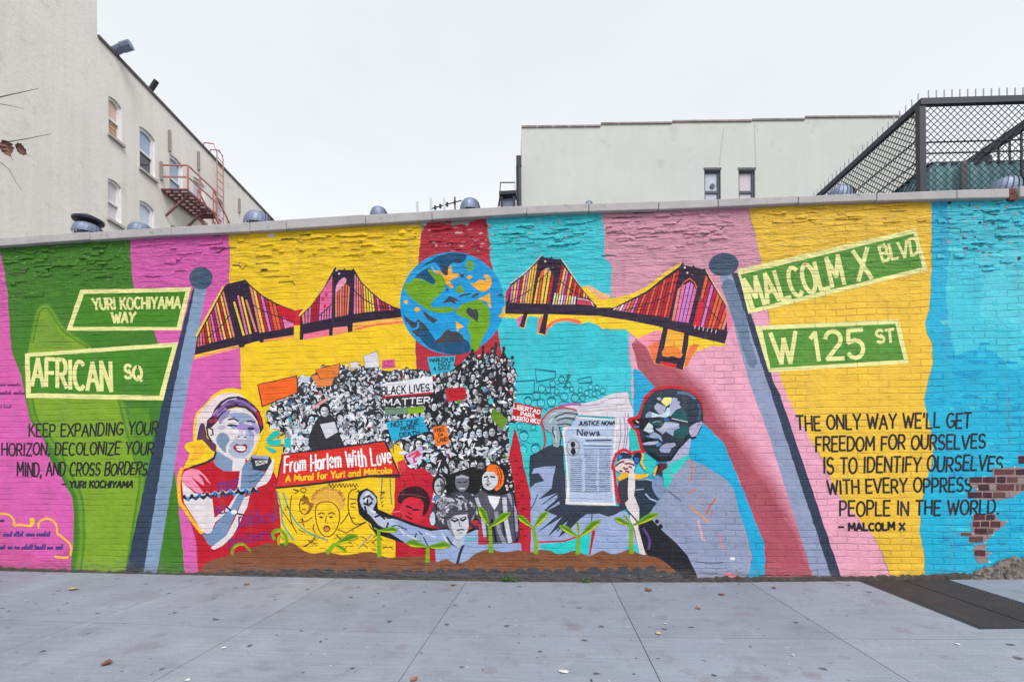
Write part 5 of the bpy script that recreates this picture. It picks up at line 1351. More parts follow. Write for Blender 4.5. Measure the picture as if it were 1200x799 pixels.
# ------------------------------------------------------------------ man with glasses
M1 = lambda pts: Z(730, 445, 9.983, pts)
M2 = lambda pts: Z(710, 515, 7.99, pts)
M3 = lambda pts: Z(740, 600, 8.0, pts)
p = Paint('painted_portrait')
SUIT, LAV, NVY, TEAL = (140, 150, 177), (166, 170, 198), (34, 50, 66), (16, 82, 86)
p.poly(M1([(160, 600), (180, 440), (300, 200), (60, 620), (100, 900), (230, 900), (300, 800)]), (40, 186, 180), jit=.3)
p.poly(M1([(45, 470), (75, 438), (150, 428), (182, 388), (215, 290), (250, 190), (350, 100), (450, 78), (600, 68), (745, 92), (835, 140), (895, 200), (938, 290), (945, 400), (600, 700), (230, 860), (195, 800), (176, 700), (155, 612), (105, 560)]), (200, 20, 42), jit=.2)
p.poly(M2([(560, 230), (600, 150), (680, 60), (720, 0), (800, 0), (775, 140), (790, 190), (900, 230), (985, 280), (1110, 360), (1160, 410), (1195, 470)]) + M3([(1010, 0), (1062, 150), (1100, 320), (1122, 400), (1100, 560), (1060, 640), (620, 640), (540, 450), (430, 300), (260, 150), (180, 80)]) + M2([(400, 700), (500, 560), (560, 480)]), SUIT, jit=.3)
p.poly(M3([(60, 80), (190, 70), (290, 170), (420, 290), (520, 400), (600, 560), (625, 640), (380, 640), (400, 545), (290, 450), (150, 400), (108, 330), (78, 200)]), (26, 28, 38), jit=.3)
p.poly(M2([(560, 190), (650, 100), (720, 40), (760, -20), (800, -20), (772, 132), (700, 172), (600, 212)]), LAV)
p.poly(M2([(566, 240), (760, 148), (784, 172), (720, 262), (640, 342), (580, 462), (544, 442), (528, 290)]), (40, 196, 186), jit=.2)
p.stroke(M2([(590, 260), (612, 345), (680, 300), (765, 190)]), 1.2, (150, 120, 160)); p.stroke(M2([(575, 480), (640, 345), (720, 285)]), 1.0, (180, 100, 160)); p.stroke(M2([(580, 480), (700, 570)]), 1.0, (60, 66, 90))
p.poly(M2([(500, 215), (572, 222), (575, 262), (532, 290), (522, 345), (482, 322), (450, 335), (470, 290)]), (92, 32, 52), jit=.2); p.poly(M2([(480, 225), (510, 235), (500, 290), (470, 330), (455, 320)]), (28, 26, 36))
p.poly(M2([(340, 130), (400, 150), (470, 200), (452, 300), (410, 350), (370, 300), (340, 240)]), (40, 186, 180), jit=.2)
p.stroke(M2([(345, 130), (330, 220), (360, 270)]), 2.6, (244, 174, 40)); p.stroke(M2([(475, 250), (450, 335)]), 2.4, (244, 174, 40))
# head
p.poly(M1([(105, 480), (195, 452), (212, 390), (240, 290), (300, 190), (380, 130), (500, 106), (620, 103), (750, 128), (840, 180), (900, 250), (930, 350), (936, 490), (880, 640), (840, 662), (770, 690), (690, 774), (610, 850), (520, 940), (420, 950), (325, 890), (235, 810), (207, 690), (190, 600), (130, 540)]), NVY, jit=.25)
p.poly(M1([(300, 190), (400, 122), (500, 110), (640, 110), (760, 140), (860, 200), (910, 300), (920, 420), (840, 500), (760, 480), (790, 300), (700, 230), (560, 190), (420, 190), (340, 230)]), (44, 54, 72), smooth=2)
p.stroke(M1([(640, 150), (760, 165), (840, 220)]), 3.2, (84, 110, 140), smooth=3); p.stroke(M1([(880, 280), (900, 380), (880, 460)]), 2.6, (60, 92, 112), smooth=3)
p.poly(M1([(240, 300), (330, 260), (380, 240), (370, 300), (300, 340), (240, 380)]), (22, 62, 72), smooth=2)
p.poly(M1([(560, 430), (620, 370), (700, 340), (745, 400), (745, 490), (640, 470)]), TEAL, smooth=2); p.poly(M1([(640, 560), (690, 530), (775, 540), (782, 600), (732, 672), (640, 692), (588, 620)]), TEAL)
p.poly(M1([(440, 415), (370, 340), (365, 312), (400, 268), (450, 292), (505, 312), (480, 385)]), LAV); p.poly(M1([(530, 382), (545, 302), (560, 230), (592, 206), (640, 220), (632, 245), (672, 256), (655, 290), (684, 322), (620, 352), (572, 402), (552, 432)]), LAV)
p.poly(M1([(390, 215), (430, 200), (450, 230), (420, 245)]), LAV)
p.poly(M1([(442, 256), (480, 208), (540, 205), (574, 212), (560, 270), (545, 280), (512, 312), (470, 282)]), (236, 228, 140), jit=.2)
p.poly(M1([(328, 378), (440, 412), (488, 382), (520, 322), (550, 332), (542, 420), (500, 442), (420, 430), (332, 442)]), (192, 214, 226)); p.poly(M1([(262, 410), (300, 372), (330, 380), (330, 440), (270, 445)]), (130, 156, 184), smooth=2)
p.poly(M1([(440, 562), (500, 522), (640, 505), (664, 562), (600, 590), (588, 622), (592, 662), (642, 692), (560, 642), (500, 602), (462, 640), (400, 600), (380, 570)]), (154, 164, 190))
p.poly(M1([(100, 475), (190, 455), (300, 455), (300, 560), (210, 582), (130, 500)]), (18, 20, 28), smooth=2); p.poly(M1([(320, 490), (450, 462), (472, 492), (442, 552), (370, 532)]), (14, 70, 70), smooth=2)
p.stroke(M1([(110, 480), (200, 458), (330, 448), (470, 452)]), 2.0, (14, 16, 24)); p.stroke(M1([(540, 445), (680, 480), (815, 512)]), 2.4, (14, 16, 24)); p.stroke(M1([(570, 452), (660, 472), (755, 492)]), .9, (206, 214, 220)); p.poly(M1([(455, 455), (530, 450), (550, 475), (490, 482)]), (40, 96, 180)); p.stroke(M1([(150, 480), (180, 500)]), 1.5, (222, 190, 170)); p.stroke(M1([(140, 545), (185, 548)]), 2.0, (60, 140, 210))
p.poly(M1([(470, 500), (560, 495), (650, 510), (640, 540), (540, 560), (470, 590), (420, 600), (440, 560)]), (176, 184, 206), smooth=2); p.stroke(M1([(318, 470), (325, 520), (370, 545), (440, 550), (475, 505), (470, 455)]), 1.2, (12, 14, 20), smooth=2); p.stroke(M1([(345, 500), (400, 485), (440, 492)]), 1.0, (120, 150, 160))
p.poly(M1([(245, 575), (300, 496), (348, 535), (358, 602), (312, 624), (240, 592)]), (196, 206, 214)); p.stroke(M1([(350, 568), (400, 602), (440, 630)]), 2.0, (18, 24, 34)); p.poly(M1([(235, 596), (320, 628), (360, 605), (380, 640), (280, 650), (230, 630)]), (18, 22, 32))
p.poly(M1([(300, 645), (362, 610), (442, 652), (462, 722), (420, 692), (320, 672)]), (150, 164, 190)); p.stroke(M1([(270, 650), (330, 690), (420, 680)]), 1.5, (60, 130, 190))
p.poly(M1([(228, 702), (262, 668), (330, 682), (432, 700), (402, 732), (240, 742)]), (16, 18, 26)); p.poly(M1([(230, 742), (300, 724), (412, 712), (384, 752), (250, 760)]), (170, 174, 200), smooth=2); p.poly(M1([(378, 762), (420, 730), (455, 750), (402, 782)]), (70, 136, 196))
p.poly(M1([(430, 790), (500, 745), (600, 735), (612, 770), (560, 802), (542, 850), (440, 842)]), (154, 156, 186), smooth=2); p.poly(M1([(460, 630), (520, 640), (560, 660), (640, 700), (600, 730), (545, 740), (490, 700)]), (36, 50, 62), smooth=2)
p.poly(M1([(300, 840), (420, 900), (560, 900), (640, 800), (690, 760), (560, 950), (420, 955), (320, 890)]), (16, 18, 26))
p.poly(M1([(775, 560), (860, 500), (932, 490), (892, 580), (862, 650), (820, 672), (785, 650)]), (172, 168, 194), smooth=2); p.stroke(M1([(870, 540), (900, 512), (905, 535)]), 1.0, (90, 88, 110)); p.stroke(M1([(775, 650), (800, 680), (850, 668)]), 2.0, (14, 16, 24)); p.stroke(M1([(745, 650), (710, 740), (630, 800)]), 1.8, (14, 16, 24))
# suit strokes and buttons
for a, c_, wd in (([(795, 185), (805, 280), (795, 380), (770, 385)], (206, 104, 70), 1.6), ([(770, 500), (840, 462)], (206, 110, 80), 1.6), ([(780, 620), (850, 680), (960, 765)], (218, 140, 80), 2.0), ([(870, 600), (905, 530)], (206, 140, 120), 1.2), ([(940, 690), (970, 620), (1030, 550)], (196, 100, 70), 2.0), ([(980, 730), (990, 670), (1030, 690)], (200, 110, 110), 1.2), ([(900, 400), (930, 340)], (180, 130, 140), 1.0)): p.stroke(M2(a), wd, c_)
for a, c_, wd in (([(620, 80), (650, 180), (665, 260), (690, 262)], (218, 160, 160), 2.2), ([(825, 200), (840, 300), (875, 360)], (206, 130, 140), 1.8), ([(1055, 150), (1085, 310), (1120, 400), (1090, 570)], (190, 140, 170), 1.6), ([(600, 460), (740, 480), (860, 470)], (96, 98, 120), 1.2), ([(640, 560), (800, 570)], (120, 116, 140), 1.6), ([(520, 380), (620, 378)], (100, 104, 130), .9)): p.stroke(M3(a), wd, c_)
p.poly(M3([(860, 570), (930, 565), (1000, 605), (960, 622), (880, 600)]), (226, 120, 140), smooth=2); p.ell(*M3([(945, 432)])[0], 3.4, 1.6, (222, 222, 226))
p.ell(*M3([(238, 85)])[0], 2.2, 2.4, (20, 22, 30)); p.ell(*M3([(272, 132)])[0], 2.6, 2.8, (20, 22, 30))
# hands and microphone-like stick
p.poly(M2([(120, 392), (205, 355), (215, 560), (180, 592), (200, 662), (130, 622), (105, 540)]), (48, 48, 64), jit=.2)
p.poly(M2([(270, 392), (330, 358), (430, 378), (442, 450), (502, 542), (402, 692), (310, 772), (250, 602), (258, 500)]), NVY, jit=.3)
p.poly(M2([(440, 372), (490, 338), (532, 380), (542, 440), (578, 472), (500, 552), (442, 472), (430, 420)]), (124, 142, 178), smooth=2); p.stroke(M2([(372, 508), (410, 550), (476, 578)]), 1.8, (160, 176, 200)); p.stroke(M2([(300, 372), (370, 368), (430, 380)]), 1.6, (150, 180, 200)); p.stroke(M2([(272, 470), (350, 462)]), 1.0, (170, 180, 190))
p.stroke(M2([(122, 592), (98, 480), (78, 300), (62, 250), (90, 150), (150, 98), (212, 110), (236, 140), (262, 118), (330, 110)]), 3.2, (204, 20, 44), smooth=3)
p.poly(M2([(82, 250), (130, 190), (190, 166), (262, 200), (272, 262), (232, 322), (140, 312), (90, 282)]), (228, 202, 198), jit=.2); p.poly(M2([(106, 190), (122, 130), (170, 118), (232, 140), (232, 172), (150, 182)]), (36, 48, 70), smooth=2); p.poly(M2([(110, 180), (125, 140), (150, 150), (140, 180)]), (40, 130, 200))
p.poly(M2([(255, 200), (262, 130), (320, 120), (335, 160), (300, 225)]), (26, 34, 58), smooth=2); p.poly(M2([(262, 165), (310, 170), (300, 222), (268, 205)]), (30, 100, 190))
for a in ([(88, 248), (130, 215), (168, 205)], [(178, 225), (222, 222), (265, 238)], [(165, 262), (180, 275), (205, 270)], [(128, 290), (150, 296)], [(215, 250), (240, 262)], [(185, 295), (215, 300)]): p.stroke(M2(a), 2.0, (106, 40, 64))
p.poly(M2([(262, 312), (300, 228), (342, 282), (382, 312), (300, 326)]), (60, 190, 196)); p.poly(M2([(108, 362), (150, 308), (240, 310), (300, 325), (400, 318), (390, 347), (290, 372), (200, 350), (122, 387)]), (246, 176, 30), jit=.2)
p.poly(M2([(208, 370), (215, 310), (250, 268), (272, 332), (272, 440), (262, 520), (312, 642), (312, 752), (292, 772), (200, 652), (178, 592), (208, 562), (204, 480)]), (218, 206, 206), jit=.2)
p.poly(M3([(0, -30), (60, 60), (62, 150), (100, 280), (132, 400), (168, 582), (130, 584), (78, 400), (28, 160), (-20, 60)]), (216, 206, 202), jit=.2); p.stroke(M3([(95, 445), (135, 400)]), 1.3, (70, 50, 60)); p.stroke(M2([(200, 660), (250, 715), (300, 775)]), 1.6, (46, 34, 62)); p.stroke(M3([(110, 150), (150, 210), (170, 270), (160, 340)]), 3.0, (92, 66, 122), smooth=3)
p.done('painted man with glasses in a grey suit looking left')

# ------------------------------------------------------------------ soil and sprouts
p = Paint('painted_soil')
soil = [(236, 676), (240, 660), (262, 652), (286, 645), (300, 640), (313, 636), (330, 636), (342, 635), (352, 642), (360, 646.5), (370, 648), (384, 646), (400, 650), (415, 648.5), (434, 646), (446, 650), (455, 653), (464, 652.5), (480, 652), (494, 651), (504, 655), (510, 658), (518, 656), (524, 655), (530, 658), (536, 660), (548, 656), (556, 649), (566, 645), (576, 643), (588, 646.5), (600, 645.5), (608, 644), (618, 647), (626, 646), (634, 643.5), (645, 645), (655, 649), (665, 647), (674, 644.5), (684, 649), (691, 651), (700, 647), (707, 644.5), (714, 648), (720, 649), (730, 646), (738, 643), (748, 648), (759, 651), (768, 652), (776, 656), (784, 662), (792, 669), (800, 676)]
p.poly(catmull(soil, False, 2) + [(800, 690), (500, 688), (236, 684)], (126, 76, 48), jit=.3)
for i in range(70):
    x = 250 + rnd.random() * 520; y = interp(soil, x) + 4 + rnd.random() * 16
    p.stroke([(x, y), (x + rnd.uniform(6, 22), y + rnd.uniform(-.6, .6))], rnd.uniform(.8, 1.8), rnd.choice([(112, 66, 44), (138, 86, 56), (120, 78, 58), (104, 62, 44)]))
dark = []
x = 236
r = random.Random(21)
while x < 800:
    h = interp([(236, 2), (300, 6), (420, 9), (560, 12), (700, 15), (750, 18), (770, 14), (800, 8)], x) * r.uniform(.8, 1.15)
    wv = r.uniform(10, 20)
    b0 = interp(BASE, x)
    dark += [(x, b0 - h * .8), (x + wv * .22, b0 - h - .4), (x + wv * .7, b0 - h - .8)]
    x += wv
p.poly(catmull(dark, False, 3) + [(800, 692), (500, 690), (236, 686)], (52, 56, 66), jit=.2)
p.done('brown painted soil with a dark lower edge')
GL, GD, GY = (112, 158, 16), (78, 128, 18), (196, 196, 28)
def sprout(stem, leaves, label=None):
    p = Paint('painted_sprout')
    p.stroke(stem, lambda t: 5.2 - 1.6 * t, (118, 166, 22), smooth=3)
    base = stem[-1]
    for tx, ty, fat in leaves:
        dx, dy = tx - base[0], ty - base[1]
        l = math.hypot(dx, dy); nx, ny = -dy / l, dx / l
        if ny > 0: nx, ny = -nx, -ny
        q = lambda u, v: (base[0] + dx * u + nx * v * fat, base[1] + dy * u + ny * v * fat)
        p.poly([q(0, -.1), q(.3, .55), (q(.7, 1.1)), q(1, .35), q(1.02, -.1), q(.75, -.65), q(.35, -.55)], GL, smooth=3)
        p.poly([q(.05, .0), q(.35, .35), q(.7, .7), q(.98, .15), q(.7, -.05)], GD, smooth=3)
        p.poly([q(.05, -.1), q(.5, -.25), q(.9, -.2), q(.7, -.6), q(.35, -.5)], GY, smooth=3)
    p.done(label)
sprout([(445, 651), (444.5, 636), (444, 621)], [(466, 621, 4), (438, 618, 1.2)])
sprout([(501, 657), (501.5, 648), (501, 640)], [(477, 636, 5), (528, 639, 5)])
sprout([(575.5, 646), (575, 632), (574, 617)], [(561, 594, 5), (598, 601, 5)])
sprout([(628, 648), (628, 634), (625, 618)], [(606, 604, 4), (642, 600, 5)])
sprout([(677, 648), (677, 638), (678, 629)], [(656, 616, 4), (703, 610, 5), (676, 611, 1.8)])
sprout([(740, 647), (739.5, 632), (739.5, 616)], [(720, 607.5, 4), (771, 602, 4.5), (731, 603, 1.6)])
sprout([(384, 647), (388, 642), (392, 637)], [(419, 628, 5), (406, 646, 3)])
p = Paint('painted_sprout')
p.stroke(B_([(580, 790), (590, 735), (630, 700), (680, 692), (720, 725), (755, 768)]), lambda t: 3.6 - 2 * t, GL, smooth=4); p.stroke(B_([(600, 735), (640, 706), (690, 705)]), 1.0, GY, smooth=3)
p.done('thin green painted shoot arching over the soil')
p = Paint('painted_sprout')
p.stroke(B_([(975, 650), (960, 600), (990, 565), (1040, 570), (1075, 610), (1090, 660), (1080, 700)]), 3.6, GL, smooth=4); p.stroke(B_([(1015, 700), (1010, 650), (1030, 620), (1060, 650)]), 2.6, (150, 170, 30), smooth=4); p.stroke(B_([(985, 590), (1030, 572)]), 1.0, GY)
p.done('curled green painted shoot')

# ------------------------------------------------------------------ wear: ledges, cracks, bare brick, broken plinth
def crackline(p, x, y, n, c, r_, wd=1.6):
    pts = [(x, y)]
    for _ in range(n):
        x += r_.uniform(3, 9); y += r_.choice([0, 0, r_.uniform(-.8, .8), r_.choice([-5, 5]) if r_.random() < .4 else 0]) - .25
        pts.append((x, y)); 
    ws = [r_.uniform(.4, 1.5) for _ in range(12)]
    p.stroke(pts, lambda t: wd * ws[int(t * 11)], c)
STRIPES = [(b_pg, PINK), (b_gp, GREEN), (b_py, PINK), (b_yr, YEL), (b_rc, CRIM), (b_cd, CYAN), (b_dy, DUSTY), (b_yb, YEL2)]
def stripe_at(px, py):
    for line, c in STRIPES:
        if px < interp([(y_, x_) for x_, y_ in sorted(line, key=lambda q: q[1])], py): return c
    return (60, 188, 210)
r = random.Random(77)
# real relief: thick mortar, proud and broken bricks, rubbed-over lumps under the coping
KEEP = [(70, 330, 232, 392), (213, 308, 258, 345), (222, 305, 345, 400), (340, 300, 480, 400), (465, 291, 595, 400), (590, 292, 720, 400), (720, 310, 790, 400), (770, 290, 870, 400), (-20, 350, 120, 400), (860, 262, 1095, 400), (330, 340, 470, 400)]
mb = MB()
def lump(px, py, wpx, hpx, d, c):
    n = max(3, int(wpx / 3))
    y = -0.0195
    up, lo = [], []
    for i in range(n + 1):
        t = i / n
        e = min(1, 6 * min(t, 1 - t) + .2)
        x = px + wpx * t
        up.append((x, py - hpx * (.75 + .25 * e) + r.uniform(-.5, .5), 0.001)); lo.append((x, py + r.uniform(-.7, .7) - wpx * t * .055, d * e * r.uniform(.75, 1.1)))
    vs = []
    for (xa, ya, _), (xb, yb, dd) in zip(up, lo):
        yy = ya - (xa - px) * .055
        a, b, b2 = on_y(xa, yy, -.006), on_y(xb, yb, -.006), on_y(xb, yb - hpx * .35, -.006)
        vs += [(a.x, -.006, a.z), (b2.x, -.006 - dd, b2.z), (b.x, -.006 - dd * .9, b.z), (b.x, -.004, b.z)]
    fs = []
    for i in range(n):
        k = 4 * i
        fs += [(k, k + 1, k + 5, k + 4), (k + 1, k + 2, k + 6, k + 5), (k + 2, k + 3, k + 7, k + 6)]
    mb.add(vs, fs, paint(c))
for _ in range(560):
    px = r.uniform(-240, 1420)
    top = interp(CBOT, px)
    py = top + 4 + abs(r.gauss(0, 1)) * 34
    if 180 < px < 480: py = top + 4 + abs(r.gauss(0, 1)) * 44
    if any(a0 < px + 8 and px - 2 < c0 and b0 < py < d0 for a0, b0, c0, d0 in KEEP) or py > 400: continue
    wl = r.choice([7, 10, 14, 18, 26]) * r.uniform(.7, 1.3)
    if stripe_at(px - 1, py) != stripe_at(px + wl + 1, py): continue
    lump(px, py, wl, r.uniform(2.2, 5.5), r.choice([.003, .005, .008, .013]), stripe_at(px + 2, py))
o = mb.build('brick_relief', wall, fix=False)
o['label'] = 'rough lumps and proud brick edges painted over near the coping'
p = Paint('mortar_crack', cycle=60)
spots = [(330, 280, 3), (330, 281, 4), (352, 276, 4), (252, 296, 3), (273, 311, 2), (300, 309, 3), (305, 318, 2), (308, 325, 3), (327, 331, 2), (340, 262, 4),
         (716, 256, 5), (742, 250, 3), (742, 279, 4), (734, 289, 3), (705, 300, 2), (770, 263, 3), (790, 271, 2), (806, 285, 3), (823, 278, 3), (836, 270, 2), (905, 262, 3), (940, 258, 3), (1042, 248, 2), (1096, 258, 3), (1112, 268, 3), (1138, 286, 3), (1166, 268, 2), (1150, 247, 3), (604, 286, 4), (650, 284, 3), (590, 275, 3),
         (12, 320, 2), (14, 344, 3), (100, 303, 2), (110, 322, 2), (188, 300, 2), (240, 278, 2), (205, 318, 2)]
for x, y, n in spots:
    k = stripe_at(x, y)
    c = (52, 38, 38) if r.random() < .35 else tuple(int(v * .42 + 14) for v in k)
    crackline(p, x, y, n + 1, c, r, r.uniform(.6, 1.3))
for x, y, w_, h in ((280, 272, 15, 2.6), (305, 316, 9, 1.9), (738, 276, 5, 3), (1146, 261, 4, 2.4), (1192, 303, 4, 4), (1110, 238, 5, 3)):
    p.poly([(x, y), (x + w_ * .4, y - h * .6), (x + w_, y - h * .5), (x + w_ * .9, y + h * .4), (x + w_ * .3, y + h * .6)], (50, 32, 36))
p.done('dark open mortar cracks near the top of the wall')
p = Paint('bare_patch', cycle=60)
for x, y in ((286, 270), (300, 273), (312, 271), (317, 276), (470, 262), (484, 264), (497, 262)):
    p.poly([(x + r.uniform(-7, -3), y), (x, y - r.uniform(1, 3)), (x + r.uniform(4, 8), y - 1), (x + r.uniform(3, 6), y + r.uniform(1, 3)), (x - 2, y + 2)], r.choice([(198, 188, 190), (206, 200, 204)]))
for i in range(46):
    x, y = r.uniform(500, 572), r.uniform(263, 294)
    p.poly([(x, y), (x + r.uniform(1.5, 4.5), y - r.uniform(.6, 1.6)), (x + r.uniform(3, 7), y + .5), (x + 2, y + r.uniform(.8, 1.8))], r.choice([(206, 128, 132), (196, 84, 96), (150, 30, 46), (214, 170, 168), (132, 24, 40)]))
for i in range(26):
    x, y = r.uniform(572, 700), r.uniform(257, 285)
    p.poly([(x, y), (x + r.uniform(1, 3), y - r.uniform(.5, 1.2)), (x + r.uniform(2, 5), y + .3), (x + 1.5, y + r.uniform(.6, 1.2))], r.choice([(206, 150, 150), (30, 140, 156), (196, 178, 176)]))
for i in range(70):
    x, y = r.uniform(1096, 1200), r.uniform(238, 300)
    p.poly([(x, y), (x + r.uniform(1.5, 5), y - r.uniform(.5, 1.4)), (x + r.uniform(3, 8), y + .3), (x + 2, y + r.uniform(.6, 1.6))], r.choice([(180, 150, 150), (16, 124, 160), (88, 206, 214), (90, 60, 70), (20, 140, 176)]))
p.done('chipped patches where the paint has come off the wall')
p = Paint('exposed_brick', cycle=200)
X9 = lambda pts: Z(1050, 530, 4.994, pts)
MORT = (146, 124, 122)
for a in ([(425, 150), (560, 140), (570, 95), (690, 85), (800, 95), (830, 130), (800, 180), (840, 215), (740, 225), (690, 262), (600, 275), (470, 275), (410, 250), (470, 215), (430, 185)],
          [(450, 365), (575, 360), (600, 395), (650, 405), (600, 450), (560, 480), (550, 500), (520, 525), (425, 528), (430, 495), (370, 480), (385, 465), (450, 470), (440, 430)],
          [(470, 540), (520, 535), (530, 555), (520, 570), (555, 590), (530, 615), (540, 640), (480, 650), (450, 575)], [(710, 20), (800, 15), (820, 70), (730, 65)]):
    p.poly(rough_edges(X9(a), 1.1, 3, len(a)), MORT)
    for q_ in rough_edges(X9(a), 1.2, 9, 3)[::2]:
        p.poly([(q_[0] - r.uniform(.8, 2.6), q_[1]), (q_[0], q_[1] - r.uniform(.5, 1.4)), (q_[0] + r.uniform(.8, 2.6), q_[1] + .2), (q_[0], q_[1] + r.uniform(.5, 1.4))], r.choice([(206, 200, 204), (176, 160, 160), (150, 196, 206), (120, 96, 96)]))
rows = [(98, 130, [(575, 690), (697, 800)]), (143, 178, [(432, 500), (508, 580), (588, 640), (648, 712)]), (186, 222, [(480, 545), (585, 690), (698, 720), (728, 830)]), (232, 266, [(418, 500), (508, 560), (566, 640)]),
        (363, 395, [(455, 520), (527, 580)]), (402, 437, [(448, 487), (494, 545), (552, 610)]), (444, 478, [(460, 530), (536, 568)]), (470, 487, [(378, 440)]), (491, 524, [(428, 508)]), (570, 606, [(458, 520)]), (22, 64, [(716, 810)])]
for y0, y1, xs_ in rows:
    for a, b in xs_:
        k = r.choice([(84, 46, 52), (72, 38, 46), (96, 54, 56), (100, 68, 68), (64, 40, 46)])
        j = lambda: r.uniform(-2.5, 2.5)
        p.poly(X9([(a + j(), y0 + j()), ((a + b) / 2, y0 + j()), (b + j(), y0 + j()), (b + j(), y1 + j()), ((a + b) / 2, y1 + j()), (a + j(), y1 + j())]), k)
p.done('dark red bricks laid bare where the blue paint has broken off')
# broken render at the foot of the wall: a real ledge
M_rend = mat('foot_render', (120, 112, 108), rough=0.95, var=0.4, scale=14, bump=0.035, bscale=16, dirt=((54, 50, 46), 0.48, 0.85))
M_foot = mat('foot_dirt', (72, 67, 62), rough=0.95, var=0.35, scale=12, bump=0.012, bscale=30, dirt=((54, 62, 36), 0.6, 0.7))
def footledge(topline, depth, m, name, seed, label=None):
    r_ = random.Random(seed)
    mb = MB()
    pts = []
    n_ = int((topline[-1][0] - topline[0][0]) / 4)
    for i in range(n_ + 1):
        px = lerp(topline[0][0], topline[-1][0], i / n_)
        d = depth * r_.uniform(.6, 1.2)
        t = on_y(px, interp(topline, px) + r_.uniform(-1.6, 1.6), 0)
        pts.append((t.x, t.z, d, zg(t.x)))
    for (x0, t0, d0, g0), (x1, t1, d1, g1) in zip(pts, pts[1:]):
        vs = [(x0, -.019, t0), (x1, -.019, t1), (x1, -.02 - d1 * .6, lerp(g1, t1, .8)), (x0, -.02 - d0 * .6, lerp(g0, t0, .8)), (x1, -.02 - d1, g1 - .02), (x0, -.02 - d0, g0 - .02)]
        mb.add(vs, [(0, 3, 2, 1), (3, 5, 4, 2)], m)
    o = mb.build(name, wall, fix=False)
    if label: o['label'] = label
footledge([(1131, 676), (1140, 668), (1150, 664), (1165, 660), (1170, 657), (1180, 652), (1186, 651), (1192, 654), (1200, 650), (1260, 646), (1440, 650)], .05, M_rend, 'broken_render', 2, 'grey broken render at the foot of the wall')
footledge([(-250, 655), (-20, 661), (0, 663), (40, 666), (100, 667.5), (160, 669), (260, 671), (380, 673.5), (520, 676), (640, 677.5), (760, 678), (800, 677.5), (850, 674.5), (900, 675), (980, 675.5), (1030, 674), (1080, 672.5), (1130, 670.5), (1140, 673), (1440, 668)], .035, M_foot, 'dirt_edge', 3, 'dark dirt along the foot of the wall')
# ------------------------------------------------------------------ building on the left, seen along its side wall
M_stucco = mat('stucco_beige', (222, 218, 212), rough=0.9, var=0.04, scale=0.7, bump=0.008, bscale=9, streaks=0.09, dirt=((196, 190, 182), 0.57, 0.6))
M_stucco2 = mat('stucco_grey', (204, 207, 202), rough=0.9, var=0.04, scale=0.5, bump=0.006, bscale=7, streaks=0.03, dirt=((184, 187, 182), 0.58, 0.6))
M_white = mat('window_white', (226, 226, 228), rough=0.5, var=0.04)
M_darkcap = mat('parapet_cap', (92, 84, 82), rough=0.8, var=0.15)
M_blind = mat('window_blind', (206, 200, 206), rough=0.8, var=0.05)
M_reveal = mat('reveal', (222, 220, 218), rough=0.9, var=0.1)
M_rust = mat('fire_escape_red', (184, 124, 120), rough=0.7, var=0.2, scale=20)
M_rustd = mat('fire_escape_floor', (128, 88, 90), rough=0.8, var=0.2, scale=20)
M_metal = mat('galvanised', (120, 132, 154), rough=0.5, var=0.18, scale=9, metal=0.35)
M_metald = mat('dark_metal', (52, 54, 64), rough=0.5, var=0.12, metal=0.2)
M_rail = mat('fence_metal', (46, 48, 60), rough=0.5, var=0.12, metal=0.1)
M_tealc = mat('corrugated_teal', (124, 178, 184), rough=0.55, var=0.10, scale=4, streaks=0.18)
M_sill = mat('sill_stone', (176, 170, 164), rough=0.85, var=0.1)
def glass(name, c, rough=0.08, dark=1.0):
    m = mat(name, c, rough=rough, var=0.10, scale=1.7, spec=0.8)
    return m
M_glass = glass('window_glass', (150, 166, 192))
M_glassd = glass('window_glass_dark', (62, 62, 76))
M_glassw = glass('window_glass_warm', (206, 176, 160))
M_glassl = glass('window_glass_light', (188, 198, 212))

VP = ray(586, 537); VP = Vector((VP.x, VP.y, 0)).normalized()      # direction of the side wall
NRM = Vector((VP.y, -VP.x, 0))                                        # facing right, towards the lot
A0 = Vector((CAM.x, CAM.y, 0)) - NRM * 13.0
def fac(px, py):                          # pixel on the facade plane -> (distance along, height)
    d = ray(px, py)
    t = (A0 - CAM).dot(NRM) / d.dot(NRM)
    q = CAM + d * t
    return ((q - A0).dot(VP), q.z)
def fpt(u, z, out=0.0):
    return A0 + VP * u + Vector((0, 0, z)) + NRM * out

bl = empty('apartment_building', 'tall beige stucco building on the left with white arched windows and a fire escape', 'building')
u_step, z_hi = fac(114, 40)
z_lo = fac(150, 81)[1]
u0, u1 = fac(-240, 300)[0], fac(322, 262)[0]
wins = []
def win(xl, xr, ytl, ybl, kind, arch=0.10):
    ua, ub = fac(xl, ytl)[0], fac(xr, ytl)[0]
    zt, zb = fac(xl, ytl)[1], fac(xl, ybl)[1]
    n = 8
    top = [(lerp(ub, ua, i / n), zt + arch * math.sin(math.pi * i / n) ** .8 * .9) for i in range(n + 1)]
    wins.append((ua, ub, zb, zt, [(ua, zb), (ub, zb)] + top, kind))
win(127, 142.3, 113, 156, 'warm'); win(163.3, 181.5, 148, 196, 'open'); win(198.5, 214, 181, 228, 'blue'); win(226.5, 240, 207, 250, 'pale'); win(253, 263, 231, 268, 'pale')
win(126.3, 142, 209.5, 255, 'light'); win(163.5, 180.5, 235, 280, 'pale'); win(200, 213, 264, 300, 'pale')
outline = [(u0, -0.3), (u1, -0.3), (u1, z_lo), (u_step, z_lo), (u_step, z_hi + 6), (u0, z_hi + 6)]
loops = [[fpt(u, z) for u, z in outline]] + [[fpt(u, z) for u, z in reversed(wn[4])] for wn in wins]
flat = [v for l in loops for v in l]
tris = tessellate_polygon(loops)
mb = MB()
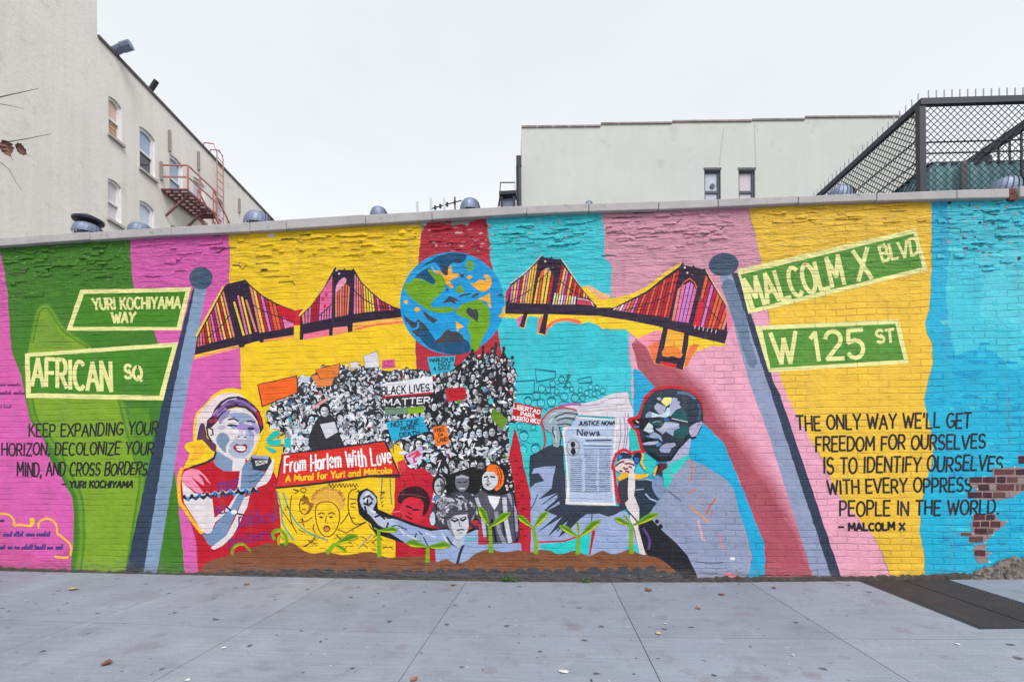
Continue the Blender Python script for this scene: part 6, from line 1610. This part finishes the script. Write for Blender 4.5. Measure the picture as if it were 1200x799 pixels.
mb.add(flat, [tuple(t) for t in tris], M_stucco)
D = 12.0
for (ua, za), (ub, zb) in zip(outline, outline[1:] + outline[:1]):
    mb.add([fpt(ua, za), fpt(ub, zb), fpt(ub, zb, -D), fpt(ua, za, -D)], [(0, 1, 2, 3)], M_stucco)
mb.add([fpt(u, z, -D) for u, z in outline], [tuple(t) for t in tessellate_polygon([[fpt(u, z, -D) for u, z in outline]])], M_stucco)
for wn in wins:
    lp = wn[4]
    for (ua, za), (ub, zb) in zip(lp, lp[1:] + lp[:1]):
        mb.add([fpt(ua, za), fpt(ub, zb), fpt(ub, zb, -.16), fpt(ua, za, -.16)], [(0, 1, 2, 3)], M_reveal)
mb.build('wall', bl)
mb = MB()
mb.bar(fpt(u_step + .02, z_lo + .04, -.12), fpt(u1, z_lo + .04, -.12), .34, .10, M_darkcap)
mb.build('parapet_cap', bl)
for ua, ub, zb, zt, lp, kind in wins:
    mb = MB()
    W, H = ub - ua, zt - zb
    t = .13 * min(1.3, W)
    # white frame following the arched opening
    inner = [(lerp((ua + ub) / 2, u, 1 - 2 * t / W), lerp(zb + H * .5, z, 1 - 2 * t / H)) for u, z in lp]
    n = len(lp)
    mb.add([fpt(u, z, -.07) for u, z in lp] + [fpt(u, z, -.07) for u, z in inner] + [fpt(u, z, -.15) for u, z in inner],
           [(i, (i + 1) % n, n + (i + 1) % n, n + i) for i in range(n)] + [(n + i, n + (i + 1) % n, 2 * n + (i + 1) % n, 2 * n + i) for i in range(n)], M_white)
    zm = zb + H * .48
    mb.bar(fpt(ua + t, zm, -.09), fpt(ub - t, zm, -.09), .06, .07, M_white)
    fr = mb.build('window', bl)
    mb = MB()
    g = {'warm': M_glassw, 'open': M_glass, 'blue': M_glass, 'pale': M_glassl, 'light': M_blind}[kind]
    mb.add([fpt(u, z, -.13) for u, z in inner], [tuple(q) for q in tessellate_polygon([[fpt(u, z, -.13) for u, z in inner]])], g)
    mb.build('pane', fr)
    if kind == 'open':
        mb = MB()
        mb.add([fpt(ua + t, zb + t, -.125), fpt(ub - t, zb + t, -.125), fpt(ub - t, zm, -.125), fpt(ua + t, zm, -.125)], [(0, 1, 2, 3)], M_glassd)
        mb.build('open_sash', fr)
    if kind == 'warm':
        mb = MB()
        for k in range(7):
            z = zb + H * (.05 + k * .055)
            mb.bar(fpt(ua + t, z, -.122), fpt(ub - t, z, -.122), .008, H * .03, M_glassw if k % 2 else mat('blind_slat', (196, 140, 96), rough=.8))
        mb.build('blind', fr)
    if zb > 5.0:
        mb = MB()
        mb.bar(fpt(ua - .06, zb - .05, .02), fpt(ub + .06, zb - .05, .02), .14, .09, M_sill)
        mb.build('sill', fr)
# roof stubs
for (xa, ya, xb, yb, r_, ml) in ((135, 66, 143, 56, .13, M_metal), (183.5, 116, 183.5, 95, .09, M_metald)):
    u, z = fac(xa, ya)
    d = ray(xb, yb); q = CAM + d * ((fpt(u, z, -.5) - CAM).dot(c_f) / d.dot(c_f))
    b = fpt(u, z_lo - .1, -.5)
    mb = MB(); mb.tube([b, q], r_, ml, 10)
    if ml is M_metal:
        mb.tube([q, q + NRM * .3 + Vector((0, 0, .1))], .15, M_metal, 10)
    mb.build('vent_pipe', bl)
# downpipe marks on the wall
for xa, ya, xb, yb in ((197.5, 153, 198, 178), (231.5, 178, 232, 200), (187.5, 190, 188.5, 212), (279.5, 233, 280.5, 250)):
    ua, za = fac(xa, ya); ub, zb = fac(xb, yb)
    mb = MB(); mb.tube([fpt(ua, za, .05), fpt(ua, zb, .05)], .05, mat('old_pipe', (142, 134, 130), rough=.8), 8)
    mb.build('pipe', bl)
# fire escape
ua, za = fac(194, 226); ub = fac(216, 226)[0]
ua2, zr = fac(193, 203)
mb = MB(); OUT = 1.0
for k in range(9):
    u = lerp(ua - .2, ub + .5, k / 8)
    mb.bar(fpt(u, za, 0), fpt(u, za, OUT), .10, .05, M_rustd)
for o_ in (0.05, .35, .65, OUT): mb.bar(fpt(ua - .2, za - .05, o_), fpt(ub + .5, za - .05, o_), .06, .08, M_rustd)
mb.bar(fpt(ua, za - .05, OUT * .9), fpt(ua, za - .9, 0), .06, .06, M_rustd); mb.bar(fpt(ub, za - .05, OUT * .9), fpt(ub, za - .9, 0), .06, .06, M_rustd)
fe = mb.build('fire_escape', bl)
fe['label'] = 'rust red fire escape with a platform, railing and stair'
mb = MB()
hgt = .95
for u in (ua - .2, (ua + ub) / 2, ub + .5):
    mb.bar(fpt(u, za, OUT), fpt(u, za + hgt, OUT), .05, .05, M_rust)
for z in (za + .5, za + hgt):
    mb.bar(fpt(ua - .2, z, OUT), fpt(ub + .5, z, OUT), .045, .045, M_rust)
    mb.bar(fpt(ua - .2, z, 0), fpt(ua - .2, z, OUT), .045, .045, M_rust)
us, ue, ze = ub + .3, ub + 4.2, za - 3.0
for o_ in (.35, OUT):
    mb.bar(fpt(us, za + hgt, o_), fpt(ue, ze + hgt + .1, o_), .05, .05, M_rust)
    mb.bar(fpt(us, za, o_), fpt(ue, ze, o_), .05, .16, M_rust)
    for k in range(5):
        u = lerp(us, ue, k / 4); z = lerp(za, ze, k / 4)
        mb.bar(fpt(u, z, o_), fpt(u, z + hgt, o_), .04, .04, M_rust)
for k in range(11):
    u = lerp(us, ue, (k + .5) / 11); z = lerp(za, ze, (k + .5) / 11)
    mb.bar(fpt(u, z, .35), fpt(u, z, OUT), .22, .03, M_rustd)
for z in (ze + .6, ze + 1.05):
    mb.bar(fpt(ue, z, OUT), fpt(ue + 3.4, z, OUT), .05, .05, M_rust)
for k in range(5): mb.bar(fpt(ue + k * .85, ze, OUT), fpt(ue + k * .85, ze + 1.05, OUT), .05, .05, M_rust)
mb.bar(fpt(ue, ze, .5), fpt(ue + 3.4, ze, .5), OUT, .06, M_rustd)
mb.build('railing', fe)
mb = MB()
ul, zt = fac(245, 183)
for du in (0, .45):
    mb.tube([fpt(ul + du, za - 3.4, .35), fpt(ul + du, z_lo + .1, .35), fpt(ul + du, z_lo + .45, .2), fpt(ul + du, z_lo + .5, -.2), fpt(ul + du, z_lo + .2, -.35)], .026, M_rust, 6)
for k in range(22):
    z = lerp(za - 3.3, z_lo + .2, k / 21); mb.bar(fpt(ul, z, .35), fpt(ul + .45, z, .35), .025, .025, M_rust)
mb.build('ladder', fe)

# ------------------------------------------------------------------ building behind, facing the lot
YB = 24.0                                  # distance to its face; it stands turned a little to the street wall
br_ = empty('stucco_building', 'pale grey stucco building behind the wall with a stepped parapet and two windows', 'building', loc=(CAM.x, CAM.y, 0), rz=YAW)
def bq(px, py, dist):
    d = ray(px, py); t = dist / d.dot(c_f)
    return Vector((d.dot(c_r0) * t, dist, CAM.z + d.z * t))
def bp(px, py): q = bq(px, py, YB); return (q.x, q.z)
steps = [(611, 704, 149.5), (704, 787.5, 145.8), (787.5, 881, 143.3), (881, 943.3, 141.4), (943.3, 1079, 138)]
xL, xR = bp(611, 200)[0], bp(1079, 200)[0]
tops = [(bp(a, y)[0], bp(b, y)[0], bp((a + b) / 2, y)[1]) for a, b, y in steps]
w1 = (bp(825.3, 199)[0], bp(844.6, 199)[0], bp(835, 199)[1], bp(835, 245)[1])
w2 = (bp(865.4, 199)[0], bp(884.8, 199)[0], bp(875, 199)[1], bp(875, 245)[1])
out_l = [(xL, -0.3), (xR, -0.3)]
for a, b, z in reversed(tops): out_l += [(b, z), (a, z)]
hole = lambda w_: [(w_[0], w_[3]), (w_[0], w_[2]), (w_[1], w_[2]), (w_[1], w_[3])]
V3 = lambda l, y=YB: [Vector((x, y, z)) for x, z in l]
loops = [V3(out_l), V3(hole(w1)), V3(hole(w2))]
mb = MB()
mb.add([v for l in loops for v in l], [tuple(t) for t in tessellate_polygon(loops)], M_stucco2)
for (xa, za_), (xb, zb_) in zip(out_l, out_l[1:] + out_l[:1]):
    mb.add([(xa, YB, za_), (xb, YB, zb_), (xb, YB + 14, zb_), (xa, YB + 14, za_)], [(0, 1, 2, 3)], M_stucco2)
mb.add(V3(out_l, YB + 14), [tuple(t) for t in tessellate_polygon([V3(out_l, YB + 14)])], M_stucco2)
for w_ in (w1, w2):
    h_ = hole(w_)
    for (xa, za_), (xb, zb_) in zip(h_, h_[1:] + h_[:1]):
        mb.add([(xa, YB, za_), (xb, YB, zb_), (xb, YB + .25, zb_), (xa, YB + .25, za_)], [(0, 1, 2, 3)], M_stucco2)
mb.build('wall', br_)
M_tile = mat('coping_tile', (150, 136, 130), rough=.8, var=.25, scale=3)
for i, (a, b, z) in enumerate(tops):
    mb = MB()
    n = max(2, int((b - a) / .8))
    for k in range(n):
        x0, x1 = lerp(a, b, k / n), lerp(a, b, (k + 1) / n)
        mb.box((x0 + .015, YB - .06, z), (x1 - .015, YB + .3, z + .085), M_tile)
    mb.build('parapet_tiles', br_)
M_frd = mat('window_frame_dark', (74, 80, 92), rough=.5, var=.1)
for w_, nm in ((w1, 0), (w2, 1)):
    x0, x1, zt, zb_ = w_
    mb = MB()
    t = .09
    y = YB + .10
    mb.box((x0, y, zb_), (x0 + t, y + .1, zt), M_frd); mb.box((x1 - t * 1.4, y, zb_), (x1, y + .1, zt), M_frd)
    mb.box((x0 + t, y + .003, zt - t * 1.2), (x1 - t * 1.4, y + .1, zt), M_frd); mb.box((x0 + t, y + .003, lerp(zt, zb_, .54) - .06), (x1 - t * 1.4, y + .1, lerp(zt, zb_, .54) + .06), M_frd)
    mb.box((x0 - .03, YB - .03, zt + .002), (x1 + .03, YB + .1, zt + .10), M_frd)
    fr = mb.build('window', br_)
    mb = MB(); mb.add([(x0 + t, y + .07, zb_), (x1 - t, y + .07, zb_), (x1 - t, y + .07, zt - t), (x0 + t, y + .07, zt - t)], [(0, 1, 2, 3)], M_glassl if nm == 0 else M_blind); mb.build('pane', fr)
    if nm == 0:
        mb = MB(); c_ = ((x0 + x1) / 2 + .05, y + .02, lerp(zt, zb_, .38)); mb.tube([(c_[0], c_[1], c_[2]), (c_[0], c_[1] + .04, c_[2])], .13, M_frd, 12); mb.build('ornament', fr)
# crack lines of the render
for px0, py0, px1, py1 in ((848, 150, 843, 194), (884, 146, 886, 198)):
    a, b = bp(px0, py0), bp(px1, py1)
    mb = MB(); mb.bar((a[0], YB - .004, a[1]), (b[0], YB - .004, b[1]), .05, .01, mat('render_joint', (188, 190, 186), rough=.9)); mb.build('render_joint', br_)
# flue on its left corner
mb = MB()
q0, q1, q2 = bq(608, 242, YB - .4), bq(607.3, 196, YB - .4), bq(608.5, 184, YB - .4)
mb.tube([(q0.x, q0.y, 0), (q0.x, q0.y, q1.z), (q2.x, q2.y, q2.z)], [.14, .13, .10], M_metald, 8)
mb.box((q2.x - .16, q2.y - .12, q2.z - .5), (q2.x + .1, q2.y + .12, q2.z), M_metald)
mb.build('flue', br_)

# ------------------------------------------------------------------ roof of the low building behind the wall, with what stands on it
ZR = 3.75
M_roof = mat('roof_felt', (120, 120, 124), rough=.9, var=.15)
mb = MB(); mb.box((XS[0] + .5, .33, ZR - .25), (XS[1] - .3, 9.5, ZR), M_roof)
o = mb.build('flat_roof', wall)
def turbine(px, pyt, wpx, y, label, cap=False, squat=.62):
    t = on_y(px, pyt, y)
    r_ = wpx / 2 * (y - CAM.y) / F
    root = empty('roof_ventilator', label, 'roof vent', 'roof ventilators behind the coping', loc=(t.x, y, ZR))
    H = t.z - ZR
    hd = r_ * 2 * squat
    mb = MB(); mb.lathe((0, 0, 0), [(r_ * 1.15, 0), (r_ * .75, .08), (r_ * .7, H - hd)], M_metal, 20); mb.build('base_pipe', root, smooth=True)
    mb = MB()
    n = 22
    vs, fs = [], []
    m = 8
    for k in range(n):                     # curved overlapping vanes
        for s_ in range(m + 1):
            a = math.pi * .5 * s_ / m
            z = H - hd + hd * math.sin(a)
            rr_ = r_ * (math.cos(a) ** .6 if a < 1.56 else .04)
            t0 = 2 * math.pi * k / n + .25 * math.sin(a)
            vs += [(rr_ * math.cos(t0), rr_ * math.sin(t0), z), (rr_ * .93 * math.cos(t0 + 2 * math.pi / n * 1.1), rr_ * .93 * math.sin(t0 + 2 * math.pi / n * 1.1), z)]
        b0 = k * (m + 1) * 2
        for s_ in range(m): fs.append((b0 + 2 * s_, b0 + 2 * s_ + 1, b0 + 2 * s_ + 3, b0 + 2 * s_ + 2))
    mb.add(vs, fs, M_metal)
    mb.lathe((0, 0, H - .01), [(r_ * .25, 0), (r_ * .22, .02), (.01, .03)], M_metal, 14)
    mb.build('vane_head', root, fix=False)
    if cap:
        mb = MB(); mb.lathe((0, 0, H), [(r_ * .12, -.02), (r_ * .95, .02), (r_ * .98, .05), (r_ * .3, .12), (.01, .125)], M_metald, 24); mb.build('cap', root, smooth=True)
    return root
turbine(103.5, 262, 33, 1.3, 'shiny roof ventilator under a dark flat brim, above the green stripe', cap=True, squat=.45)
turbine(165, 262.5, 28, 1.6, 'low grey roof ventilator beside the dark-brimmed one', squat=.5)
turbine(303, 249.5, 34, 1.2, 'wide blue-grey domed ventilator at the foot of the left building', squat=.5)
turbine(444, 243.5, 22, 1.9, 'small lone domed ventilator above the yellow stripe, left of the aerial', squat=.6)
turbine(551, 234, 25, 1.3, 'blue-grey domed ventilator above the globe, right of the aerial', squat=.6)
turbine(985, 219.5, 28, 1.35, 'pale ventilator under the corner of the mesh fence', squat=.55)
turbine(1178, 210, 34, 1.2, 'pale ventilator beside the broken coping on the far right', squat=.55)
turbine(690, 236.2, 10, 2.4, 'tiny dark ventilator top in front of the grey stucco building', squat=.6)

# television aerial
y = 2.2
ae = empty('television_aerial', 'thin television aerial with a slanting boom above the globe', 'aerial', loc=(on_y(533, 240, y).x, y, ZR))
org = Vector(ae.location)
W_ = lambda px, py: on_y(px, py, y) - org
mb = MB()
mb.tube([(0, 0, 0), W_(533, 231)], .012, M_metald, 6); mb.build('mast', ae)
mb = MB(); M_pale = mat('aerial_pale', (206, 208, 212), rough=.5, var=.05, metal=.3)
mb.tube([W_(506, 244.5), W_(541, 235)], .009, M_metald, 6)
for px in (510, 516, 524, 533):
    q = W_(px, lerp(244.5, 235, (px - 506) / 35)); mb.bar(q + Vector((0, 0, -.03)), q + Vector((0, 0, .03)), .03, .03, M_metald)
mb.build('boom', ae)
for px, pt in ((489, 236.5), (505, 232.5), (520.5, 232.5)):
    mb = MB(); b_, t_ = W_(px, 250), W_(px, pt)
    mb.box((b_.x - .018, -.01, b_.z - .5), (b_.x + .018, .01, t_.z), M_pale); mb.build('upright', ae)
# rails of a roof hatch beside the grey building
y = 6.0
hx = on_y(596, 240, y)
rh = empty('hatch_frame', 'dark roof hatch stand with a thin pale guard frame, left of the grey building', 'roof hatch', loc=(hx.x, y, ZR))
org = Vector(rh.location); W_ = lambda px, py: on_y(px, py, y) - org
mb = MB()
a, b, c_ = W_(587, 231.8), W_(604, 231.8), W_(604, 244)
mb.box((a.x, -.1, 0), (a.x + .05, .1, a.z), M_metald); mb.box((b.x - .05, -.1, 0), (b.x, .1, b.z), M_metald); mb.box((a.x - .03, -.14, a.z + .001), (b.x + .03, .14, a.z + .08), M_metald)
mb.build('stand', rh)
mb = MB(); mb.box((a.x + .06, .02, 0), (b.x - .06, .05, a.z - .02), M_glass); mb.build('panel', rh)
mb = MB()
for p0, p1 in (((585.5, 242), (586.5, 214)), ((586.5, 214), (604, 214)), ((583.5, 244), (586.5, 226)), ((601, 231), (600, 224)), ((603.5, 214), (603.5, 231))):
    mb.tube([W_(*p0), W_(*p1)], .014, M_frd if p0[0] < 600 else M_pale, 5)
mb.build('guard_frame', rh)

# ------------------------------------------------------------------ mesh security fence on the roof
YF = 1.5
cn = on_y(1080, 117, YF)                  # near corner of the top rail
zt = cn.z
far = on_z(950, 236, zt)
rgt = on_z(1280, 111, zt)
fdir = Vector((far.x - cn.x, far.y - cn.y, 0)); FL = fdir.length; fdir /= FL
rdir = Vector((rgt.x - cn.x, rgt.y - cn.y, 0)); RL = rdir.length; rdir /= RL
ZB = ZR + .05
M_spike = mat('spike_steel', (150, 154, 166), rough=.5, metal=.2)
def fence(org, d, L, label, posts, diag=(.014, .009), rails=()):
    root = empty('mesh_fence', label, 'fence', 'mesh fences on the roof', loc=(org.x, org.y, ZR))
    o_ = Vector((org.x, org.y, ZR))
    P3 = lambda u, z: Vector((org.x, org.y, z)) + d * u - o_
    mb = MB(); mb.bar(P3(-.03, zt - .04), P3(L, zt - .04), .06, .08, M_rail); mb.build('top_rail', root)
    mb = MB(); mb.bar(P3(0, ZB + .1), P3(L, ZB + .1), .05, .06, M_rail); mb.build('bottom_rail', root)
    for u in posts:
        mb = MB(); mb.bar(P3(u, ZR), P3(u, zt - .08), .075, .075, M_rail); mb.build('post', root)
    mb = MB()
    for z in rails: mb.bar(P3(0, z), P3(L, z), .014, .014, M_rail)
    if rails: mb.build('mid_rail', root)
    mb = MB()
    H = zt - .1 - ZB
    s = .086
    n = int((L + H) / s) + 1
    side = Vector((-d.y, d.x, 0)) * .012
    for k in range(n):
        for sg, th in ((1, diag[0]), (-1, diag[1])):
            x0 = k * s
            a, b = (x0 - H, ZB), (x0, ZB + H)
            if sg < 0: a, b = (x0, ZB), (x0 - H, ZB + H)
            def clip(a, b):
                (ua_, za_), (ub_, zb_) = a, b
                if ua_ > ub_: (ua_, za_), (ub_, zb_) = b, a
                if ub_ <= 0.02 or ua_ >= L - .02: return None
                f = lambda u: za_ + (zb_ - za_) * (u - ua_) / (ub_ - ua_)
                c0, c1 = max(ua_, 0), min(ub_, L)
                return (c0, f(c0)), (c1, f(c1))
            c_ = clip(a, b)
            if c_ and abs(c_[1][0] - c_[0][0]) > .02:
                mb.bar(P3(*c_[0]) + side * sg, P3(*c_[1]) + side * sg, th, th, M_rail)
    mb.build('mesh_panel', root)
    k = .05
    while k < L:
        mb = MB(); mb.bar(P3(k, zt), P3(k, zt + .12), .010, .010, M_spike); mb.build('spike', root); k += .10
    return root
fence(cn, fdir, FL, 'dark mesh fence running back from the corner post to the grey building', [0.02, FL - .1], diag=(.010, .0075), rails=(on_y(1080, 186, YF).z, on_y(1080, 160, YF).z))
fence(cn + rdir * .04, rdir, RL, 'dark mesh fence above the bright blue stripe, facing the street', [RL * .62, RL - .1], diag=(.0105, .005), rails=(on_y(1100, 179, YF).z, on_y(1100, 166, YF).z))
q0, q1 = on_z(1135, 192, zt - .02), on_z(1300, 78, zt - .02)
ddir = Vector((q0.x - q1.x, q0.y - q1.y, 0)); L2 = ddir.length; ddir /= L2
root = empty('railing', 'thick slanting rail with a post behind the right mesh fence', 'railing', loc=(q1.x, q1.y, ZR))
o_ = Vector((q1.x, q1.y, ZR))
mb = MB(); mb.bar(q1 - o_, Vector((q0.x, q0.y, q1.z)) - o_, .08, .11, M_rail); mb.build('top_rail', root)
mb = MB()
for px in (1158, 1300):
    u = (on_z(px, lerp(192, 78, (px - 1135) / 165), zt) - q1).dot(ddir)
    p_ = Vector((q1.x, q1.y, 0)) + ddir * u - o_
    mb.bar(Vector((p_.x, p_.y, 0)), Vector((p_.x, p_.y, zt - ZR - .1)), .09, .09, M_rail)
k = 0.2
while k < L2 - .05:
    p_ = Vector((q1.x, q1.y, 0)) + ddir * k - o_
    mb.bar(Vector((p_.x, p_.y, 0)), Vector((p_.x, p_.y, zt - ZR - .1)), .02, .02, M_rail); k += .16
mb.build('balusters', root)
# teal corrugated screen standing inside the fence
YT = 2.1
ct = on_y(1090, 193, YT)
cf = on_z(1040, 233, ct.z); cr = on_z(1290, 189, ct.z)
def corrugated(a, b, label):
    d = Vector((b.x - a.x, b.y - a.y, 0)); L = d.length; d /= L
    nrm = Vector((d.y, -d.x, 0))
    root = empty('corrugated_screen', label, 'screen', 'teal corrugated screens on the roof', loc=(a.x, a.y, ZR))
    o_ = Vector((a.x, a.y, ZR))
    vs, fs = [], []
    n = int(L / .02)
    prof = [0, .0, .012, .03, .03, .03, .012, 0]
    for i in range(n + 1):
        q = Vector((a.x, a.y, 0)) + d * (i * L / n) + nrm * prof[i % 8]
        vs += [Vector((q.x, q.y, ZR)) - o_, Vector((q.x, q.y, a.z)) - o_]
    for i in range(n): fs.append((2 * i, 2 * i + 2, 2 * i + 3, 2 * i + 1))
    mb = MB(); mb.add(vs, fs, M_tealc); mb.build('sheet', root, fix=False)
    mb = MB(); mb.bar(Vector((a.x, a.y, a.z + .01)) - o_, Vector((b.x, b.y, a.z + .01)) - o_, .05, .025, M_rail); mb.build('edge_strip', root)
    return root
r1 = corrugated(ct, cr, 'teal corrugated screen behind the street-facing mesh fence')
pp = on_y(1126, 210, YT) - Vector((ct.x, ct.y, ZR))
mb = MB(); mb.box((pp.x - .04, -.06, 0), (pp.x + .04, -.035, ct.z - ZR - .01), mat('brown_batten', (118, 118, 118), rough=.7)); mb.build('batten', r1)
corrugated(ct, cf, 'teal corrugated screen returning behind the side mesh fence')

# ------------------------------------------------------------------ cellar hatch in the pavement
M_hatch = mat('hatch_steel', (60, 57, 60), rough=.8, var=.18, scale=3, spec=.2, dirt=((82, 68, 60), .56, .6))
def tread(m):
    nt = m.node_tree; b = nt.nodes['Principled BSDF']
    P = N(nt, 'ShaderNodeNewGeometry').outputs['Position']
    v = N(nt, 'ShaderNodeVectorMath', operation='MULTIPLY'); v.inputs[1].default_value = (1, 1, 0)
    nt.links.new(P, v.inputs[0])
    vo = N(nt, 'ShaderNodeTexVoronoi'); vo.inputs['Scale'].default_value = 34; vo.inputs['Randomness'].default_value = 0.0
    nt.links.new(v.outputs[0], vo.inputs['Vector'])
    bn = N(nt, 'ShaderNodeBump'); bn.inputs['Distance'].default_value = .002
    nt.links.new(ramp(nt, vo.outputs['Distance'], .2, .45, 1, 0), bn.inputs['Height']); nt.links.new(bn.outputs[0], b.inputs['Normal'])
tread(M_hatch)
ch = empty('cellar_hatch', 'dark steel cellar hatch with two leaves set in the pavement', 'hatch', loc=((hl + hr) / 2, hy / 2, zg((hl + hr) / 2) - .004))
ch.rotation_euler = (0, -math.atan2(zg(hr) - zg(hl), hr - hl), 0)
W2, D2 = (hr - hl) / 2, abs(hy) / 2
mb = MB()
t = .035
for a, b in (((-W2, -D2, -.03), (-W2 + t, D2 - .03, .006)), ((W2 - t, -D2, -.03), (W2, D2 - .03, .006)), ((-W2 + t, -D2, -.03), (W2 - t, -D2 + t, .004))): mb.box(a, b, M_metald)
mb.build('frame', ch)
for s0, s1 in ((-W2 + t + .003, -.006), (.006, W2 - t - .003)):
    mb = MB(); mb.box((s0, -D2 + t + .003, -.03), (s1, D2 - .03, .008), M_hatch)
    lf = mb.build('hatch_leaf', ch, bevel=.003)

# ------------------------------------------------------------------ leaves, scraps, weed
M_leafs = [mat('dry_leaf_brown', (128, 80, 66), rough=.8, var=.25, scale=30), mat('dry_leaf_pale', (186, 172, 140), rough=.8, var=.2, scale=30), mat('dry_leaf_orange', (152, 96, 64), rough=.8, var=.25, scale=30)]
def leaf_mesh(seed, size, m, name='blade'):
    r_ = random.Random(seed)
    n = 9
    vs, fs = [], []
    for i in range(n + 1):
        t = i / n
        w_ = size * .34 * (math.sin(math.pi * t ** .8) ** .7) * (1 + .25 * (i % 2))
        x = size * (t - .5)
        z = size * .22 * (t - .5) ** 2 * 4 * .4
        curl = size * r_.uniform(.08, .2)
        vs += [(x, -w_, z + curl), (x, 0, z), (x, w_, z + curl * r_.uniform(.4, 1))]
    for i in range(n):
        a = 3 * i
        fs += [(a, a + 1, a + 4, a + 3), (a + 1, a + 2, a + 5, a + 4)]
    mb = MB(); mb.add(vs, fs, m)
    mb.tube([(size * .5, 0, size * .08), (size * .72, size * .05, size * .12)], size * .018, m, 5)
    return mb
leaves = [(86, 691, .10, 1, 'pale dry leaf on the pavement below the green stripe'), (125, 778, .075, 0, 'red-brown dry leaf near the bottom left corner of the pavement'), (289, 685, .055, 2, 'small orange leaf by the wall below the painted woman'),
          (531, 686, .06, 2, 'orange-brown leaf by the wall below the curly-haired youth'), (760, 692, .075, 0, 'brown leaf on the pavement below the painted man'), (485, 797, .05, 2, 'orange leaf lying in a joint at the lower edge'),
          (846, 697, .06, 0, 'brown leaf on the pavement left of the oval-capped signpost'), (818, 713, .05, 2, 'orange leaf on the joint right of the painted man'), (907, 689, .05, 0, 'brown leaf lying before the leaning signpost'), (362, 674.8, .06, 2, 'tan leaf against the wall below the red banner'),
          (772, 743, .05, 1, 'pale leaf in the middle of the pavement')]
for i, (px, py, s_, k, lb) in enumerate(leaves):
    q = ground(px, py)
    o = leaf_mesh(i, s_, M_leafs[k]).build('fallen_leaf', fix=False)
    o.location = (q.x, q.y, q.z + .004); o.rotation_euler = (0, 0, i * 2.1)
    tag(o, lb, 'leaf', 'fallen leaves on the pavement')
M_scrap = mat('paper_scrap', (220, 220, 222), rough=.7, var=.05)
for i, (px, py, s_, lb) in enumerate([(660, 787, .04, 'white paper scrap on the pavement between the two centre joints'), (929, 768, .018, 'tiny white scrap right of the painted man'), (1122, 755, .02, 'white scrap on the pavement below the hatch'), (780, 731, .02, 'pale scrap in front of the painted man'), (220, 797, .028, 'white scrap on a joint at the lower left'), (262, 759.5, .025, 'white scrap beside the left joint')]):
    q = ground(px, py)
    r_ = random.Random(i)
    n = 7
    vs = [(s_ * r_.uniform(.5, 1) * math.cos(6.28 * k / n), s_ * r_.uniform(.3, .7) * math.sin(6.28 * k / n), r_.uniform(.001, .008)) for k in range(n)] + [(0, 0, .009)]
    mb = MB(); mb.add(vs, [(k, (k + 1) % n, n) for k in range(n)], M_scrap)
    o = mb.build('paper_scrap', fix=False); o.location = (q.x, q.y, q.z + .002)
    tag(o, lb, 'scrap', 'paper scraps on the pavement')
M_weed = mat('weed_green', (78, 124, 48), rough=.6, var=.3, scale=30)
for px, py, n, hh, wd, lb in ((597, 680, 46, .075, .10, 'small leafy green weed at the foot of the wall, left of centre'), (686, 681, 22, .03, .07, 'low tuft of green weed at the foot of the wall, below the newspaper')):
    q = on_y(px, py, -.05)
    r_ = random.Random(n)
    root = empty('weed', lb, 'weed', 'weeds along the wall', loc=(q.x, -.05, zg(q.x)))
    mb = MB(); ms = MB()
    for _ in range(n):
        a, e = r_.uniform(0, 6.28), r_.uniform(.2, 1.2)
        b = Vector((r_.uniform(-wd, wd) * .8, r_.uniform(-.02, .015), 0)); tip = b + Vector((math.cos(a) * .03, -abs(math.sin(a)) * .03, hh * r_.uniform(.3, 1)))
        ms.tube([b, tip], .0015, M_weed, 4)
        s_ = r_.uniform(.010, .022); d = Vector((math.cos(a), math.sin(a), .4)).normalized() * s_; sd_ = Vector((-math.sin(a), math.cos(a), .2)) * s_ * .5
        mb.add([tip, tip + d * .5 + sd_, tip + d, tip + d * .5 - sd_], [(0, 1, 2, 3)], M_weed)
    ms.build('stem', root); mb.build('foliage', root, fix=False)

# ------------------------------------------------------------------ street tree whose twigs reach into the picture
YTR = -2.5
tr = empty('street_tree', 'thin bare twigs of a street tree with two curled brown leaves, at the upper left', 'tree', loc=(-4.6, YTR - .4, -.1))
ot = Vector(tr.location); W_ = lambda px, py, y=YTR: on_y(px, py, y) - ot
M_bark = mat('bark', (92, 82, 78), rough=.9, var=.25, scale=25, bump=.004)
M_twig = mat('twig_bark', (120, 112, 112), rough=.9, var=.2, scale=25)
mb = MB(); mb.tube([(0, 0, 0), (.02, .01, 1.2), (-.03, .03, 2.4), (-.1, .1, 3.6), (-.2, .12, 5)], [.11, .09, .075, .06, .03], M_bark, 12); mb.build('trunk', tr, smooth=True)
mb = MB()
root_b = Vector((-.03, .03, 2.4))
def twig(pts, r0, r1, start):
    P_ = [start] + [W_(*q) for q in pts]
    n = len(P_); mb.tube(P_, [lerp(r0, r1, i / (n - 1)) for i in range(n)], M_twig, 6)
twig([(-60, 130), (-20, 121), (0, 114), (22, 109), (45, 104)], .006, .0012, root_b + Vector((-.02, 0, .3)))
twig([(-20, 121), (0, 122), (12, 124), (28, 127.5)], .0035, .0010, W_(-60, 130))
twig([(-60, 190), (-20, 173), (0, 168), (30, 163), (60, 157)], .006, .0012, root_b)
twig([(-30, 180), (0, 190), (10, 198), (18, 212), (26, 224)], .004, .0010, W_(-60, 190))
mb.build('branch', tr)
M_lb = mat('curled_leaf', (122, 84, 76), rough=.8, var=.3, scale=30)
for i, (px, py, s_) in enumerate(((11, 176, .095), (27.5, 176, .075))):
    o = leaf_mesh(40 + i, s_, M_lb).build('leaf', tr, fix=False)
    q = W_(px, py); o.location = q; o.rotation_euler = (R(100 + 20 * i), R(70 - 25 * i), R(15))
